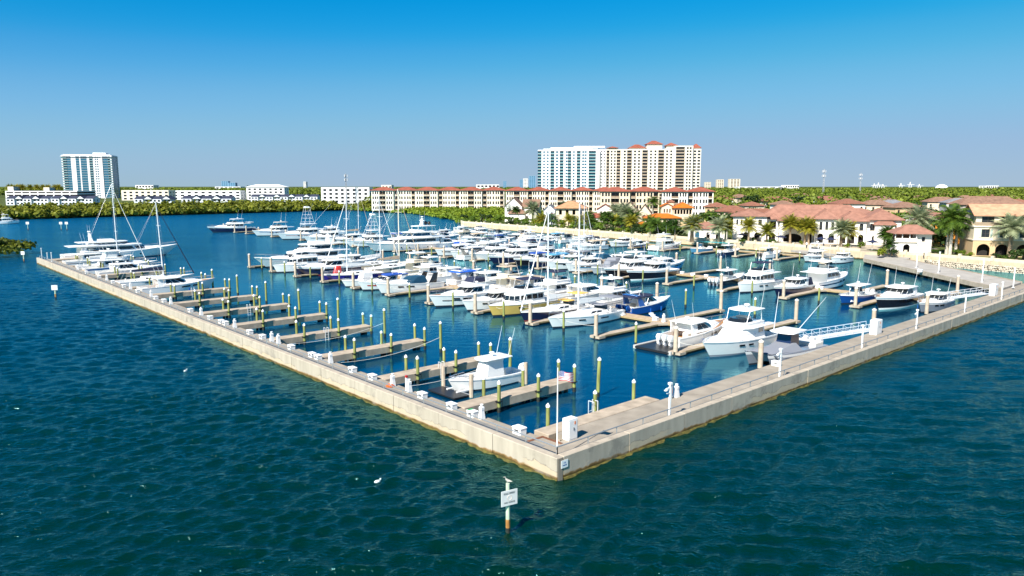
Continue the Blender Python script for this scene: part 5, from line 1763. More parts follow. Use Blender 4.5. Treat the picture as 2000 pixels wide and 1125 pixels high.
volume(club, 8.0, 37.5, 3.6, 13.0, 6.9, STUC, ('hip', 3.7, .6), [], rm=PINKT)
volume(club, 26.0, 43.0, 13.2, 24, 7.0, STUC, ('hip', 2.4, .7), [], rm=PINKT)
# low wing left of the clubhouse
wing = building('clubhouse_wing', 'low white wing with pink tiled roof left of the clubhouse', (54.5, 224.5), R(-12), 'house')
volume(wing, 0, 11.5, 0, 8, 3.4, STUC, ('hip', 1.7, .6), [(2.0, 3.3, .3, 2.5, True, 'blue'), (5.4, 6.4, .2, 2.3, False, 'open'), (8.2, 9.1, .2, 2.3, False, 'open')], rm=PINKT)
# ---- gatehouse
gate = building('gatehouse', 'small white gatehouse with veranda and red pyramid roof by the access pier', fw_xy(1747, 178), R(-14), 'gatehouse')
gate.scale = (.92, .92, .92)
volume(gate, 0, 5.2, 0, 6, 3.0, STUC, None, [(2.0, 3.6, .1, 2.5, True, 'open')])
volume(gate, 5.3, 8.9, .6, 6, 5.2, STUC, None, [(1.2, 2.0, 3.2, 4.4, False, 'win')])
MB().box(-.25, 5.25, -.4, 6, 3.02, 3.25).build('veranda_floor', TRIM, gate)
MB().box(-.2, 5.2, -.35, -.27, 3.26, 4.1).build('veranda_rail', TRIM, gate)
for x in (-.1, 1.6, 3.4, 5.0):
    MB().box(x - .1, x + .1, -.2, 0, 3.26, 5.2).build('column', STUC, gate)
MB().box(.3, 5.0, 3.6, 3.8, 3.26, 5.2).build('veranda_back', mat('veranda_brown', (.2, .1, .06), .8), gate)
rr = MB(); hip_roof(rr, -.2, 8.9, -.3, 6.1, 5.22, 2.1, .6); rr.build('roof', [PINKT, PINKT], gate)
# ---- cream villa at the right edge
villa = building('cream_villa', 'three storey cream villa with two dark arches at the right edge', fw_xy(1898, 171), R(-16), 'house')
volume(villa, 0, 24, 0, 10, 3.7, TANS, None, [(.9, 3.6, .15, 2.9, True, 'open'), (4.7, 7.4, .15, 2.9, True, 'open'), (9.0, 11.7, .15, 2.9, True, 'open'), (13, 15.7, .15, 2.9, True, 'open')])
MB().box(-.15, 24.15, -.16, 10, 3.72, 3.95).build('string_course', TRIM, villa)
volume(villa, 0, 24, 0, 10, 2.9, CREAM, None, [(1.6, 3.3, .5, 2.4, False, 'win'), (5.4, 7.2, .5, 2.4, False, 'win'), (9.4, 11.2, .5, 2.4, False, 'win'), (13.4, 15.2, .5, 2.4, False, 'win')], z0=3.96)
for x in (1.1, 3.4, 4.9, 7.3, 8.9, 11.3):
    MB().box(x, x + .45, -.08, -.01, 4.45, 6.35).build('shutter', mat('pale_green_shutter', (.42, .5, .44), .7), villa)
MB().box(-.2, 24.2, -.25, 10, 6.88, 7.15).build('cornice', TRIM, villa)
volume(villa, .6, 24, 1.2, 10, 2.6, CREAM, ('gx', 2.2, .7), [(1.2, 3.8, .15, 2.1, False, 'win'), (5.2, 7.8, .15, 2.1, False, 'win'), (9.2, 11.8, .15, 2.1, False, 'win'), (13, 15.6, .15, 2.1, False, 'win')], z0=7.16, rm=mat('salmon_tiles', (.55, .26, .15), .8, var=.2, vscale=.9, bump=.04, bscale=3))
MB().box(.1, 23.9, -.1, -.04, 7.2, 8.0).build('balcony_railing', BRRL, villa)
# ---- orange house with loggia on the promenade
oh = building('orange_roofed_house', 'cream Mediterranean house with bright orange tile roofs and columned loggia', fw_xy(1258, 262), R(-8), 'house')
volume(oh, 0, 12.5, 0, 8, 5.0, CREAM, ('hip', 1.4, .7), row_ops(6, 1.2, 11.2, 1.1, 2.9, 4.6, False, 'open') + row_ops(4, 1.5, 11, 1.3, .2, 2.2, False, 'open'), rm=ORNT)
volume(oh, 6.2, 10.2, 4.0, 10, 9.2, CREAM, ('gy', 1.0, .5), row_ops(3, 1.0, 3.0, .5, 6.8, 8.2), rm=ORNT)
volume(oh, 10.4, 17.0, 2.6, 10, 8.6, CREAM, ('hip', 1.9, .7), row_ops(6, .7, 5.9, .75, 6.4, 8.0, False, 'open'), right=row_ops(3, 1.2, 6, .9, 6.4, 8, False, 'open'), rm=ORNT)
volume(oh, 8.6, 10.6, 7, 9, 10.6, CREAM, ('hip', .7, .4), [], rm=TERRA)
volume(oh, 12.6, 17.0, .6, 2.5, 4.6, TANS, None, [])
volume(oh, -3.0, 1.2, -3.5, -.2, 2.6, CREAM, ('hip', 1.1, .5), [(.8, 3.2, .1, 2.1, False, 'open')], rm=ORNT)
# ---- gabled houses behind the shore
ga = building('gabled_white_house', 'tall white gabled house with brown shingle roofs at the left end of the shore', fw_xy(986, 338), R(-10), 'house')
volume(ga, 0, 8, 0, 9, 7.2, STUC, ('gy', 3.8, .4), row_ops(2, 2.4, 5.6, .9, 4.2, 5.8), rm=BRNT)
volume(ga, 8.1, 15.5, 1.5, 10, 6.6, STUC, ('gx', 3.6, .4), row_ops(2, 2, 5.4, .9, 3.8, 5.2), rm=BRNT)
volume(ga, 11.0, 15.0, -1.5, 1.4, 7.0, STUC, ('gy', 2.4, .4), row_ops(1, 1, 3, 1.0, 4.0, 5.6), rm=BRNT)
volume(ga, 2.5, 10, -4, -.1, 3.8, STUC, ('hip', 2.0, .5), [], rm=BRNT)
gb = building('grey_roofed_house', 'white house with grey shingle roof beside the brown gabled house', fw_xy(1062, 322), R(-10), 'house')
volume(gb, 0, 5, 0, 9, 6.0, STUB, ('gy', 2.2, .4), row_ops(2, 1.4, 3.6, .8, 3.6, 5.0), rm=GRYT)
volume(gb, 5.1, 12, 1.5, 9, 5.0, STUB, ('gx', 2.0, .4), row_ops(3, 1.2, 5.6, .8, 3.0, 4.4), rm=GRYT)
volume(gb, 1, 11, -5, -.1, 2.9, STUB, ('hip', 1.5, .4), row_ops(4, 1.5, 8.5, .9, 1.0, 2.2), rm=GRYT)
gc = building('tan_hip_roof_house', 'cream house with broad tan hip roof in the shore row', fw_xy(1086, 305), R(-8), 'house')
volume(gc, 0, 12, 0, 10, 7.2, CREAM, ('hip', 2.8, 1.0), row_ops(4, 1.8, 10.2, 1.2, 4.6, 6.6, False, 'open') + row_ops(3, 2, 10, 1.2, .8, 2.6), rm=mat('tan_tiles', (.42, .22, .11), .85, var=.2, vscale=.8))
volume(gc, 11.5, 17, -3, 5, 4.0, CREAM, ('hip', 1.6, .5), row_ops(2, 1.5, 4, 1.0, 1.2, 2.8), rm=BRNT)
gd = building('red_gabled_house', 'white gabled house with red tile roof between palms', fw_xy(1166, 300), R(-8), 'house')
volume(gd, 0, 6.4, 0, 9, 7.0, STUC, ('gy', 2.0, .4), row_ops(3, 1.6, 4.8, .6, 4.6, 6.2), rm=REDT)
volume(gd, 6.5, 13, 1, 9, 5.6, STUC, ('gx', 2.2, .4), row_ops(2, 2, 4.6, 1, 3, 4.6), rm=REDT)
volume(gd, -3, 3, -4, -.1, 3.6, STUC, ('hip', 1.6, .4), [], rm=REDT)
volume(gd, 4, 9, -6, -2, 4.4, CREAM, ('gy', 2.4, .4), row_ops(1, 1, 4, 1.2, 2, 3.6), rm=BRNT)
ge = building('solar_roofed_house', 'twin gabled cream house with black solar panels on its roof', fw_xy(1213, 290), R(-12), 'house')
volume(ge, 0, 6.5, 0, 10, 6.6, CREAM, ('gy', 3.6, .4), row_ops(1, 1, 5.5, 1.0, 4.0, 5.6), rm=BRNT)
volume(ge, 6.6, 11.5, -1.0, 10, 6.0, CREAM, ('gy', 3.2, .4), row_ops(1, 1, 4, 1.4, 3.0, 5.2, True), rm=BRNT)
sp2 = MB()
for i in range(4):
    for j in range(3):
        y = .8 + i * 2.1; t = j
        x0, z0_ = .1 + t * .95, 6.75 + t * 1.05
        sp2.add([(x0, y, z0_ + .34), (x0, y + 1.95, z0_ + .34), (x0 + .88, y + 1.95, z0_ + .34 + .97), (x0 + .88, y, z0_ + .34 + .97)], [(3, 2, 1, 0)])
so = sp2.build('solar_panel', mat('solar_panel', (.01, .012, .03), .15, spec=.7), ge); so['kind'] = 'stuff'
# ---- orange house and neighbours behind the gatehouse
og = building('orange_stucco_house', 'orange stucco house with pink tile roof behind the palms at right', fw_xy(1806, 205), R(-10), 'house')
volume(og, 0, 12, 0, 9, 6.4, ORNS, ('hip', 2.2, .6), row_ops(3, 2, 10, .9, 3.8, 5.2) + row_ops(3, 2, 10, 1.0, .8, 2.4), rm=PINKT)
volume(og, 12.1, 16, 1.5, 9, 5.6, ORNS, ('hip', 1.6, .6), row_ops(2, 1, 3, .8, 3.2, 4.6), rm=PINKT)
NB = [  # u centre, Z, width, height, wall, roof, label bits
    (1432, 300, 13, 6.0, CREAM, TERRA, 'cream cottage with small red pyramid roof behind the left clubhouse block'),
    (1482, 285, 20, 4.6, TANS, TERRA, 'long low house with terracotta roof behind the left clubhouse block'),
    (1472, 350, 9, 7.0, CREAM, TERRA, 'small red roofed tower house among trees left of the clubhouse tower'),
    (1536, 330, 8, 8.0, STUC, BRNT, 'white gabled house just left of the clubhouse tower'),
    (1628, 300, 17, 6.2, CREAM, TERRA, 'wide terracotta roofed house right of the clubhouse tower'),
    (1662, 330, 12, 8.4, STUC, TERRA, 'white house with arched gable right of the clubhouse tower'),
    (1712, 360, 14, 7.2, CREAM, BRNT, 'brown roofed cream house above the clubhouse right end'),
    (1745, 380, 14, 7.0, CREAM, GRYT, 'grey roofed house in the trees above the gatehouse'),
    (1775, 320, 13, 7.0, TANS, BRNT, 'brown roofed tan house in the trees above the gatehouse'),
    (1815, 262, 9, 6.2, STUC, PINKT, 'small white house with pink roof above the orange house'),
    (1842, 390, 16, 8.0, CREAM, BRNT, 'brown roofed yellow house under the far dome'),
    (1876, 370, 14, 8.0, mat('grey_stucco', (.45, .44, .42), .85), GRYT, 'grey house with flat dark roof in the trees at right'),
    (1935, 290, 24, 9.0, mat('stone_house', (.4, .36, .32), .9, var=.2, vscale=.5), BRNT, 'grey stone house with brown roof behind the cream villa'),
    (1888, 230, 10, 5.4, CREAM, BRNT, 'low brown roofed house left of the cream villa'),
    (1990, 330, 14, 8.0, STUC, TERRA, 'white house with red roof in the far right trees'),
    (1398, 330, 10, 7.0, TANS, TERRA, 'tan house with red roof left behind the white date palms'),
]
for u, Z, W, Hh, wm, rm, lab in NB:
    b_ = building('neighbourhood_house', lab, fw_xy(u, Z), R(rng.uniform(-18, 6)), 'house', 'houses among the trees behind the clubhouse')
    k = max(2, int(W / 3.4))
    volume(b_, -W / 2, W / 2, 0, 10, Hh, wm, ('hip', W * .09 + 1.0, .7), row_ops(k, 1.6, W - 1.6, 1.0, Hh * .58, Hh * .86) + row_ops(k, 1.6, W - 1.6, 1.1, .6, Hh * .36), right=row_ops(2, 2.5, 7.5, 1.0, Hh * .58, Hh * .86), rm=rm)
    if W > 12:
        volume(b_, -W * .1, W * .32, -3, -.05, Hh * .62, wm, ('hip', 1.2, .6), row_ops(2, 1.2, W * .42 - 1.2, 1.1, .6, Hh * .45), rm=rm)

for i, u in enumerate((1405, 1450, 1520, 1560, 1610, 1655, 1690, 1725, 1765, 1800, 1850, 1895, 1940, 1975)):
    Z = (470, 560, 430, 620, 450, 520, 640, 440, 560, 470, 600, 480, 540, 460)[i]
    b_ = building('far_house', 'small %s roofed house in the far tree canopy, %s from the left' % (('red', 'brown')[i % 2], nth(i)), fw_xy(u, Z), R(rng.uniform(-25, 25)), 'house', 'houses in the far tree canopy')
    W = rng.uniform(12, 18)
    volume(b_, -W / 2, W / 2, 0, 9, 7.6, (STUC, CREAM)[i % 2], ('hip', 2.6, .7), row_ops(3, 2, W - 2, 1.3, 4.6, 6.4), rm=(TERRA, BRNT)[i % 2])

# ---- strip facades for the big blocks
def strip_facade(wall, glass, rail, xf, W, z0, floors, fh, strips, slab_m=0):
    tot = sum(s[1] for s in strips)
    x = 0.0
    for kind, w_ in strips:
        w = w_ * W / tot
        a, b = x, x + w
        x = b
        for mbx in (wall, glass, rail):
            mbx.xf = xf
        ztop = z0 + floors * fh
        if kind == 'w':
            wall.quad((a, 0, z0), (b, 0, z0), (b, 0, ztop), (a, 0, ztop))
            continue
        if kind == 'p':      # projecting pier
            wall.box(a, b, -.5, .3, z0, ztop + .4)
            continue
        for f in range(floors):
            c, d = z0 + f * fh, z0 + (f + 1) * fh
            if kind in 'nm':
                i0, i1 = (a + .17 * w, b - .17 * w) if kind == 'n' else (a + .08 * w, b - .08 * w)
                j0, j1 = c + fh * .26, c + fh * .84
                for (p, q, r_, s_) in ((a, i0, c, d), (i1, b, c, d), (i0, i1, c, j0), (i0, i1, j1, d)):
                    wall.quad((p, 0, r_), (q, 0, r_), (q, 0, s_), (p, 0, s_))
                wall.quad((i0, 0, j0), (i0, .35, j0), (i0, .35, j1), (i0, 0, j1))
                wall.quad((i1, .35, j0), (i1, 0, j0), (i1, 0, j1), (i1, .35, j1))
                wall.quad((i0, 0, j1), (i0, .35, j1), (i1, .35, j1), (i1, 0, j1))
                glass.quad((i0, .35, j0), (i1, .35, j0), (i1, .35, j1), (i0, .35, j1))
            elif kind == 'g':
                glass.quad((a, .1, c), (b, .1, c), (b, .1, d), (a, .1, d))
                wall.box(a, b, -.12, .3, d - .22, d)
            else:            # balcony: recess with slab and railing
                dp = 1.8
                wall.quad((a, 0, c), (a, dp, c), (a, dp, d), (a, 0, d))
                wall.quad((b, dp, c), (b, 0, c), (b, 0, d), (b, dp, d))
                wall.box(a + .01, b - .01, -.35, dp, d - .28, d)
                glass.quad((a, dp - .05, c), (b, dp - .05, c), (b, dp - .05, d - .28), (a, dp - .05, d - .28))
                rail.box(a + .05, b - .05, -.34, -.28, c + .02, c + 1.05)
    for mbx in (wall, glass, rail):
        mbx.xf = None
def block(root, x0, x1, y0, y1, z0, floors, fh, wm, gm, rm, front, side=None, left=None, parapet=1.0):
    wall, glass, rail = MB(), MB(), MB()
    strip_facade(wall, glass, rail, (x0, y0, 0, 0), x1 - x0, z0, floors, fh, front)
    side = side or [('w', 1), ('n', 1), ('w', 1), ('n', 1), ('w', 1)]
    strip_facade(wall, glass, rail, (x1, y0, 0, PI / 2), y1 - y0, z0, floors, fh, side)
    strip_facade(wall, glass, rail, (x0, y1, 0, -PI / 2), y1 - y0, z0, floors, fh, left or side)
    zt = z0 + floors * fh
    wall.quad((x1, y1, z0), (x0, y1, z0), (x0, y1, zt), (x1, y1, zt))
    wall.box(x0, x1, y0 + .01, y1, zt, zt + parapet)
    wall.build('wall', wm, root)
    o = glass.build('window', gm, root); o['kind'] = 'stuff'
    if rail.v:
        o = rail.build('balcony_railing', rm, root); o['kind'] = 'stuff'
    return zt + parapet
ALB = mat('tower_white', (.8, .8, .8), .7, spec=.3)
CRT = mat('tower_cream', (.74, .68, .57), .8, spec=.2)
# left tower: white and blue glass
lt = empty('apartment_tower', (*fw_xy(126, 1000), 0), R(14), 'white apartment tower with blue glass standing alone at far left', 'tower')
st = [('b', 5), ('g', 4), ('w', 2.5), ('w', 2), ('g', 3.5), ('w', 1.2), ('g', 6), ('w', 2.2), ('b', 3.5), ('w', 1.5), ('n', 2), ('n', 2), ('w', 2.5), ('p', 1.2), ('g', 5), ('b', 4)]
z_ = block(lt, 0, 62, 0, 30, 0, 18, 3.3, ALB, BGLB, BGLT, st, side=[('b', 4), ('g', 8), ('w', 1), ('g', 8), ('w', 1), ('g', 5), ('b', 4)])
MB().box(2, 60, 2, 28, z_ + .003, z_ + .8).box(38, 54, 4, 20, z_ + .81, z_ + 3.6).build('penthouse', ALB, lt)
MB().box(-1.2, 63, -1.2, 31, 17.6 * 3.3 - 0, 17.6 * 3.3 + .35).build('crown_slab', ALB, lt)
# right pair of towers
t1 = empty('apartment_tower', (*fw_xy(1050, 815), 0), R(-3), 'white apartment tower with teal glass balconies, left of the twin pair', 'tower')
a_ = [('b', 2.2), ('w', 1.2), ('m', 1.6), ('w', .8)]
st = [('b', 2.4), ('w', 1), ('m', 1.4), ('w', 1), ('m', 1.4), ('w', 1), ('b', 2.6), ('w', .8), ('m', 1.8), ('w', .9), ('b', 2.4), ('w', 1.2), ('m', 1.6), ('b', 2.2), ('w', 1), ('m', 1.4), ('w', 1.2), ('b', 2.4), ('w', .9), ('m', 1.6), ('m', 1.6), ('w', 1.2), ('b', 4.6), ('p', 1.4), ('w', 1)]
z_ = block(t1, 0, 68, 0, 22, 0, 17, 3.35, ALB, BGLB, BGLT, st)
block(t1, 68.1, 76, 3, 22, 0, 17, 3.4, ALB, BGL, BGLT, [('w', 1), ('n', 1.4), ('w', 1), ('n', 1.4), ('w', 1)])
MB().box(6, 66, 2, 20, z_ + .003, z_ + 1.2).box(14, 60, 4, 18, z_ + 1.21, z_ + 2.6).box(40, 74, 5, 18, z_ + 2.61, z_ + 4.2).build('roof_crown', ALB, t1)
t2 = empty('apartment_tower', (*fw_xy(1184, 800), 0), R(-2), 'cream apartment tower with red hip roofs and bronze balconies, right of the twin pair', 'tower')
def seg(x0, x1, y0, fl, st_, **kw):
    return block(t2, x0, x1, y0, y0 + 22, 0, fl, 3.35, CRT, BGL, BRRL, st_, **kw)
seg(0, 16, 2.5, 17, [('b', 2), ('w', .8), ('n', 2), ('w', .6), ('n', 2), ('w', .4), ('b', 3), ('w', .8)])
seg(16.1, 38, 0, 17, [('w', .8), ('n', 2), ('w', .5), ('b', 3), ('w', 1), ('n', 2), ('w', .6), ('n', 2), ('w', 1)])
seg(38.1, 72, -1.5, 17, [('b', 3.6), ('w', 1.2), ('n', 2), ('w', 1), ('n', 2), ('w', 1), ('b', 4), ('w', 1), ('n', 2), ('w', .8), ('n', 2), ('w', 1)])
seg(72.1, 92, -3.0, 18, [('w', 1), ('b', 6), ('w', 1), ('n', 2), ('n', 2), ('w', .8)])
seg(92.1, 101, -1.0, 17, [('n', 2), ('n', 2)], side=[('w', 1), ('n', 1), ('w', 1)])
for (x0, x1, z, h_) in ((1, 12, 58.0, 2.0), (24, 42, 58.0, 4.0), (42.5, 60, 62.0, 4.0), (64, 76, 60.5, 3.4), (93, 101, 58.0, 4.6)):
    m_ = MB(); hip_roof(m_, x0, x1, 2, 16, z + 1.2, h_, .8, False)
    m_.build('roof', [REDT, REDT], t2)
    MB().box(x0 + .5, x1 - .5, 2.5, 15.5, 57.5, z + 1.2).build('attic', CRT, t2)
# long cream condominium rows with red roofs
def condo(label, u0, u1, Z, rz, floors, nb, wm=CREAM, rm=REDT, fh=3.35, step=1.6):
    x0, x1 = fw_xy(u0, Z)[0], fw_xy(u1, Z)[0]
    root = empty('condominium', (x0, Z, LAND_Z), rz, label, 'apartment building')
    W = (x1 - x0) / math.cos(rz) / nb
    for i in range(nb):
        y0 = (i % 2) * step
        pat = [('w', .5), ('n', 1.5), ('w', .3), ('n', 1.5), ('n', 1.5), ('w', .4), ('b', 2.2), ('b', 2.2), ('w', .4), ('n', 1.5), ('w', .3), ('n', 1.5), ('n', 1.5), ('w', .5)]
        if i % 2:
            pat = [('w', .6), ('b', 2.4), ('w', .3), ('n', 1.5), ('n', 1.5), ('w', .6), ('n', 1.5), ('w', .5), ('n', 1.5), ('n', 1.5), ('w', .3), ('b', 2.4), ('w', .6)]
        z = block(root, i * W + .05, (i + 1) * W - .05, y0, y0 + 13, 0, floors, fh, wm, BGL, BRRL, pat, parapet=.1)
        m_ = MB(); hip_roof(m_, i * W - .4, (i + 1) * W + .4, y0, y0 + 13, z + .01 + (i % 2) * .05, 2.3, .8, False)
        m_.build('roof', [rm, rm], root)
    return root
condo('long cream condominium with red roofs beyond the mangroves, left half', 726, 985, 500, R(-2), 4, 6, mat('pale_stucco', (.76, .68, .54), .85))
condo('long cream condominium with red roofs beyond the shore houses, right half', 988, 1200, 470, R(-4), 4, 5, mat('pale_stucco', (.76, .68, .54), .85))
condo('cream condominium with broad red hip roofs below the twin towers', 1172, 1285, 400, R(-6), 4, 2)
condo('white condominium with red hip roofs at the foot of the cream tower', 1292, 1388, 385, R(-10), 4, 2, STUC)
# townhouses with dark roofs across the channel
for (u0, u1, Z, fl, lab) in ((12, 95, 640, 2, 'white townhouse row with dark roofs in front of the parking garage'), (100, 182, 640, 2, 'white townhouse row with dark roofs at the foot of the left tower'),
                             (262, 334, 620, 2, 'white townhouse row with dark roof right of the left tower'), (355, 452, 640, 2, 'long white townhouse row with dark roofs beyond the channel'),
                             (490, 620, 760, 2, 'white townhouse row with dark roofs left of the white apartment block')):
    x0, x1 = fw_xy(u0, Z)[0], fw_xy(u1, Z)[0]
    root = empty('townhouse_row', (x0, Z, LAND_Z), 0, lab, 'townhouses')
    nb = max(3, round((x1 - x0) / 8))
    W = (x1 - x0) / nb
    for i in range(nb):
        block(root, i * W + .05, (i + 1) * W - .05, (i % 2) * 1.5, 11, 0, fl, 2.7, STUB, BGL, ALB, [('w', .5), ('n', 2), ('w', .4), ('n', 2), ('w', .5)], parapet=.1)
        m_, w2 = MB(), MB()
        if i % 2:
            gable_roof(m_, w2, i * W, (i + 1) * W, 0, 11, fl * 2.7 + .1, 2.6, .3, 'y')
        else:
            gable_roof(m_, w2, i * W, (i + 1) * W, 1, 11, fl * 2.7 + .1, 2.4, .3, 'x')
        m_.build('roof', NVYT, root); w2.build('gable_wall', STUB, root)
def plain_block(name, label, u0, u1, Z, fl, fh, wm, gm, pat, cat='building', z0=LAND_Z, dep=18, roof=None):
    x0, x1 = fw_xy(u0, Z)[0], fw_xy(u1, Z)[0]
    root = empty(name, (x0, Z, z0), 0, label, cat)
    z = block(root, 0, x1 - x0, 0, dep, 0, fl, fh, wm, gm, BRRL, pat)
    if roof:
        m_ = MB(); hip_roof(m_, 0, x1 - x0, 0, dep, z + .01, 3, .8, False)
        m_.build('roof', [roof, roof], root)
    return root, x1 - x0
NP = [('w', .5), ('n', 1.5)]
plain_block('apartment_block', 'white four storey apartment block under the cell mast', 628, 722, 700, 4, 3.6, ALB, BGL, NP * 8 + [('w', .5)])
plain_block('apartment_block', 'white low apartment block beside the dark pine trees', 482, 556, 900, 4, 3.6, ALB, BGL, NP * 7 + [('w', .5)], roof=ALB)
plain_block('apartment_block', 'pale flat block behind the townhouses right of left tower', 238, 330, 860, 3, 3.6, CRT, BGL, NP * 8)
plain_block('apartment_block', 'pale flat block above the long townhouse row', 335, 470, 900, 3, 3.4, ALB, BGL, NP * 10)
plain_block('apartment_block', 'beige block with stair tower above the condominium left end', 745, 765, 900, 5, 3.4, CRT, BGL, NP * 3)
gr_, gw = plain_block('parking_garage', 'long white parking garage with palms on its roof at far left', 12, 152, 880, 1, .5, ALB, BGL, [('w', 1)], 'garage', dep=40)
for f in range(4):
    MB().box(0, gw, -.3, 40, f * 3.0 + .6, f * 3.0 + 1.9).build('parapet', ALB, gr_)
MB().box(0.5, gw - .5, .6, 39, .6, 10.9).build('dark_interior', DARKIN, gr_)
for i in range(9):
    MB().box(gw * i / 9, gw * i / 9 + 1.2, -.35, 1, 0, 10.8).build('column', ALB, gr_)
MB().box(gw * .02, gw * .1, 2, 14, 10.9, 16).box(gw * .52, gw * .6, 2, 14, 10.9, 15).build('stair_tower', CRT, gr_)
# far skyline, pale with distance
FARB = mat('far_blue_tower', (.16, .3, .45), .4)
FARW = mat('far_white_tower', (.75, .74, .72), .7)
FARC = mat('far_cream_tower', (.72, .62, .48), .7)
for u0, u1, vt, Z, m_, gm, lab in ((433, 446, 355, 3800, FARB, BGLB, 'small far blue tower on the horizon left of centre'), (446, 460, 358, 3800, FARB, BGLB, 'second small far blue tower on the horizon left of centre'),
                          (1015, 1021, 352, 3600, FARB, BGLB, 'thin far blue tower left of the twin towers'), (1022, 1031, 350, 3600, FARW, BGL, 'thin far white tower left of the twin towers'),
                          (1033, 1046, 345, 3600, FARB, BGLB, 'far blue glass tower touching the left twin tower'), (983, 989, 355, 3800, FARB, BGLB, 'tiny far blue tower left of centre skyline'),
                          (1378, 1388, 357, 3400, FARC, BGL, 'far pinkish tower right of the twin towers'), (1401, 1413, 352, 3400, FARC, BGL, 'far white stepped tower right of the twin towers'),
                          (1425, 1445, 351, 3300, FARC, BGL, 'far broad cream tower right of the twin towers'), (593, 598, 356, 3800, FARW, BGL, 'far thin white spire left of the cell mast')):
    hgt = CAM_H + (HORIZON - vt) / FPX * Z
    fl = max(3, int(hgt / 6))
    plain_block('far_tower', lab, u0, u1, Z, fl, hgt / fl, m_, gm, [('w', .4), ('m', 1.2)] * 3 + [('w', .4)], 'tower', dep=30)
for u0, u1, vt, lab in ((1440, 1530, 366, 'long low white roofs on the horizon right of the twin towers'), (1533, 1560, 363, 'white arena roof on the horizon above the clubhouse'), (1925, 1950, 364, 'low white far roof near the right edge'),
                        (265, 300, 363, 'far white roofs right of the left tower'), (930, 975, 362, 'far white blocks left of the skyline towers'), (420, 470, 366, 'far white roof above the townhouses')):
    hgt = CAM_H + (HORIZON - vt) / FPX * 2600
    plain_block('far_building', lab, u0, u1, 2600, 2, hgt / 2, FARW, BGL, [('w', .4), ('m', 1.2)] * 6, 'building', dep=40)
# dome and port cranes on the horizon
dm = MB().ball((0, 0, 0), 36, 36, 30, 0, 18, 10)
tag(dm.build('domed_tank', FARW, None, (*fw_xy(1839, 4200), 0), smooth=40), 'white far dome on the horizon at right', 'dome')
for i, u in enumerate((1707, 1715, 1724, 1759, 1777, 1795)):
    x, y = fw_xy(u, 4000)
    cr = empty('port_crane', (x, y, 0), 0, 'white port crane on the horizon, %s from the left' % nth(i), 'crane', 'far port cranes')
    s = (1.0, 1.15, .9, 1.05, 1.25, .9)[i] * .72
    for xx in (-6, 6):
        MB().box(xx - 1.2, xx + 1.2, -2, 2, 0, 30 * s).build('leg', FARW, cr)
    MB().box(-16, 22, -2, 2, 30 * s + .1, 32.5 * s).build('boom', FARW, cr)
    MB().box(-3, 2, -1, 1, 32.6 * s, 46 * s).build('mast', FARW, cr)
# lattice masts
def lattice(u, Z, vt, label):
    x, y = fw_xy(u, Z)
    hgt = CAM_H + (HORIZON - vt) / FPX * Z
    root = empty('radio_mast', (x, y, LAND_Z), 0, label, 'mast')
    q = MB()
    w = hgt * .016 + .3
    for sx, sy in ((-1, -1), (1, -1), (0, 1)):
        q.cyl((sx * w, sy * w, 0), (sx * w * .5, sy * w * .5, hgt), .16, .12, 4)
    n = 14
    for i in range(n):
        z0, z1 = hgt * i / n, hgt * (i + 1) / n
        a, b = w * (1 - .5 * i / n), w * (1 - .5 * (i + 1) / n)
        q.cyl((-a, -a, z0), (b, -b, z1), .09, .09, 4).cyl((a, -a, z0), (0, b, z1), .09, .09, 4).cyl((0, a, z0), (-b, -b, z1), .09, .09, 4)
    q.build('lattice', mat('mast_steel', (.35, .36, .38), .6), root)
    for z in (.8, .93):
        for k in range(3):
            t = k * 2 * PI / 3
            MB().box(-.2, .2, -.4, .4, hgt * z - 1.0, hgt * z + 1.0).build('antenna_panel', mat('antenna_grey', (.5, .51, .53), .6), root, (math.cos(t) * 1.6, math.sin(t) * 1.6, 0), t)
lattice(1606, 700, 334, 'grey lattice radio mast above the clubhouse')
lattice(1678, 820, 341, 'grey lattice radio mast, the farther one right of the clubhouse tower')
lattice(677, 690, 343, 'cell mast above the white apartment block')
# ================================================================ VEGETATION
L_MANG = leaf_mat('mangrove_leaves', (.045, .068, .006), (.27, .28, .025), .14)
L_MANG2 = leaf_mat('bright_mangrove_leaves', (.1, .16, .01), (.3, .36, .025), .1)  # leaf colour of its own, yellower green than the main belt
L_TREE = leaf_mat('broadleaf', (.03, .07, .008), (.18, .27, .025), .3)
L_TREE2 = leaf_mat('yellow_green_leaves', (.07, .12, .01), (.26, .3, .02), .3)
L_DARK = leaf_mat('dark_leaves', (.012, .03, .008), (.05, .09, .015), .4)
L_WOOD = leaf_mat('woodland_leaves', (.026, .06, .006), (.24, .29, .03), .09)
L_PALM = leaf_mat('date_palm_fronds', (.12, .15, .012), (.46, .38, .04), .8)
L_PALM2 = leaf_mat('royal_palm_fronds', (.02, .06, .01), (.12, .19, .02), .8)
L_PALM3 = leaf_mat('silver_palm_fronds', (.16, .2, .1), (.42, .45, .26), .8)
BARK = mat('palm_bark', (.3, .22, .14), .9, var=.3, vscale=3)
BARK2 = mat('pale_palm_trunk', (.5, .45, .37), .8, var=.15, vscale=2)
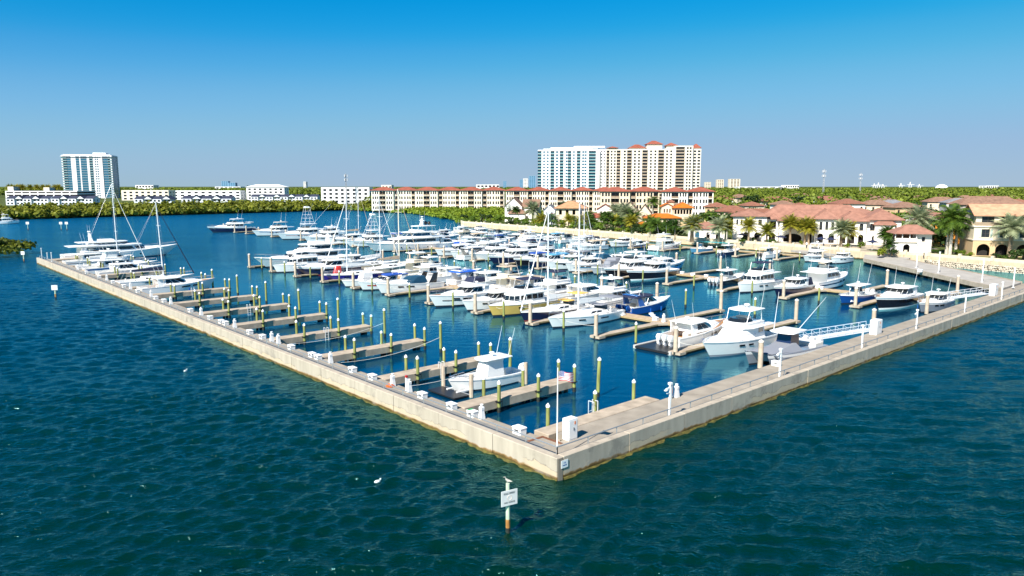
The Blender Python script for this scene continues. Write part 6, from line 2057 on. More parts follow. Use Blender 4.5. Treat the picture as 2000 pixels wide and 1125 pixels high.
def leaves(centres, rad, n_per, size, seed, up=.35, shell=.72):
    """numpy leaf quads scattered through ellipsoids; centres (k,3), rad (k,3)"""
    rs = np.random.RandomState(seed)
    k = len(centres)
    c = np.repeat(np.asarray(centres, float), n_per, 0)
    r = np.repeat(np.asarray(rad, float), n_per, 0)
    N = len(c)
    d = rs.normal(size=(N, 3)); d /= np.linalg.norm(d, axis=1)[:, None]
    d[:, 2] = np.where(d[:, 2] < -.35, -d[:, 2], d[:, 2])
    rr = shell + (1 - shell) * rs.rand(N, 1) + .12 * rs.normal(size=(N, 1))
    p = c + d * r * rr
    nn = d + rs.normal(size=(N, 3)) * .55; nn[:, 2] += up
    nn /= np.linalg.norm(nn, axis=1)[:, None]
    t = np.cross(nn, rs.normal(size=(N, 3))); t /= np.linalg.norm(t, axis=1)[:, None]
    b = np.cross(nn, t)
    s = size * (.6 + .8 * rs.rand(N, 1))
    l_ = s * (.9 + .5 * rs.rand(N, 1))
    v = np.empty((N, 4, 3))
    v[:, 0] = p - t * s * .5; v[:, 1] = p - b * l_ * .5; v[:, 2] = p + t * s * .5; v[:, 3] = p + b * l_ * .5
    return v.reshape(-1, 3)
def quads_mesh(name, v, m):
    n = len(v) // 4
    me = bpy.data.meshes.new(name)
    me.vertices.add(len(v)); me.vertices.foreach_set('co', v.astype(np.float32).ravel())
    me.loops.add(len(v)); me.loops.foreach_set('vertex_index', np.arange(len(v), dtype=np.int32))
    me.polygons.add(n); me.polygons.foreach_set('loop_start', np.arange(0, len(v), 4, dtype=np.int32))
    me.update(calc_edges=True)
    me.materials.append(m)
    return me
rs = np.random.RandomState(5)
# -- mangrove belt across the channel
def belt(name, label, pts, depth, hgt, spacing, n_per, size, m, seed, d0=0.0):
    cs, rd = [], []
    rr = random.Random(seed)
    for p, ang, ln in along(pts, spacing):
        d = d0
        while d < depth:
            x = p[0] - math.sin(ang) * (d + rr.uniform(-1.5, 1.5)) + rr.uniform(-1.5, 1.5)
            y = p[1] + math.cos(ang) * (d + rr.uniform(-1.5, 1.5)) + rr.uniform(-1.5, 1.5)
            hh = hgt * rr.uniform(.65, 1.15) * (.6 + .4 * min(1, (d - d0 + 2) / 12))
            r = rr.uniform(2.6, 4.4)
            cs.append((x, y, hh * .5)); rd.append((r, r, hh * .5))
            d += spacing * rr.uniform(.8, 1.2)
    v = leaves(cs, rd, n_per, size, seed)
    return tag(obj(name, quads_mesh(name, v, m)), label, 'mangrove', kind='stuff')
belt('mangrove_belt', 'olive green mangrove belt along the far bank of the channel', BANK[1:7], 42, 7.4, 4.2, 60, 1.5, L_MANG, 1)
belt('mangrove_belt', 'bright low mangroves at the channel bend in front of the condominium', BANK[5:], 60, 4.0, 4.0, 60, 1.2, L_MANG2, 2)
# islet at the left edge
cs, rd = [], []
rr = random.Random(9)
for i in range(90):
    t, q = rr.uniform(0, 2 * PI), rr.random() ** .5
    x, y = -163 + 36 * q * math.cos(t), 193 + 18 * q * math.sin(t)
    hh = 5.4 * (1 - .45 * q * q) * rr.uniform(.75, 1.1)
    r = rr.uniform(2.2, 3.6)
    cs.append((x, y, hh * .5)); rd.append((r, r, hh * .5))
tag(obj('mangrove_islet', quads_mesh('mangrove_islet', leaves(cs, rd, 150, .75, 3), L_MANG)), 'dark mangrove islet at the left edge beyond the wall end', 'mangrove', kind='stuff')
# -- woodland to the horizon
cs, rd = [], []
rr = random.Random(21)
def in_view(x, y): return y > 60 and abs(x / y) < .78
while len(cs) < 5200:
    Z = 300 * (3600 / 300) ** rr.random()
    u = rr.uniform(-60, 2060)
    x, y = fw_xy(u, Z)
    if u < 1370:
        if Z < 560 + (1 if u > 700 else 0) * 60: continue
        if u < 720 and Z < 1040: continue
        if 1040 < u < 1370 and Z < 860: continue
    else:
        if Z < (400 if rr.random() < .75 else 620): continue
    s = rr.uniform(3.2, 6.2) * (1 + Z / 2500)
    hh = rr.uniform(7, 12.5)
    cs.append((x, y, LAND_Z + hh * .55)); rd.append((s, s, hh * .5))
cs_a, rd_a = np.array(cs), np.array(rd)
near = cs_a[:, 1] < 900
v = np.concatenate([leaves(cs_a[near], rd_a[near], 80, 1.35, 4), leaves(cs_a[~near], rd_a[~near], 34, 3.0, 6)])
tag(obj('woodland', quads_mesh('woodland', v, L_WOOD)), 'green tree canopy stretching to the horizon behind the houses', 'woodland', kind='stuff')

# -- palms
def palm_meshes(seed, n, ln, m, droop, trunk_r, tm, skirt=False):
    r_ = random.Random(seed)
    v = []
    for i in range(n):
        az = 2.399 * i + r_.uniform(-.2, .2)
        el = (1.25 - 1.75 * (i / n)) + r_.uniform(-.12, .12)
        L = ln * r_.uniform(.85, 1.1)
        d = np.array([math.cos(az) * math.cos(el), math.sin(az) * math.cos(el), math.sin(el)])
        side = np.array([-math.sin(az), math.cos(az), 0])
        pts, p = [], np.zeros(3)
        S = 8
        for k in range(S + 1):
            pts.append(p.copy())
            dd = d.copy(); dd[2] -= droop * (k / S) ** 1.6 * 1.6
            dd /= np.linalg.norm(dd)
            p = p + dd * L / S
        for k in range(S):
            a, b = pts[k], pts[k + 1]
            w = L * .23 * math.sin(PI * min(.95, (k + .9) / (S + .6))) + .06
            for sg in (-1, 1):
                for h in (0, .5):
                    c = a + (b - a) * h
                    e = a + (b - a) * (h + .46)
                    tip = c + (b - a) * .9 + side * sg * w + np.array([0, 0, -w * .35])
                    tip2 = tip + (b - a) * .12
                    v += [c, e, tip2, tip]
    return quads_mesh('crown', np.array(v), m)
def trunk_mesh(r, m, h=1.0, curve=.0):
    q = MB()
    rings = []
    for k in range(6):
        t = k / 5
        rr_ = r * (1.35 - .45 * t if k else 1.5)
        rings.append([(rr_ * math.cos(2 * PI * j / 8) + curve * t * t, rr_ * math.sin(2 * PI * j / 8), t * h) for j in range(8)])
    return q.loft(rings).mesh('trunk', m, 50)
CROWNS = {'date': [palm_meshes(s, 46, 2.6, L_PALM, .55, .25, BARK) for s in (1, 2, 3)],
          'royal': [palm_meshes(s, 30, 3.3, L_PALM2, .8, .25, BARK) for s in (4, 5)],
          'silver': [palm_meshes(s, 46, 2.8, L_PALM3, .5, .25, BARK) for s in (6, 7)],
          'sabal': [palm_meshes(s, 40, 1.9, L_PALM2, .7, .2, BARK) for s in (8, 9)]}
TRUNK = {'date': trunk_mesh(.26, BARK), 'royal': trunk_mesh(.24, BARK2), 'silver': trunk_mesh(.3, BARK), 'sabal': trunk_mesh(.18, BARK)}
def palm(kind, x, y, h, label, group, z=LAND_Z, s=1.0):
    e = empty('palm_tree', (x, y, z), rng.uniform(0, 6.28), label, 'palm tree', group)
    e.rotation_euler = (rng.uniform(-.04, .04), rng.uniform(-.04, .04), rng.uniform(0, 6.28))
    t = obj('trunk', TRUNK[kind], e); t.scale = (s, s, h)
    c = obj('crown', rng.choice(CROWNS[kind]), e, (0, 0, h)); k_ = {'date': 1.32, 'silver': 1.25, 'sabal': 1.3, 'royal': 1.2}[kind] * s
    c.scale = (k_, k_, k_)
    return e
PALMS = [  # kind, u of trunk, v of base, height, scale, label
    ('date', 1462, 475, 5.0, 1.0, 'golden date palm at the left clubhouse block'), ('date', 1497, 475, 3.6, .9, 'short date palm right of the left clubhouse block'),
    ('date', 1543, 475, 5.6, 1.0, 'golden date palm before the clubhouse loggia'), ('date', 1572, 475, 5.0, 1.0, 'date palm right of the clubhouse loggia'), ('date', 1579, 476, 4.6, .9, 'second date palm right of the clubhouse loggia'),
    ('silver', 1642, 482, 4.7, 1.05, 'silvery date palm before the clubhouse arches'), ('date', 1656, 482, 4.3, 1.0, 'date palm beside the silvery one before the clubhouse arches'),
    ('sabal', 1732, 486, 4.4, 1.1, 'leaning palm cluster at the right end of the clubhouse'), ('sabal', 1738, 487, 3.6, 1.1, 'second leaning palm at the right end of the clubhouse'), ('sabal', 1726, 486, 3.8, 1.0, 'third leaning palm at the right end of the clubhouse'),
    ('sabal', 1736, 498, 2.6, .9, 'small palm at the shore end of the access pier'),
    ('silver', 1792, 488, 8.0, 1.3, 'tall silvery palm beside the gatehouse'), ('royal', 1848, 496, 7.4, 1.15, 'left royal palm of the white trunked trio'), ('royal', 1855, 497, 8.8, 1.3, 'middle royal palm of the white trunked trio'), ('royal', 1866, 496, 7.0, 1.15, 'right royal palm of the white trunked trio'),
    ('silver', 1970, 503, 7.0, 1.25, 'silvery palm before the cream villa'), ('sabal', 1992, 500, 4.4, 1.4, 'green palm at the right edge before the villa'), ('royal', 1890, 492, 4.6, 1.0, 'dark palm left of the villa arches'), ('royal', 1880, 490, 5.4, 1.0, 'dark palm between royal trio and villa'),
    ('silver', 1350, 473, 4.8, 1.1, 'date palm left of the pool'), ('date', 1353, 473, 5.4, 1.0, 'golden palm left of the pool beside the tan house'), ('silver', 1404, 473, 4.8, 1.1, 'silvery date palm behind the pool'), ('date', 1416, 473, 4.4, 1.0, 'date palm behind the pool at the white wing'), ('silver', 1402, 440, 4.6, 1.2, 'pale date palm behind the white wing roof'),
    ('sabal', 1306, 464, 4.0, 1.1, 'slim palm before the orange roofed house, left one'), ('sabal', 1318, 466, 4.2, 1.1, 'slim palm before the orange roofed house, right one'), ('royal', 1270, 460, 4.2, 1.0, 'green palm left of the orange roofed house'), ('royal', 1280, 462, 3.6, 1.0, 'green palm at the orange roofed porch'),
    ('silver', 1206, 446, 6.4, 1.4, 'big silvery palm clump before the solar roofed house, left'), ('silver', 1224, 448, 6.2, 1.4, 'big silvery palm clump before the solar roofed house, right'), ('royal', 1240, 452, 5.2, 1.1, 'green palm right of the silvery clump'), ('royal', 1275, 425, 8.0, 1.3, 'dark palm between solar roofed and orange roofed houses'),
    ('sabal', 1178, 448, 5.0, 1.1, 'golden palm below the red gabled house'), ('sabal', 1184, 450, 5.4, 1.1, 'second golden palm below the red gabled house'), ('royal', 1105, 436, 7.4, 1.1, 'tall dark palm before the tan hip roof house'), ('royal', 1112, 438, 5.4, 1.0, 'dark palm right before the tan hip roof house'), ('sabal', 1130, 440, 4.6, 1.1, 'palm under the tan hip roof house right corner'), ('sabal', 1150, 443, 4.6, 1.2, 'bushy palm between tan and red roofed houses'),
    ('silver', 1040, 437, 6.2, 1.4, 'silvery date palm between the gabled and grey roofed houses'), ('sabal', 996, 433, 6.6, 1.2, 'left palm before the brown gabled house'), ('sabal', 1008, 434, 5.6, 1.2, 'right palm before the brown gabled house'),
    ('date', 1385, 395, 5.0, 1.3, 'palm behind the white condominium corner'), ('royal', 1760, 400, 5.0, 1.4, 'palm in the trees above the gatehouse'), ('royal', 1830, 420, 6.0, 1.4, 'palm behind the orange stucco house'), ('royal', 1806, 410, 5.5, 1.4, 'second palm behind the orange stucco house'), ('royal', 1960, 420, 6.0, 1.3, 'palm before the grey stone house'), ('sabal', 1985, 430, 5.0, 1.3, 'palm behind the villa roof at right'),
]
for kind, u, vb, h, s, lab in PALMS:
    x, y = P(u, vb, LAND_Z)
    palm(kind, x, y, h, lab, 'palms along the shore', s=s)
for i, u in enumerate((20, 27, 34, 41, 46, 61, 74, 86, 96, 110, 117)):
    x, y = fw_xy(u, 896)
    palm('date', x, y, 4.0, 'dark palm on the parking garage roof, %s from the left' % nth(i), 'palms on the garage roof', z=LAND_Z + 10.9, s=1.5)
# -- broadleaf trees and shrubs (shared crowns)
def crown(seed, m, size=.5, n=420, squash=.8):
    r_ = random.Random(seed)
    c = [(r_.uniform(-.5, .5), r_.uniform(-.5, .5), r_.uniform(-.25, .35)) for _ in range(7)]
    rd_ = [(r_.uniform(.4, .62),) * 2 + (r_.uniform(.35, .5) * squash,) for _ in range(7)]
    return quads_mesh('crown', leaves(c, rd_, n // 7, size, seed, shell=.6), m)
CR = {'tree': [crown(s, L_TREE, .17) for s in (31, 32, 33)], 'yellow': [crown(s, L_TREE2, .17) for s in (34, 35)], 'dark': [crown(s, L_DARK, .17) for s in (36, 37)]}
TTR = trunk_mesh(.2, mat('tree_bark', (.12, .08, .05), .9))
def tree(kind, x, y, h, r, label, group, z=LAND_Z, cat='tree', name='broadleaf_tree'):
    e = empty(name, (x, y, z), rng.uniform(0, 6.28), label, cat, group)
    tz = h - r * .8
    if tz > .4:
        t = obj('trunk', TTR, e); t.scale = (1, 1, tz)
    c = obj('crown', rng.choice(CR[kind]), e, (0, 0, max(r * .55, tz)))
    c.scale = (r, r, r * rng.uniform(.8, 1.05))
    return e
gsh = 'shrubs and trees behind the shore wall'
u = 905
i = 0
while u < 1340:
    v_ = 437 + (u - 905) * .072
    for row in range(2):
        uu = u + rng.uniform(-4, 4)
        x, y = P(uu, v_ - 2 - row * 4.5, LAND_Z)
        k = rng.choice(('dark', 'tree', 'yellow', 'tree'))
        r = rng.uniform(1.6, 2.6) + (row * .5)
        word = {'dark': 'dark green', 'tree': 'green', 'yellow': 'yellow green'}[k]
        nearest = min(PALMS, key=lambda p: abs(p[1] - uu))[5]
        tree(k, x, y, rng.uniform(2.0, 3.0) + row * (1.2 if u < 1245 else .3), r, '%s garden shrub behind the shore wall, %s in %s row from left' % (word, nth(min(27, i)), 'back' if row else 'front'), gsh, cat='shrub', name='garden_shrub')
    u += rng.uniform(15, 20)
    i += 1
r6 = random.Random(123)
for i in range(26):
    u = 1060 + i * 9.6 + r6.uniform(-3, 3)
    v_ = 437 + (u - 905) * .072 - r6.uniform(6, 11)
    x, y = P(u, v_, LAND_Z)
    k = r6.choice(('sabal', 'royal', 'sabal', 'date'))
    palm(k, x, y, r6.uniform(2.2, 4.2) * (.6 if u > 1240 else 1), '%s garden palm in the thicket before the shore houses, %s from left' % ({'sabal': 'bushy', 'royal': 'feathery', 'date': 'golden'}[k], nth(i)), 'palm thicket before the shore houses', s=r6.uniform(.75, 1.05))
r5 = random.Random(77)
spots = [(1440, 330, 'left behind the clubhouse'), (1460, 345, 'left behind the clubhouse'), (1500, 315, 'behind the left clubhouse block'), (1520, 300, 'behind the clubhouse flat roof'), (1425, 285, 'beside the cream cottage'),
         (1380, 300, 'right of the white condominium'), (1395, 270, 'above the white wing'), (1370, 280, 'below the white condominium corner'), (1388, 252, 'behind the white wing'), (1700, 290, 'behind the clubhouse right roof'), (1715, 262, 'behind the clubhouse right end'), (1735, 250, 'above the gatehouse roof'),
         (1755, 262, 'above the gatehouse'), (1770, 245, 'left of the tall silvery palm'), (1785, 275, 'above the tall silvery palm'), (1800, 300, 'above the orange house'), (1825, 290, 'above the orange house roof'), (1850, 255, 'above the royal palms'), (1870, 270, 'left of the grey stone house'),
         (1900, 260, 'before the grey stone house'), (1960, 250, 'above the villa roof'), (1985, 270, 'above the villa at right'), (1910, 400, 'under the far horizon trees'), (1838, 200, 'behind the royal palms'), (1875, 192, 'beside the villa'), (1820, 197, 'beside the orange house'), (1990, 195, 'right of the villa palms'),
         (1605, 300, 'right of the clubhouse tower'), (1590, 345, 'behind the clubhouse tower'), (1655, 350, 'behind the arched gable house'), (1340, 300, 'below the condominium'), (1300, 330, 'between condominium and orange house'), (1130, 350, 'behind the tan hip roof house'), (1690, 395, 'in the middle distance above the clubhouse'), (1420, 390, 'in the middle distance left'), (1500, 400, 'in the middle distance behind the tower')]
for i, (u, Z, where) in enumerate(spots):
    x, y = fw_xy(u, Z)
    k = r5.choice(('tree', 'tree', 'yellow', 'dark'))
    word = {'dark': 'dark green', 'tree': 'mid green', 'yellow': 'yellow green'}[k]
    tree(k, x, y, r5.uniform(6.5, 9.5), r5.uniform(3.6, 5.4), '%s broadleaf tree %s, %s of the garden trees' % (word, where, nth(i % 28)), 'garden trees among the houses')
for i, (u, Z, r) in enumerate(((505, 985, 9), (518, 990, 8), (530, 1000, 7), (490, 1000, 6), (548, 980, 6))):
    x, y = fw_xy(u, Z)
    tree('dark', x, y, 18, r, 'dark pine clump above the white low block, %s from left' % nth((3, 0, 1, 2, 4).index(i)), 'dark pines on the left skyline')
r7 = random.Random(404)
for i in range(26):
    x, y = fw_xy(1392 + i * 23.5 + r7.uniform(-6, 6), r7.uniform(395, 600))
    k = r7.choice(('tree', 'dark', 'yellow', 'tree', 'dark'))
    tree(k, x, y, r7.uniform(9.5, 12.5), r7.uniform(4.5, 7.0), '%s tree crown rising above the far canopy, %s from the left' % ({'dark': 'dark green', 'tree': 'mid green', 'yellow': 'yellow green'}[k], nth(i)), 'tree crowns in the far canopy')
# clipped round hedges and low planting on the terrace
for i, (u, v_, r, k) in enumerate(((1456, 474, 1.5, 'dark'), (1472, 475, 1.5, 'dark'), (1450, 476, 1.2, 'tree'), (1507, 477, 1.7, 'tree'), (1566, 478, 1.0, 'yellow'), (1655, 484, 1.1, 'yellow'), (1680, 485, 1.6, 'yellow'), (1725, 499, 1.6, 'yellow'), (1716, 500, 1.5, 'yellow'), (1742, 499, 1.4, 'dark'), (1795, 493, .9, 'tree'), (1828, 496, .9, 'tree'),
                                   (1868, 497, 1.5, 'tree'), (1878, 499, 1.2, 'yellow'), (1895, 501, 1.0, 'yellow'), (1945, 506, 1.2, 'dark'), (1960, 507, 1.3, 'tree'), (1985, 508, 2.2, 'dark'), (1998, 507, 2.0, 'tree'))):
    x, y = P(u, v_, LAND_Z)
    tree(k, x, y, r * 1.3, r, 'low round shrub on the waterfront terrace, %s from the left' % nth(i), 'low shrubs on the waterfront terrace', cat='shrub', name='terrace_shrub')
rd2 = MB().bbox(-.8, .8, -.8, .8, 0, 1.6, .2)

# ================================================================ SMALL THINGS
# terrace: pool, parasols
px_, py_ = P(1385, 472.5, LAND_Z)
pool = MB().box(-7, 7, -1.8, 1.8, .03, .12)
po = pool.build('swimming_pool', mat('pool_water', (.05, .45, .5), .05, spec=.6), None, (px_, py_, LAND_Z), R(-48))
tag(po, 'turquoise swimming pool on the terrace left of the clubhouse', 'pool')
NAVYC = mat('parasol_navy', (.01, .015, .05), .8)
pars = [(1449, 473), (1482, 474), (1506, 475), (1603, 482), (1622, 483), (1703, 489), (1524, 478), (1392, 471)]
for i, (u, v_) in enumerate(pars):
    x, y = P(u, v_, LAND_Z)
    e = empty('parasol', (x, y, LAND_Z), 0, '%s parasol on the clubhouse terrace, %s from the left' % ('white' if i == 7 else 'navy', nth([7, 0, 1, 2, 6, 3, 4, 5].index(i))), 'parasol', 'terrace parasols')
    MB().cyl((0, 0, 0), (0, 0, 2.5), .04, .04, 6).build('pole', WHITE, e)
    rg_ = [(1.7 * math.cos(k * PI / 4), 1.7 * math.sin(k * PI / 4), 2.1) for k in range(8)]
    MB().add(rg_ + [(0, 0, 2.75)], [(k, (k + 1) % 8, 8) for k in range(8)]).build('canopy', NAVYC if i != 7 else WHITE, e)
# dock boxes, power pedestals along the left wall (a, b from the photograph)
def MC(u, v, z):
    x, y = P(u, v, z)
    x -= CO[0]; y -= CO[1]
    return (x * E1[0] + y * E1[1], x * E2[0] + y * E2[1])
def dock_box(a, b, label, group, s=1.0, green=False, z=DECK_Z, rz=None):
    e = empty('dock_box', frame(a, b, z), TH if rz is None else rz, label, 'dock box', group)
    s *= .6
    e.scale = (s, s, s)
    MB().loft([[(-.4, -.62, .006), (.4, -.62, .006), (.4, .62, .006), (-.4, .62, .006)], [(-.42, -.64, .68), (.42, -.64, .68), (.42, .64, .68), (-.42, .64, .68)]]).build('bin', WHITE, e)
    MB().bbox(-.46, .46, -.68, .68, .685, .82, .06).build('lid', WHITE, e)
    if green:
        MB().box(-.4, .4, .2, .6, .823, .828).build('label_plate', GREENP, e)
    MB().box(-.445, -.43, -.3, .3, .42, .55).build('latch', BLKP, e)
    return e
def pedestal(a, b, label, group, z=DECK_Z):
    e = empty('power_pedestal', frame(a, b, z), TH, label, 'pedestal', group)
    MB().loft([[(-.2, -.2, .006), (.2, -.2, .006), (.2, .2, .006), (-.2, .2, .006)], [(-.13, -.13, .7), (.13, -.13, .7), (.13, .13, .7), (-.13, .13, .7)]]).build('base', WHITE, e)
    MB().bbox(-.15, .15, -.15, .15, .703, .95, .04).build('socket_box', WHITE, e)
    MB().cyl((0, 0, .953), (0, 0, 1.12), .09, .14, 8).build('lamp', WHITE, e)
    return e
BOX_PX = [(1022, 845), (928, 812), (888, 797), (834, 775), (733, 740), (692, 726), (612, 697), (625, 701), (571, 682), (516, 661), (490, 652), (446, 634), (437, 631), (415, 623), (375, 609), (322, 590), (307, 584), (270, 571), (243, 561), (222, 553), (196, 543), (170, 534)]
PED_PX = [(945, 817), (808, 764), (767, 754), (647, 709), (542, 672), (530, 667), (460, 640), (393, 616), (335, 594), (295, 580), (255, 565), (208, 548), (152, 527)]
BOX_PX.sort(key=lambda p: -p[0]); PED_PX.sort(key=lambda p: -p[0])
for i, (u, v) in enumerate(BOX_PX):
    a, b = MC(u, v, DECK_Z)
    dock_box(2.3, b, 'white dock box on the left wall, %s from the flagpole corner' % nth(i), 'dock boxes along the left wall', 1.0 if i else 1.12, green=i in (1, 13))
for i, (u, v) in enumerate(PED_PX):
    a, b = MC(u, v, DECK_Z)
    pedestal(2.45, b, 'white power pedestal on the left wall, %s from the flagpole corner' % nth(i), 'power pedestals along the left wall')
# coiled orange hose by the third pedestal, red and white post
a, b = MC(762, 755, DECK_Z)
hs_ = MB()
for k in range(3):
    N = 14
    for j in range(N):
        t0, t1 = 2 * PI * j / N, 2 * PI * (j + 1) / N
        rr_ = .34 - k * .07
        hs_.cyl((rr_ * math.cos(t0), rr_ * math.sin(t0), .06 + k * .07), (rr_ * math.cos(t1), rr_ * math.sin(t1), .06 + k * .07), .05, .05, 5)
tag(hs_.build('coiled_hose', ORANGE, None, frame(2.2, b, DECK_Z)), 'coil of orange hose beside a pedestal on the left wall', 'hose')
def safety_post(a, b, label, z=DECK_Z):
    e = empty('extinguisher_post', frame(a, b, z), TH, label, 'post')
    MB().box(-.08, .08, -.08, .08, .006, 1.15).build('post', WHITE, e)
    MB().box(-.09, .09, -.09, .09, 1.155, 1.35).build('red_cap', REDG, e)
    MB().cyl((.14, 0, .45), (.14, 0, .9), .07, .07, 7).build('extinguisher', REDG, e)
a, b = MC(801, 762, DECK_Z); safety_post(2.5, b, 'red topped white extinguisher post on the left wall')
a, b = MC(1328, 784, DECK_Z); safety_post(a, 3.9, 'red topped white extinguisher post on the right wall')
# cabinets
def cabinet(a, b, w, d, h, label):
    e = empty('electrical_cabinet', frame(a, b, DECK_Z), TH, label, 'cabinet')
    MB().bbox(-w / 2, w / 2, -d / 2, d / 2, .006, h, .03).build('housing', WHITE, e)
    MB().box(-w / 2 + .05, -.012, -d / 2 - .015, -d / 2 - .003, .1, h - .12).build('door', WHITE, e)
    MB().box(.012, w / 2 - .05, -d / 2 - .015, -d / 2 - .003, .1, h - .12).build('door', WHITE, e)
    MB().box(.1, .22, -d / 2 - .03, -d / 2 - .016, h * .72, h * .86).build('warning_label', mat('orange_label', (.7, .2, .05), .5), e)
    MB().box(.03, .07, -d / 2 - .05, -d / 2 - .016, h * .45, h * .58).build('handle', BLKP, e)
a, b = MC(1113, 857, DECK_Z); cabinet(a, b, .85, .6, 1.5, 'tall white electrical cabinet beside the flagpole')
a, b = MC(1710, 652, DECK_Z); cabinet(a, 3.6, 1.5, .8, 1.7, 'white electrical cabinet on the right wall by the middle gangway')
a, b = MC(1932, 576, DECK_Z); cabinet(a, 3.6, 1.6, .8, 1.8, 'white electrical cabinet on the right wall by the inner gangway')
a, b = MC(1338, 780, DECK_Z); pedestal(a, 3.9, 'white pedestal beside the extinguisher post on the right wall', 'right wall pedestals')
a, b = MC(1600, 700, DECK_Z); dock_box(a - 6, 3.7, 'white dock box on the right wall behind the grey catamaran', 'right wall dock boxes')
# white lamp posts on the right wall and pier
def lamp(a, b, h, label, z=DECK_Z, arms=True):
    e = empty('lamp_post', frame(a, b, z), TH, label, 'lamp post', 'white lamp posts')
    MB().box(-.2, .2, -.2, .2, .006, .06).build('base_plate', WHITE, e)
    MB().box(-.07, .07, -.07, .07, .06, h).build('post', WHITE, e)
    MB().box(-.13, .13, -.13, .13, h + .002, h + .16).build('lamp_head', WHITE, e)
    if arms:
        MB().box(-.5, -.075, -.05, .05, h - .3, h - .2).box(-.62, -.4, -.1, .1, h - .38, h - .31).build('floodlight', WHITE, e)
        MB().box(-.4, -.075, -.05, .05, h - .62, h - .55).build('camera_arm', WHITE, e)
for i, (u, v, h, arms, lab) in enumerate(((1287, 812, 2.6, True, 'white lamp post with floodlights at the end of the ledge on the right wall'), (1500, 737, 2.7, True, 'white lamp post on the right wall beside the tan piling'),
                          (1653, 680, 2.6, False, 'white lamp post on the right wall by the gangway'), (1765, 644, 2.5, True, 'white lamp post right of the white cabinet on the right wall'),
                          (1851, 610, 2.6, False, 'white lamp post on the right wall before the inner gangway'), (1921, 585, 2.8, False, 'white lamp post on the right wall near the pier junction'))):
    a, b = MC(u, v, DECK_Z)
    lamp(a, .95, h, lab, arms=arms)
for i, (u, v, h, lab) in enumerate(((1790, 523, 2.6, 'white lamp post on the access pier, nearest the shore'), (1833, 533, 4.0, 'tall white lamp post in the middle of the access pier'), (1918, 551, 4.0, 'tall white lamp post on the access pier near the wall'), (1979, 562, 3.2, 'white lamp post on the access pier at the right edge'))):
    a, b = MC(u, v, 1.2)
    lamp(a, b, h, lab, z=1.2, arms=False)
lamp(.95, 170.0, 2.6, 'white lamp post at the far end of the left wall', arms=False)
for i in range(2):
    lamp(.9 + .8 * i, 163.0, 2.0, '%s white bollard light near the far end of the left wall' % ('left' if i == 0 else 'right'), arms=False)
a, b = MC(1797, 531, 1.2); dock_box(a, b, 'white box on the access pier between the lamp posts', 'pier boxes', 1.1, z=1.2)
# boxes and pedestals on the floating docks
for i, (a, b) in enumerate(((46.6, 27.6), (46.6, 24.4), (46.5, 18.6), (47.9, 13.4), (46.5, 39.0), (47.8, 50.3), (46.5, 61.5), (46.6, 73.2), (46.6, 84.5))):
    dock_box(a, b, 'white dock box on the middle floating dock, %s from the gangway' % nth([3, 2, 1, 0, 4, 5, 6, 7, 8][i] if i < 4 else i), 'dock boxes on the middle dock', .95, z=.46)
for i, (a, b) in enumerate(((92.0, 49.5), (92.0, 52.6), (93.0, 55.8), (92.0, 38.4), (92.0, 26.6), (92.0, 15.4), (92.0, 61.4), (92.0, 73.0))):
    dock_box(a, b, 'white dock box on the inner floating dock, %s from the gangway' % nth([3, 4, 5, 2, 1, 0, 6, 7][i]), 'dock boxes on the inner dock', .95, z=.46)
for i, (a, b) in enumerate(((46.5, 15.6), (46.5, 26.2), (46.5, 37.8), (46.5, 49.2), (46.5, 60.4))):
    pedestal(a, b, 'white power pedestal on the middle floating dock, %s from the gangway' % nth(i), 'pedestals on the middle dock', .46)
# boarding steps, hose coils, mooring lines
for i, (a, b) in enumerate(((46.4, 33.2), (46.4, 44.6), (47.9, 29.0), (46.4, 55.8), (91.8, 21.2), (91.8, 32.4), (93.2, 43.6), (91.8, 58.2), (46.4, 67.4), (46.4, 79.0))):
    e = empty('dock_steps', frame(a, b, .46), TH, 'white boarding steps on the %s floating dock, %s from the gangway' % ('middle' if a < 60 else 'inner', nth([1, 2, 0, 3, 0, 1, 2, 3, 4, 5][i])), 'steps', 'boarding steps on the docks')
    for k in range(3):
        MB().box(-.3, .3, -.5 + k * .3, -.5 + (k + 1) * .3 + .05, .02 + .22 * k, .22 + .22 * k).build('step', WHITE, e)
def rope(p, q, sag, label, r=.022):
    m_ = MB()
    N = 8
    pts = []
    for k in range(N + 1):
        t = k / N
        pts.append((p[0] + (q[0] - p[0]) * t, p[1] + (q[1] - p[1]) * t, p[2] + (q[2] - p[2]) * t - sag * 4 * t * (1 - t)))
    m_.path(pts, r, 4)
    tag(m_.build('mooring_line', mat('rope_white', (.6, .58, .52), .9)), label, 'rope', 'mooring lines')
for i, k in enumerate((1, 2, 3)):
    b = 13.0 + 11.35 * k
    rope((*MW(3.0, b - 3.5), 1.1), (*MW(15.5, b - 2.6), 1.7), .5, 'white mooring line slung across an empty slip, %s from the flagpole' % nth(i))
for i, (a, b, k) in enumerate(((33.5, 26.45, 1), (33.9, 43.5, 3), (33.5, 60.5, 5), (33.9, 66.2, 8), (33.5, 15.1, -3))):
    p1 = MW(34.6 if k != 5 else 32.4, K(k))
    rope((*MW(a, b), 1.6), (*p1, 1.5), .25, 'bow line from piling to front row boat, %s from the left' % nth([3, 2, 1, 0, 4][i]))
# handrail of the ladders on the ledge
lad = MB()
for s in (-.22, .22):
    lad.path([(10 + s, 6.25, .2), (10 + s, 6.25, 1.75), (10 + s, 5.7, 1.75), (10 + s, 5.7, .98)], .03, 5)
for z in (.3, .6, .9):
    lad.cyl((9.78, 6.25, z), (10.22, 6.25, z), .02, .02, 5)
tag(lad.build('ladder', ALU, None, frame(0, 0), TH), 'aluminium ladder on the ledge beside the right wall', 'ladder')
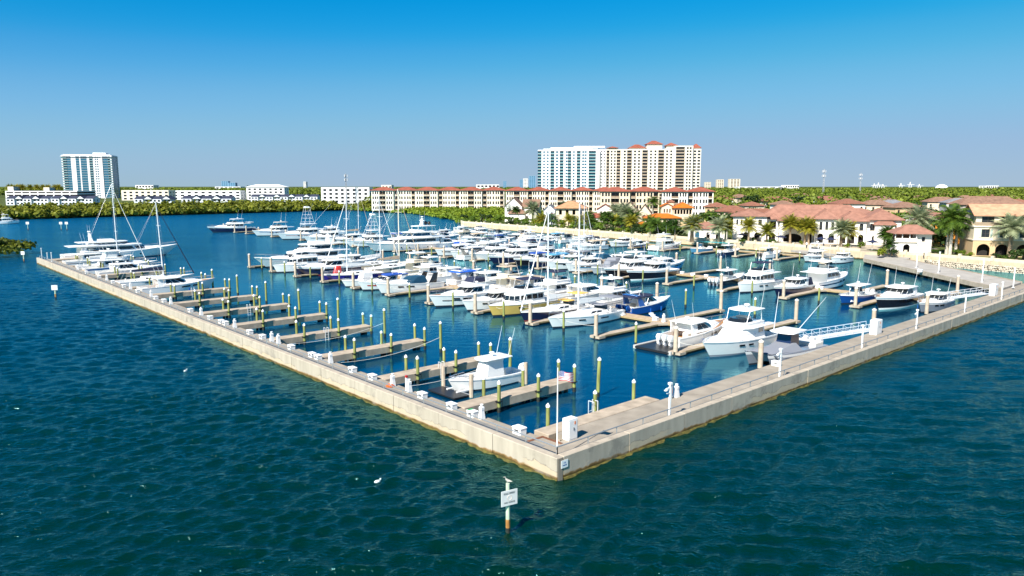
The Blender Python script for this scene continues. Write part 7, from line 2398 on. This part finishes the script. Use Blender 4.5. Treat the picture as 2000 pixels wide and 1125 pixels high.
# ---- flagpole and flag
fx, fy = MW(.95, .95)
fp = empty('flagpole', (fx, fy, DECK_Z), 0, 'thin white flagpole at the near corner of the breakwater', 'flagpole')
MB().cyl((0, 0, .006), (0, 0, 5.9), .05, .03, 8).build('pole', WHITE, fp)
MB().box(-.18, .18, -.18, .18, .006, .05).build('base_plate', GALV, fp)
MB().ball((0, 0, 5.97), .07, .07, .07).build('finial', mat('brass', (.6, .45, .15), .3, metal=.9), fp)
FR, FWH, FBL = mat('flag_red', (.5, .02, .03), .8), mat('flag_white', (.75, .74, .74), .8), mat('flag_blue', (.03, .05, .25), .8)
fl2 = empty('flag', (fx, fy, DECK_Z + 5.65), 0, 'United States flag flying from the flagpole at the near corner', 'flag')
NX, FWd, FHt = 18, .95, .58
def fpos(s, t):
    return (.05 + FWd * s, .12 * math.sin(s * 7.0) * (.3 + s) + .1 * s, -FHt * t - .16 * s * s + .03 * math.sin(s * 9 + t * 3))
st_r, st_w, cn = MB(), MB(), MB()
for k in range(13):
    tgt = st_r if k % 2 == 0 else st_w
    for i in range(NX):
        s0_, s1_ = i / NX, (i + 1) / NX
        if k < 7 and s1_ <= .4:
            cn.quad(fpos(s0_, (k + 1) / 13), fpos(s1_, (k + 1) / 13), fpos(s1_, k / 13), fpos(s0_, k / 13))
            continue
        tgt.quad(fpos(s0_, (k + 1) / 13), fpos(s1_, (k + 1) / 13), fpos(s1_, k / 13), fpos(s0_, k / 13))
st_r.build('red_stripes', FR, fl2); st_w.build('white_stripes', FWH, fl2)
co_ = cn.build('canton', FBL, fl2)
stars = MB()
for r_ in range(9):
    for c in range(6 if r_ % 2 == 0 else 5):
        s = (.045 + c * .064 + (0 if r_ % 2 == 0 else .032)) 
        t = (.04 + r_ * .058)
        p = fpos(s, t)
        vs = []
        for q in range(10):
            an = PI / 2 + q * PI / 5
            rr_ = .02 if q % 2 == 0 else .009
            vs.append((p[0] + rr_ * math.cos(an), p[1] - .012, p[2] + rr_ * math.sin(an)))
        stars.add(vs, [tuple(range(10))])
stars.build('stars', FWH, co_)['kind'] = 'stuff'
# ---- signs
def text_mesh(body, size, m, parent, loc, rot):
    cu = bpy.data.curves.new('lettering', 'FONT')
    cu.body = body; cu.size = size; cu.align_x = 'CENTER'; cu.align_y = 'CENTER'; cu.extrude = .002
    tmp = bpy.data.objects.new('lettering_tmp', cu)
    COL.objects.link(tmp)
    bpy.context.view_layer.update()
    me = bpy.data.meshes.new_from_object(tmp.evaluated_get(bpy.context.evaluated_depsgraph_get()))
    bpy.data.objects.remove(tmp)
    me.materials.clear(); me.materials.append(m)
    o = obj('lettering', me, parent, loc)
    o.rotation_euler = rot
    return o
POSTM = mat('sign_post', (.42, .5, .36), .8, var=.2, vscale=2)
RUSTY = mat('rusty_foot', (.32, .14, .03), .8, var=.4, vscale=3)
def sign_post(u, v, h, label, bw, bh, zc, rz, lines):
    x, y = P(u, v, 0)
    e = empty('marker_sign', (x, y, 0), rz, label, 'sign')
    MB().cyl((0, 0, -1.5), (0, 0, .28), .125, .125, 9).build('wet_foot', WET, e)
    MB().cyl((0, 0, .28), (0, 0, .75), .12, .12, 9).build('rusty_band', RUSTY, e)
    MB().cyl((0, 0, .75), (0, 0, h), .115, .105, 9).build('post', POSTM, e)
    bd = MB().box(-bw / 2, bw / 2, -.17, -.13, zc - bh / 2, zc + bh / 2).build('board', mat('sign_board', (.62, .62, .6), .6, var=.06), e)
    for ln, sz, dz in lines:
        text_mesh(ln, sz, BLKP, bd, (0, -.176, zc + dz), (PI / 2, 0, 0))
    return e, (x, y)
ms_, (sx, sy) = sign_post(992, 1040, 2.72, 'white square warning sign on a pale green post in the foreground water', .95, .82, 1.98, R(30), (('IDLE SPEED', .135, .25), ('NO WAKE', .135, -.24)))
rg_ = MB()
for j in range(24):
    t0, t1 = 2 * PI * j / 24, 2 * PI * (j + 1) / 24
    rg_.cyl((.13 * math.cos(t0), 0, .13 * math.sin(t0)), (.13 * math.cos(t1), 0, .13 * math.sin(t1)), .012, .012, 4)
rg_.build('faded_circle', mat('faded_orange', (.7, .58, .5), .7), ms_, (0, -.175, 1.98))
sign_post(109, 583, 2.2, 'white square sign on a post left of the left wall', .9, .8, 1.8, R(10), ())
sign_post(47, 512, 2.6, 'white square sign on a post before the mangrove islet', 1.0, .8, 2.2, R(-10), ())
for i, (u, v) in enumerate(((55, 450), (120, 450), (131, 450))):
    sign_post(u, v, 3.6, 'channel marker post in the far left water, %s from the left' % nth(i), 1.2, 1.0, 3.0, R(8), ())
# wall sign by the corner
ws_ = MB().box(-.3, .3, -.03, -.008, 0, .5)
wsn = ws_.build('wall_sign', WHITE, None, frame(.62, -.012, .72), TH)
tag(wsn, 'small white sign with two blue lines fixed to the wall corner', 'sign')
text_mesh('NO', .13, FBL, wsn, (0, -.035, .33), (PI / 2, 0, 0))
text_mesh('WAKE', .13, FBL, wsn, (0, -.035, .17), (PI / 2, 0, 0))
# pelican-like seabird perched on the sign post
def seabird(x, y, z, rz, label):
    e = MB()
    def ring(cx, cz, ry, rz_, n=8): return [(cx, ry * math.cos(2 * PI * k / n), cz + rz_ * math.sin(2 * PI * k / n)) for k in range(n)]
    e.loft([ring(-.42, .2, .02, .015), ring(-.25, .2, .09, .07), ring(0, .22, .14, .13), ring(.14, .27, .11, .12), ring(.2, .38, .055, .06), ring(.2, .46, .05, .055), ring(.25, .51, .05, .05), ring(.31, .5, .025, .025), ring(.45, .46, .008, .01)])
    e.cyl((.0, .04, .12), (.0, .04, 0), .012, .012, 5).cyl((.0, -.04, .12), (.0, -.04, 0), .012, .012, 5)
    o = e.build('seabird', mat('gull_plumage', (.42, .38, .33), .8, var=.4, vscale=9), None, (x, y, z), rz, smooth=60)
    o.scale = (.6, .6, .6)
    tag(o, label, 'bird')
seabird(sx, sy, 2.725, R(160), 'grey brown seabird perched on the foreground sign post')
sw_ = MB()
sw_.ball((0, 0, .08), .2, .1, .1).ball((.2, 0, .2), .06, .05, .06)
tag(sw_.build('seabird', WHITE, None, (*P(737, 943), 0), R(30), smooth=50), 'white gull floating in the foreground water', 'bird')
sw2 = MB(); sw2.ball((0, 0, .08), .2, .1, .1).ball((.2, 0, .2), .06, .05, .06)
tag(sw2.build('seabird', WHITE, None, (*P(362, 726), 0), R(70), smooth=50), 'white gull on the water left of the left wall', 'bird')
# walker on the promenade and two more on the terrace
def person(x, y, z, rz, shirt, trousers, label):
    sk_ = bpy.data.meshes.new('body')
    J = [(0, 0, .95), (0, 0, 1.2), (0, 0, 1.45), (0, 0, 1.56), (0, .02, 1.7), (-.19, 0, 1.42), (-.26, .03, 1.14), (-.25, .12, .9), (.19, 0, 1.42), (.26, -.05, 1.14), (.25, -.02, .9), (-.1, 0, .9), (-.11, .1, .5), (-.11, .02, .07), (-.11, .17, .04), (.1, 0, .9), (.11, -.02, .5), (.11, -.14, .08), (.11, .02, .04)]
    Ed = [(0, 1), (1, 2), (2, 3), (3, 4), (2, 5), (5, 6), (6, 7), (2, 8), (8, 9), (9, 10), (0, 11), (11, 12), (12, 13), (13, 14), (0, 15), (15, 16), (16, 17), (17, 18)]
    rad = [.15, .14, .15, .06, .105, .07, .05, .04, .07, .05, .04, .1, .075, .05, .045, .1, .075, .05, .045]
    sk_.from_pydata(J, Ed, [])
    o = obj('person', sk_, None, (x, y, z), rz)
    md = o.modifiers.new('skin', 'SKIN')
    for i, r_ in enumerate(rad):
        sk_.skin_vertices[0].data[i].radius = (r_, r_ * .85)
    sk_.skin_vertices[0].data[0].use_root = True
    o.modifiers.new('sub', 'SUBSURF').levels = 1
    bpy.context.view_layer.update()
    me = bpy.data.meshes.new_from_object(o.evaluated_get(bpy.context.evaluated_depsgraph_get()))
    o.modifiers.clear()
    o.data = me
    for m in (mat('skin_tone', (.5, .3, .2), .6), shirt, trousers, mat('dark_hair', (.03, .02, .015), .7)):
        me.materials.append(m)
    for p in me.polygons:
        c = p.center
        p.material_index = 3 if c.z > 1.7 else (0 if c.z > 1.5 or (abs(c.x) > .2 and c.z < 1.2) else (1 if c.z > .95 else (2 if c.z > .1 else 3)))
        p.use_smooth = True
    tag(o, label, 'person')
sh1, tr1 = mat('dark_shirt', (.03, .03, .04), .8), mat('dark_trousers', (.02, .022, .035), .8)
x, y = P(1804, 506, LAND_Z); person(x, y, LAND_Z + .01, R(60), sh1, tr1, 'person in dark clothes walking on the promenade right of the gatehouse')
x, y = P(1608, 486, LAND_Z); person(x, y, LAND_Z + .02, R(20), sh1, tr1, 'person in dark clothes standing on the clubhouse terrace')
x, y = P(1575, 485, LAND_Z); person(x, y, LAND_Z + .02, R(-40), mat('white_shirt', (.7, .7, .7), .8), tr1, 'person in a white shirt on the clubhouse terrace')
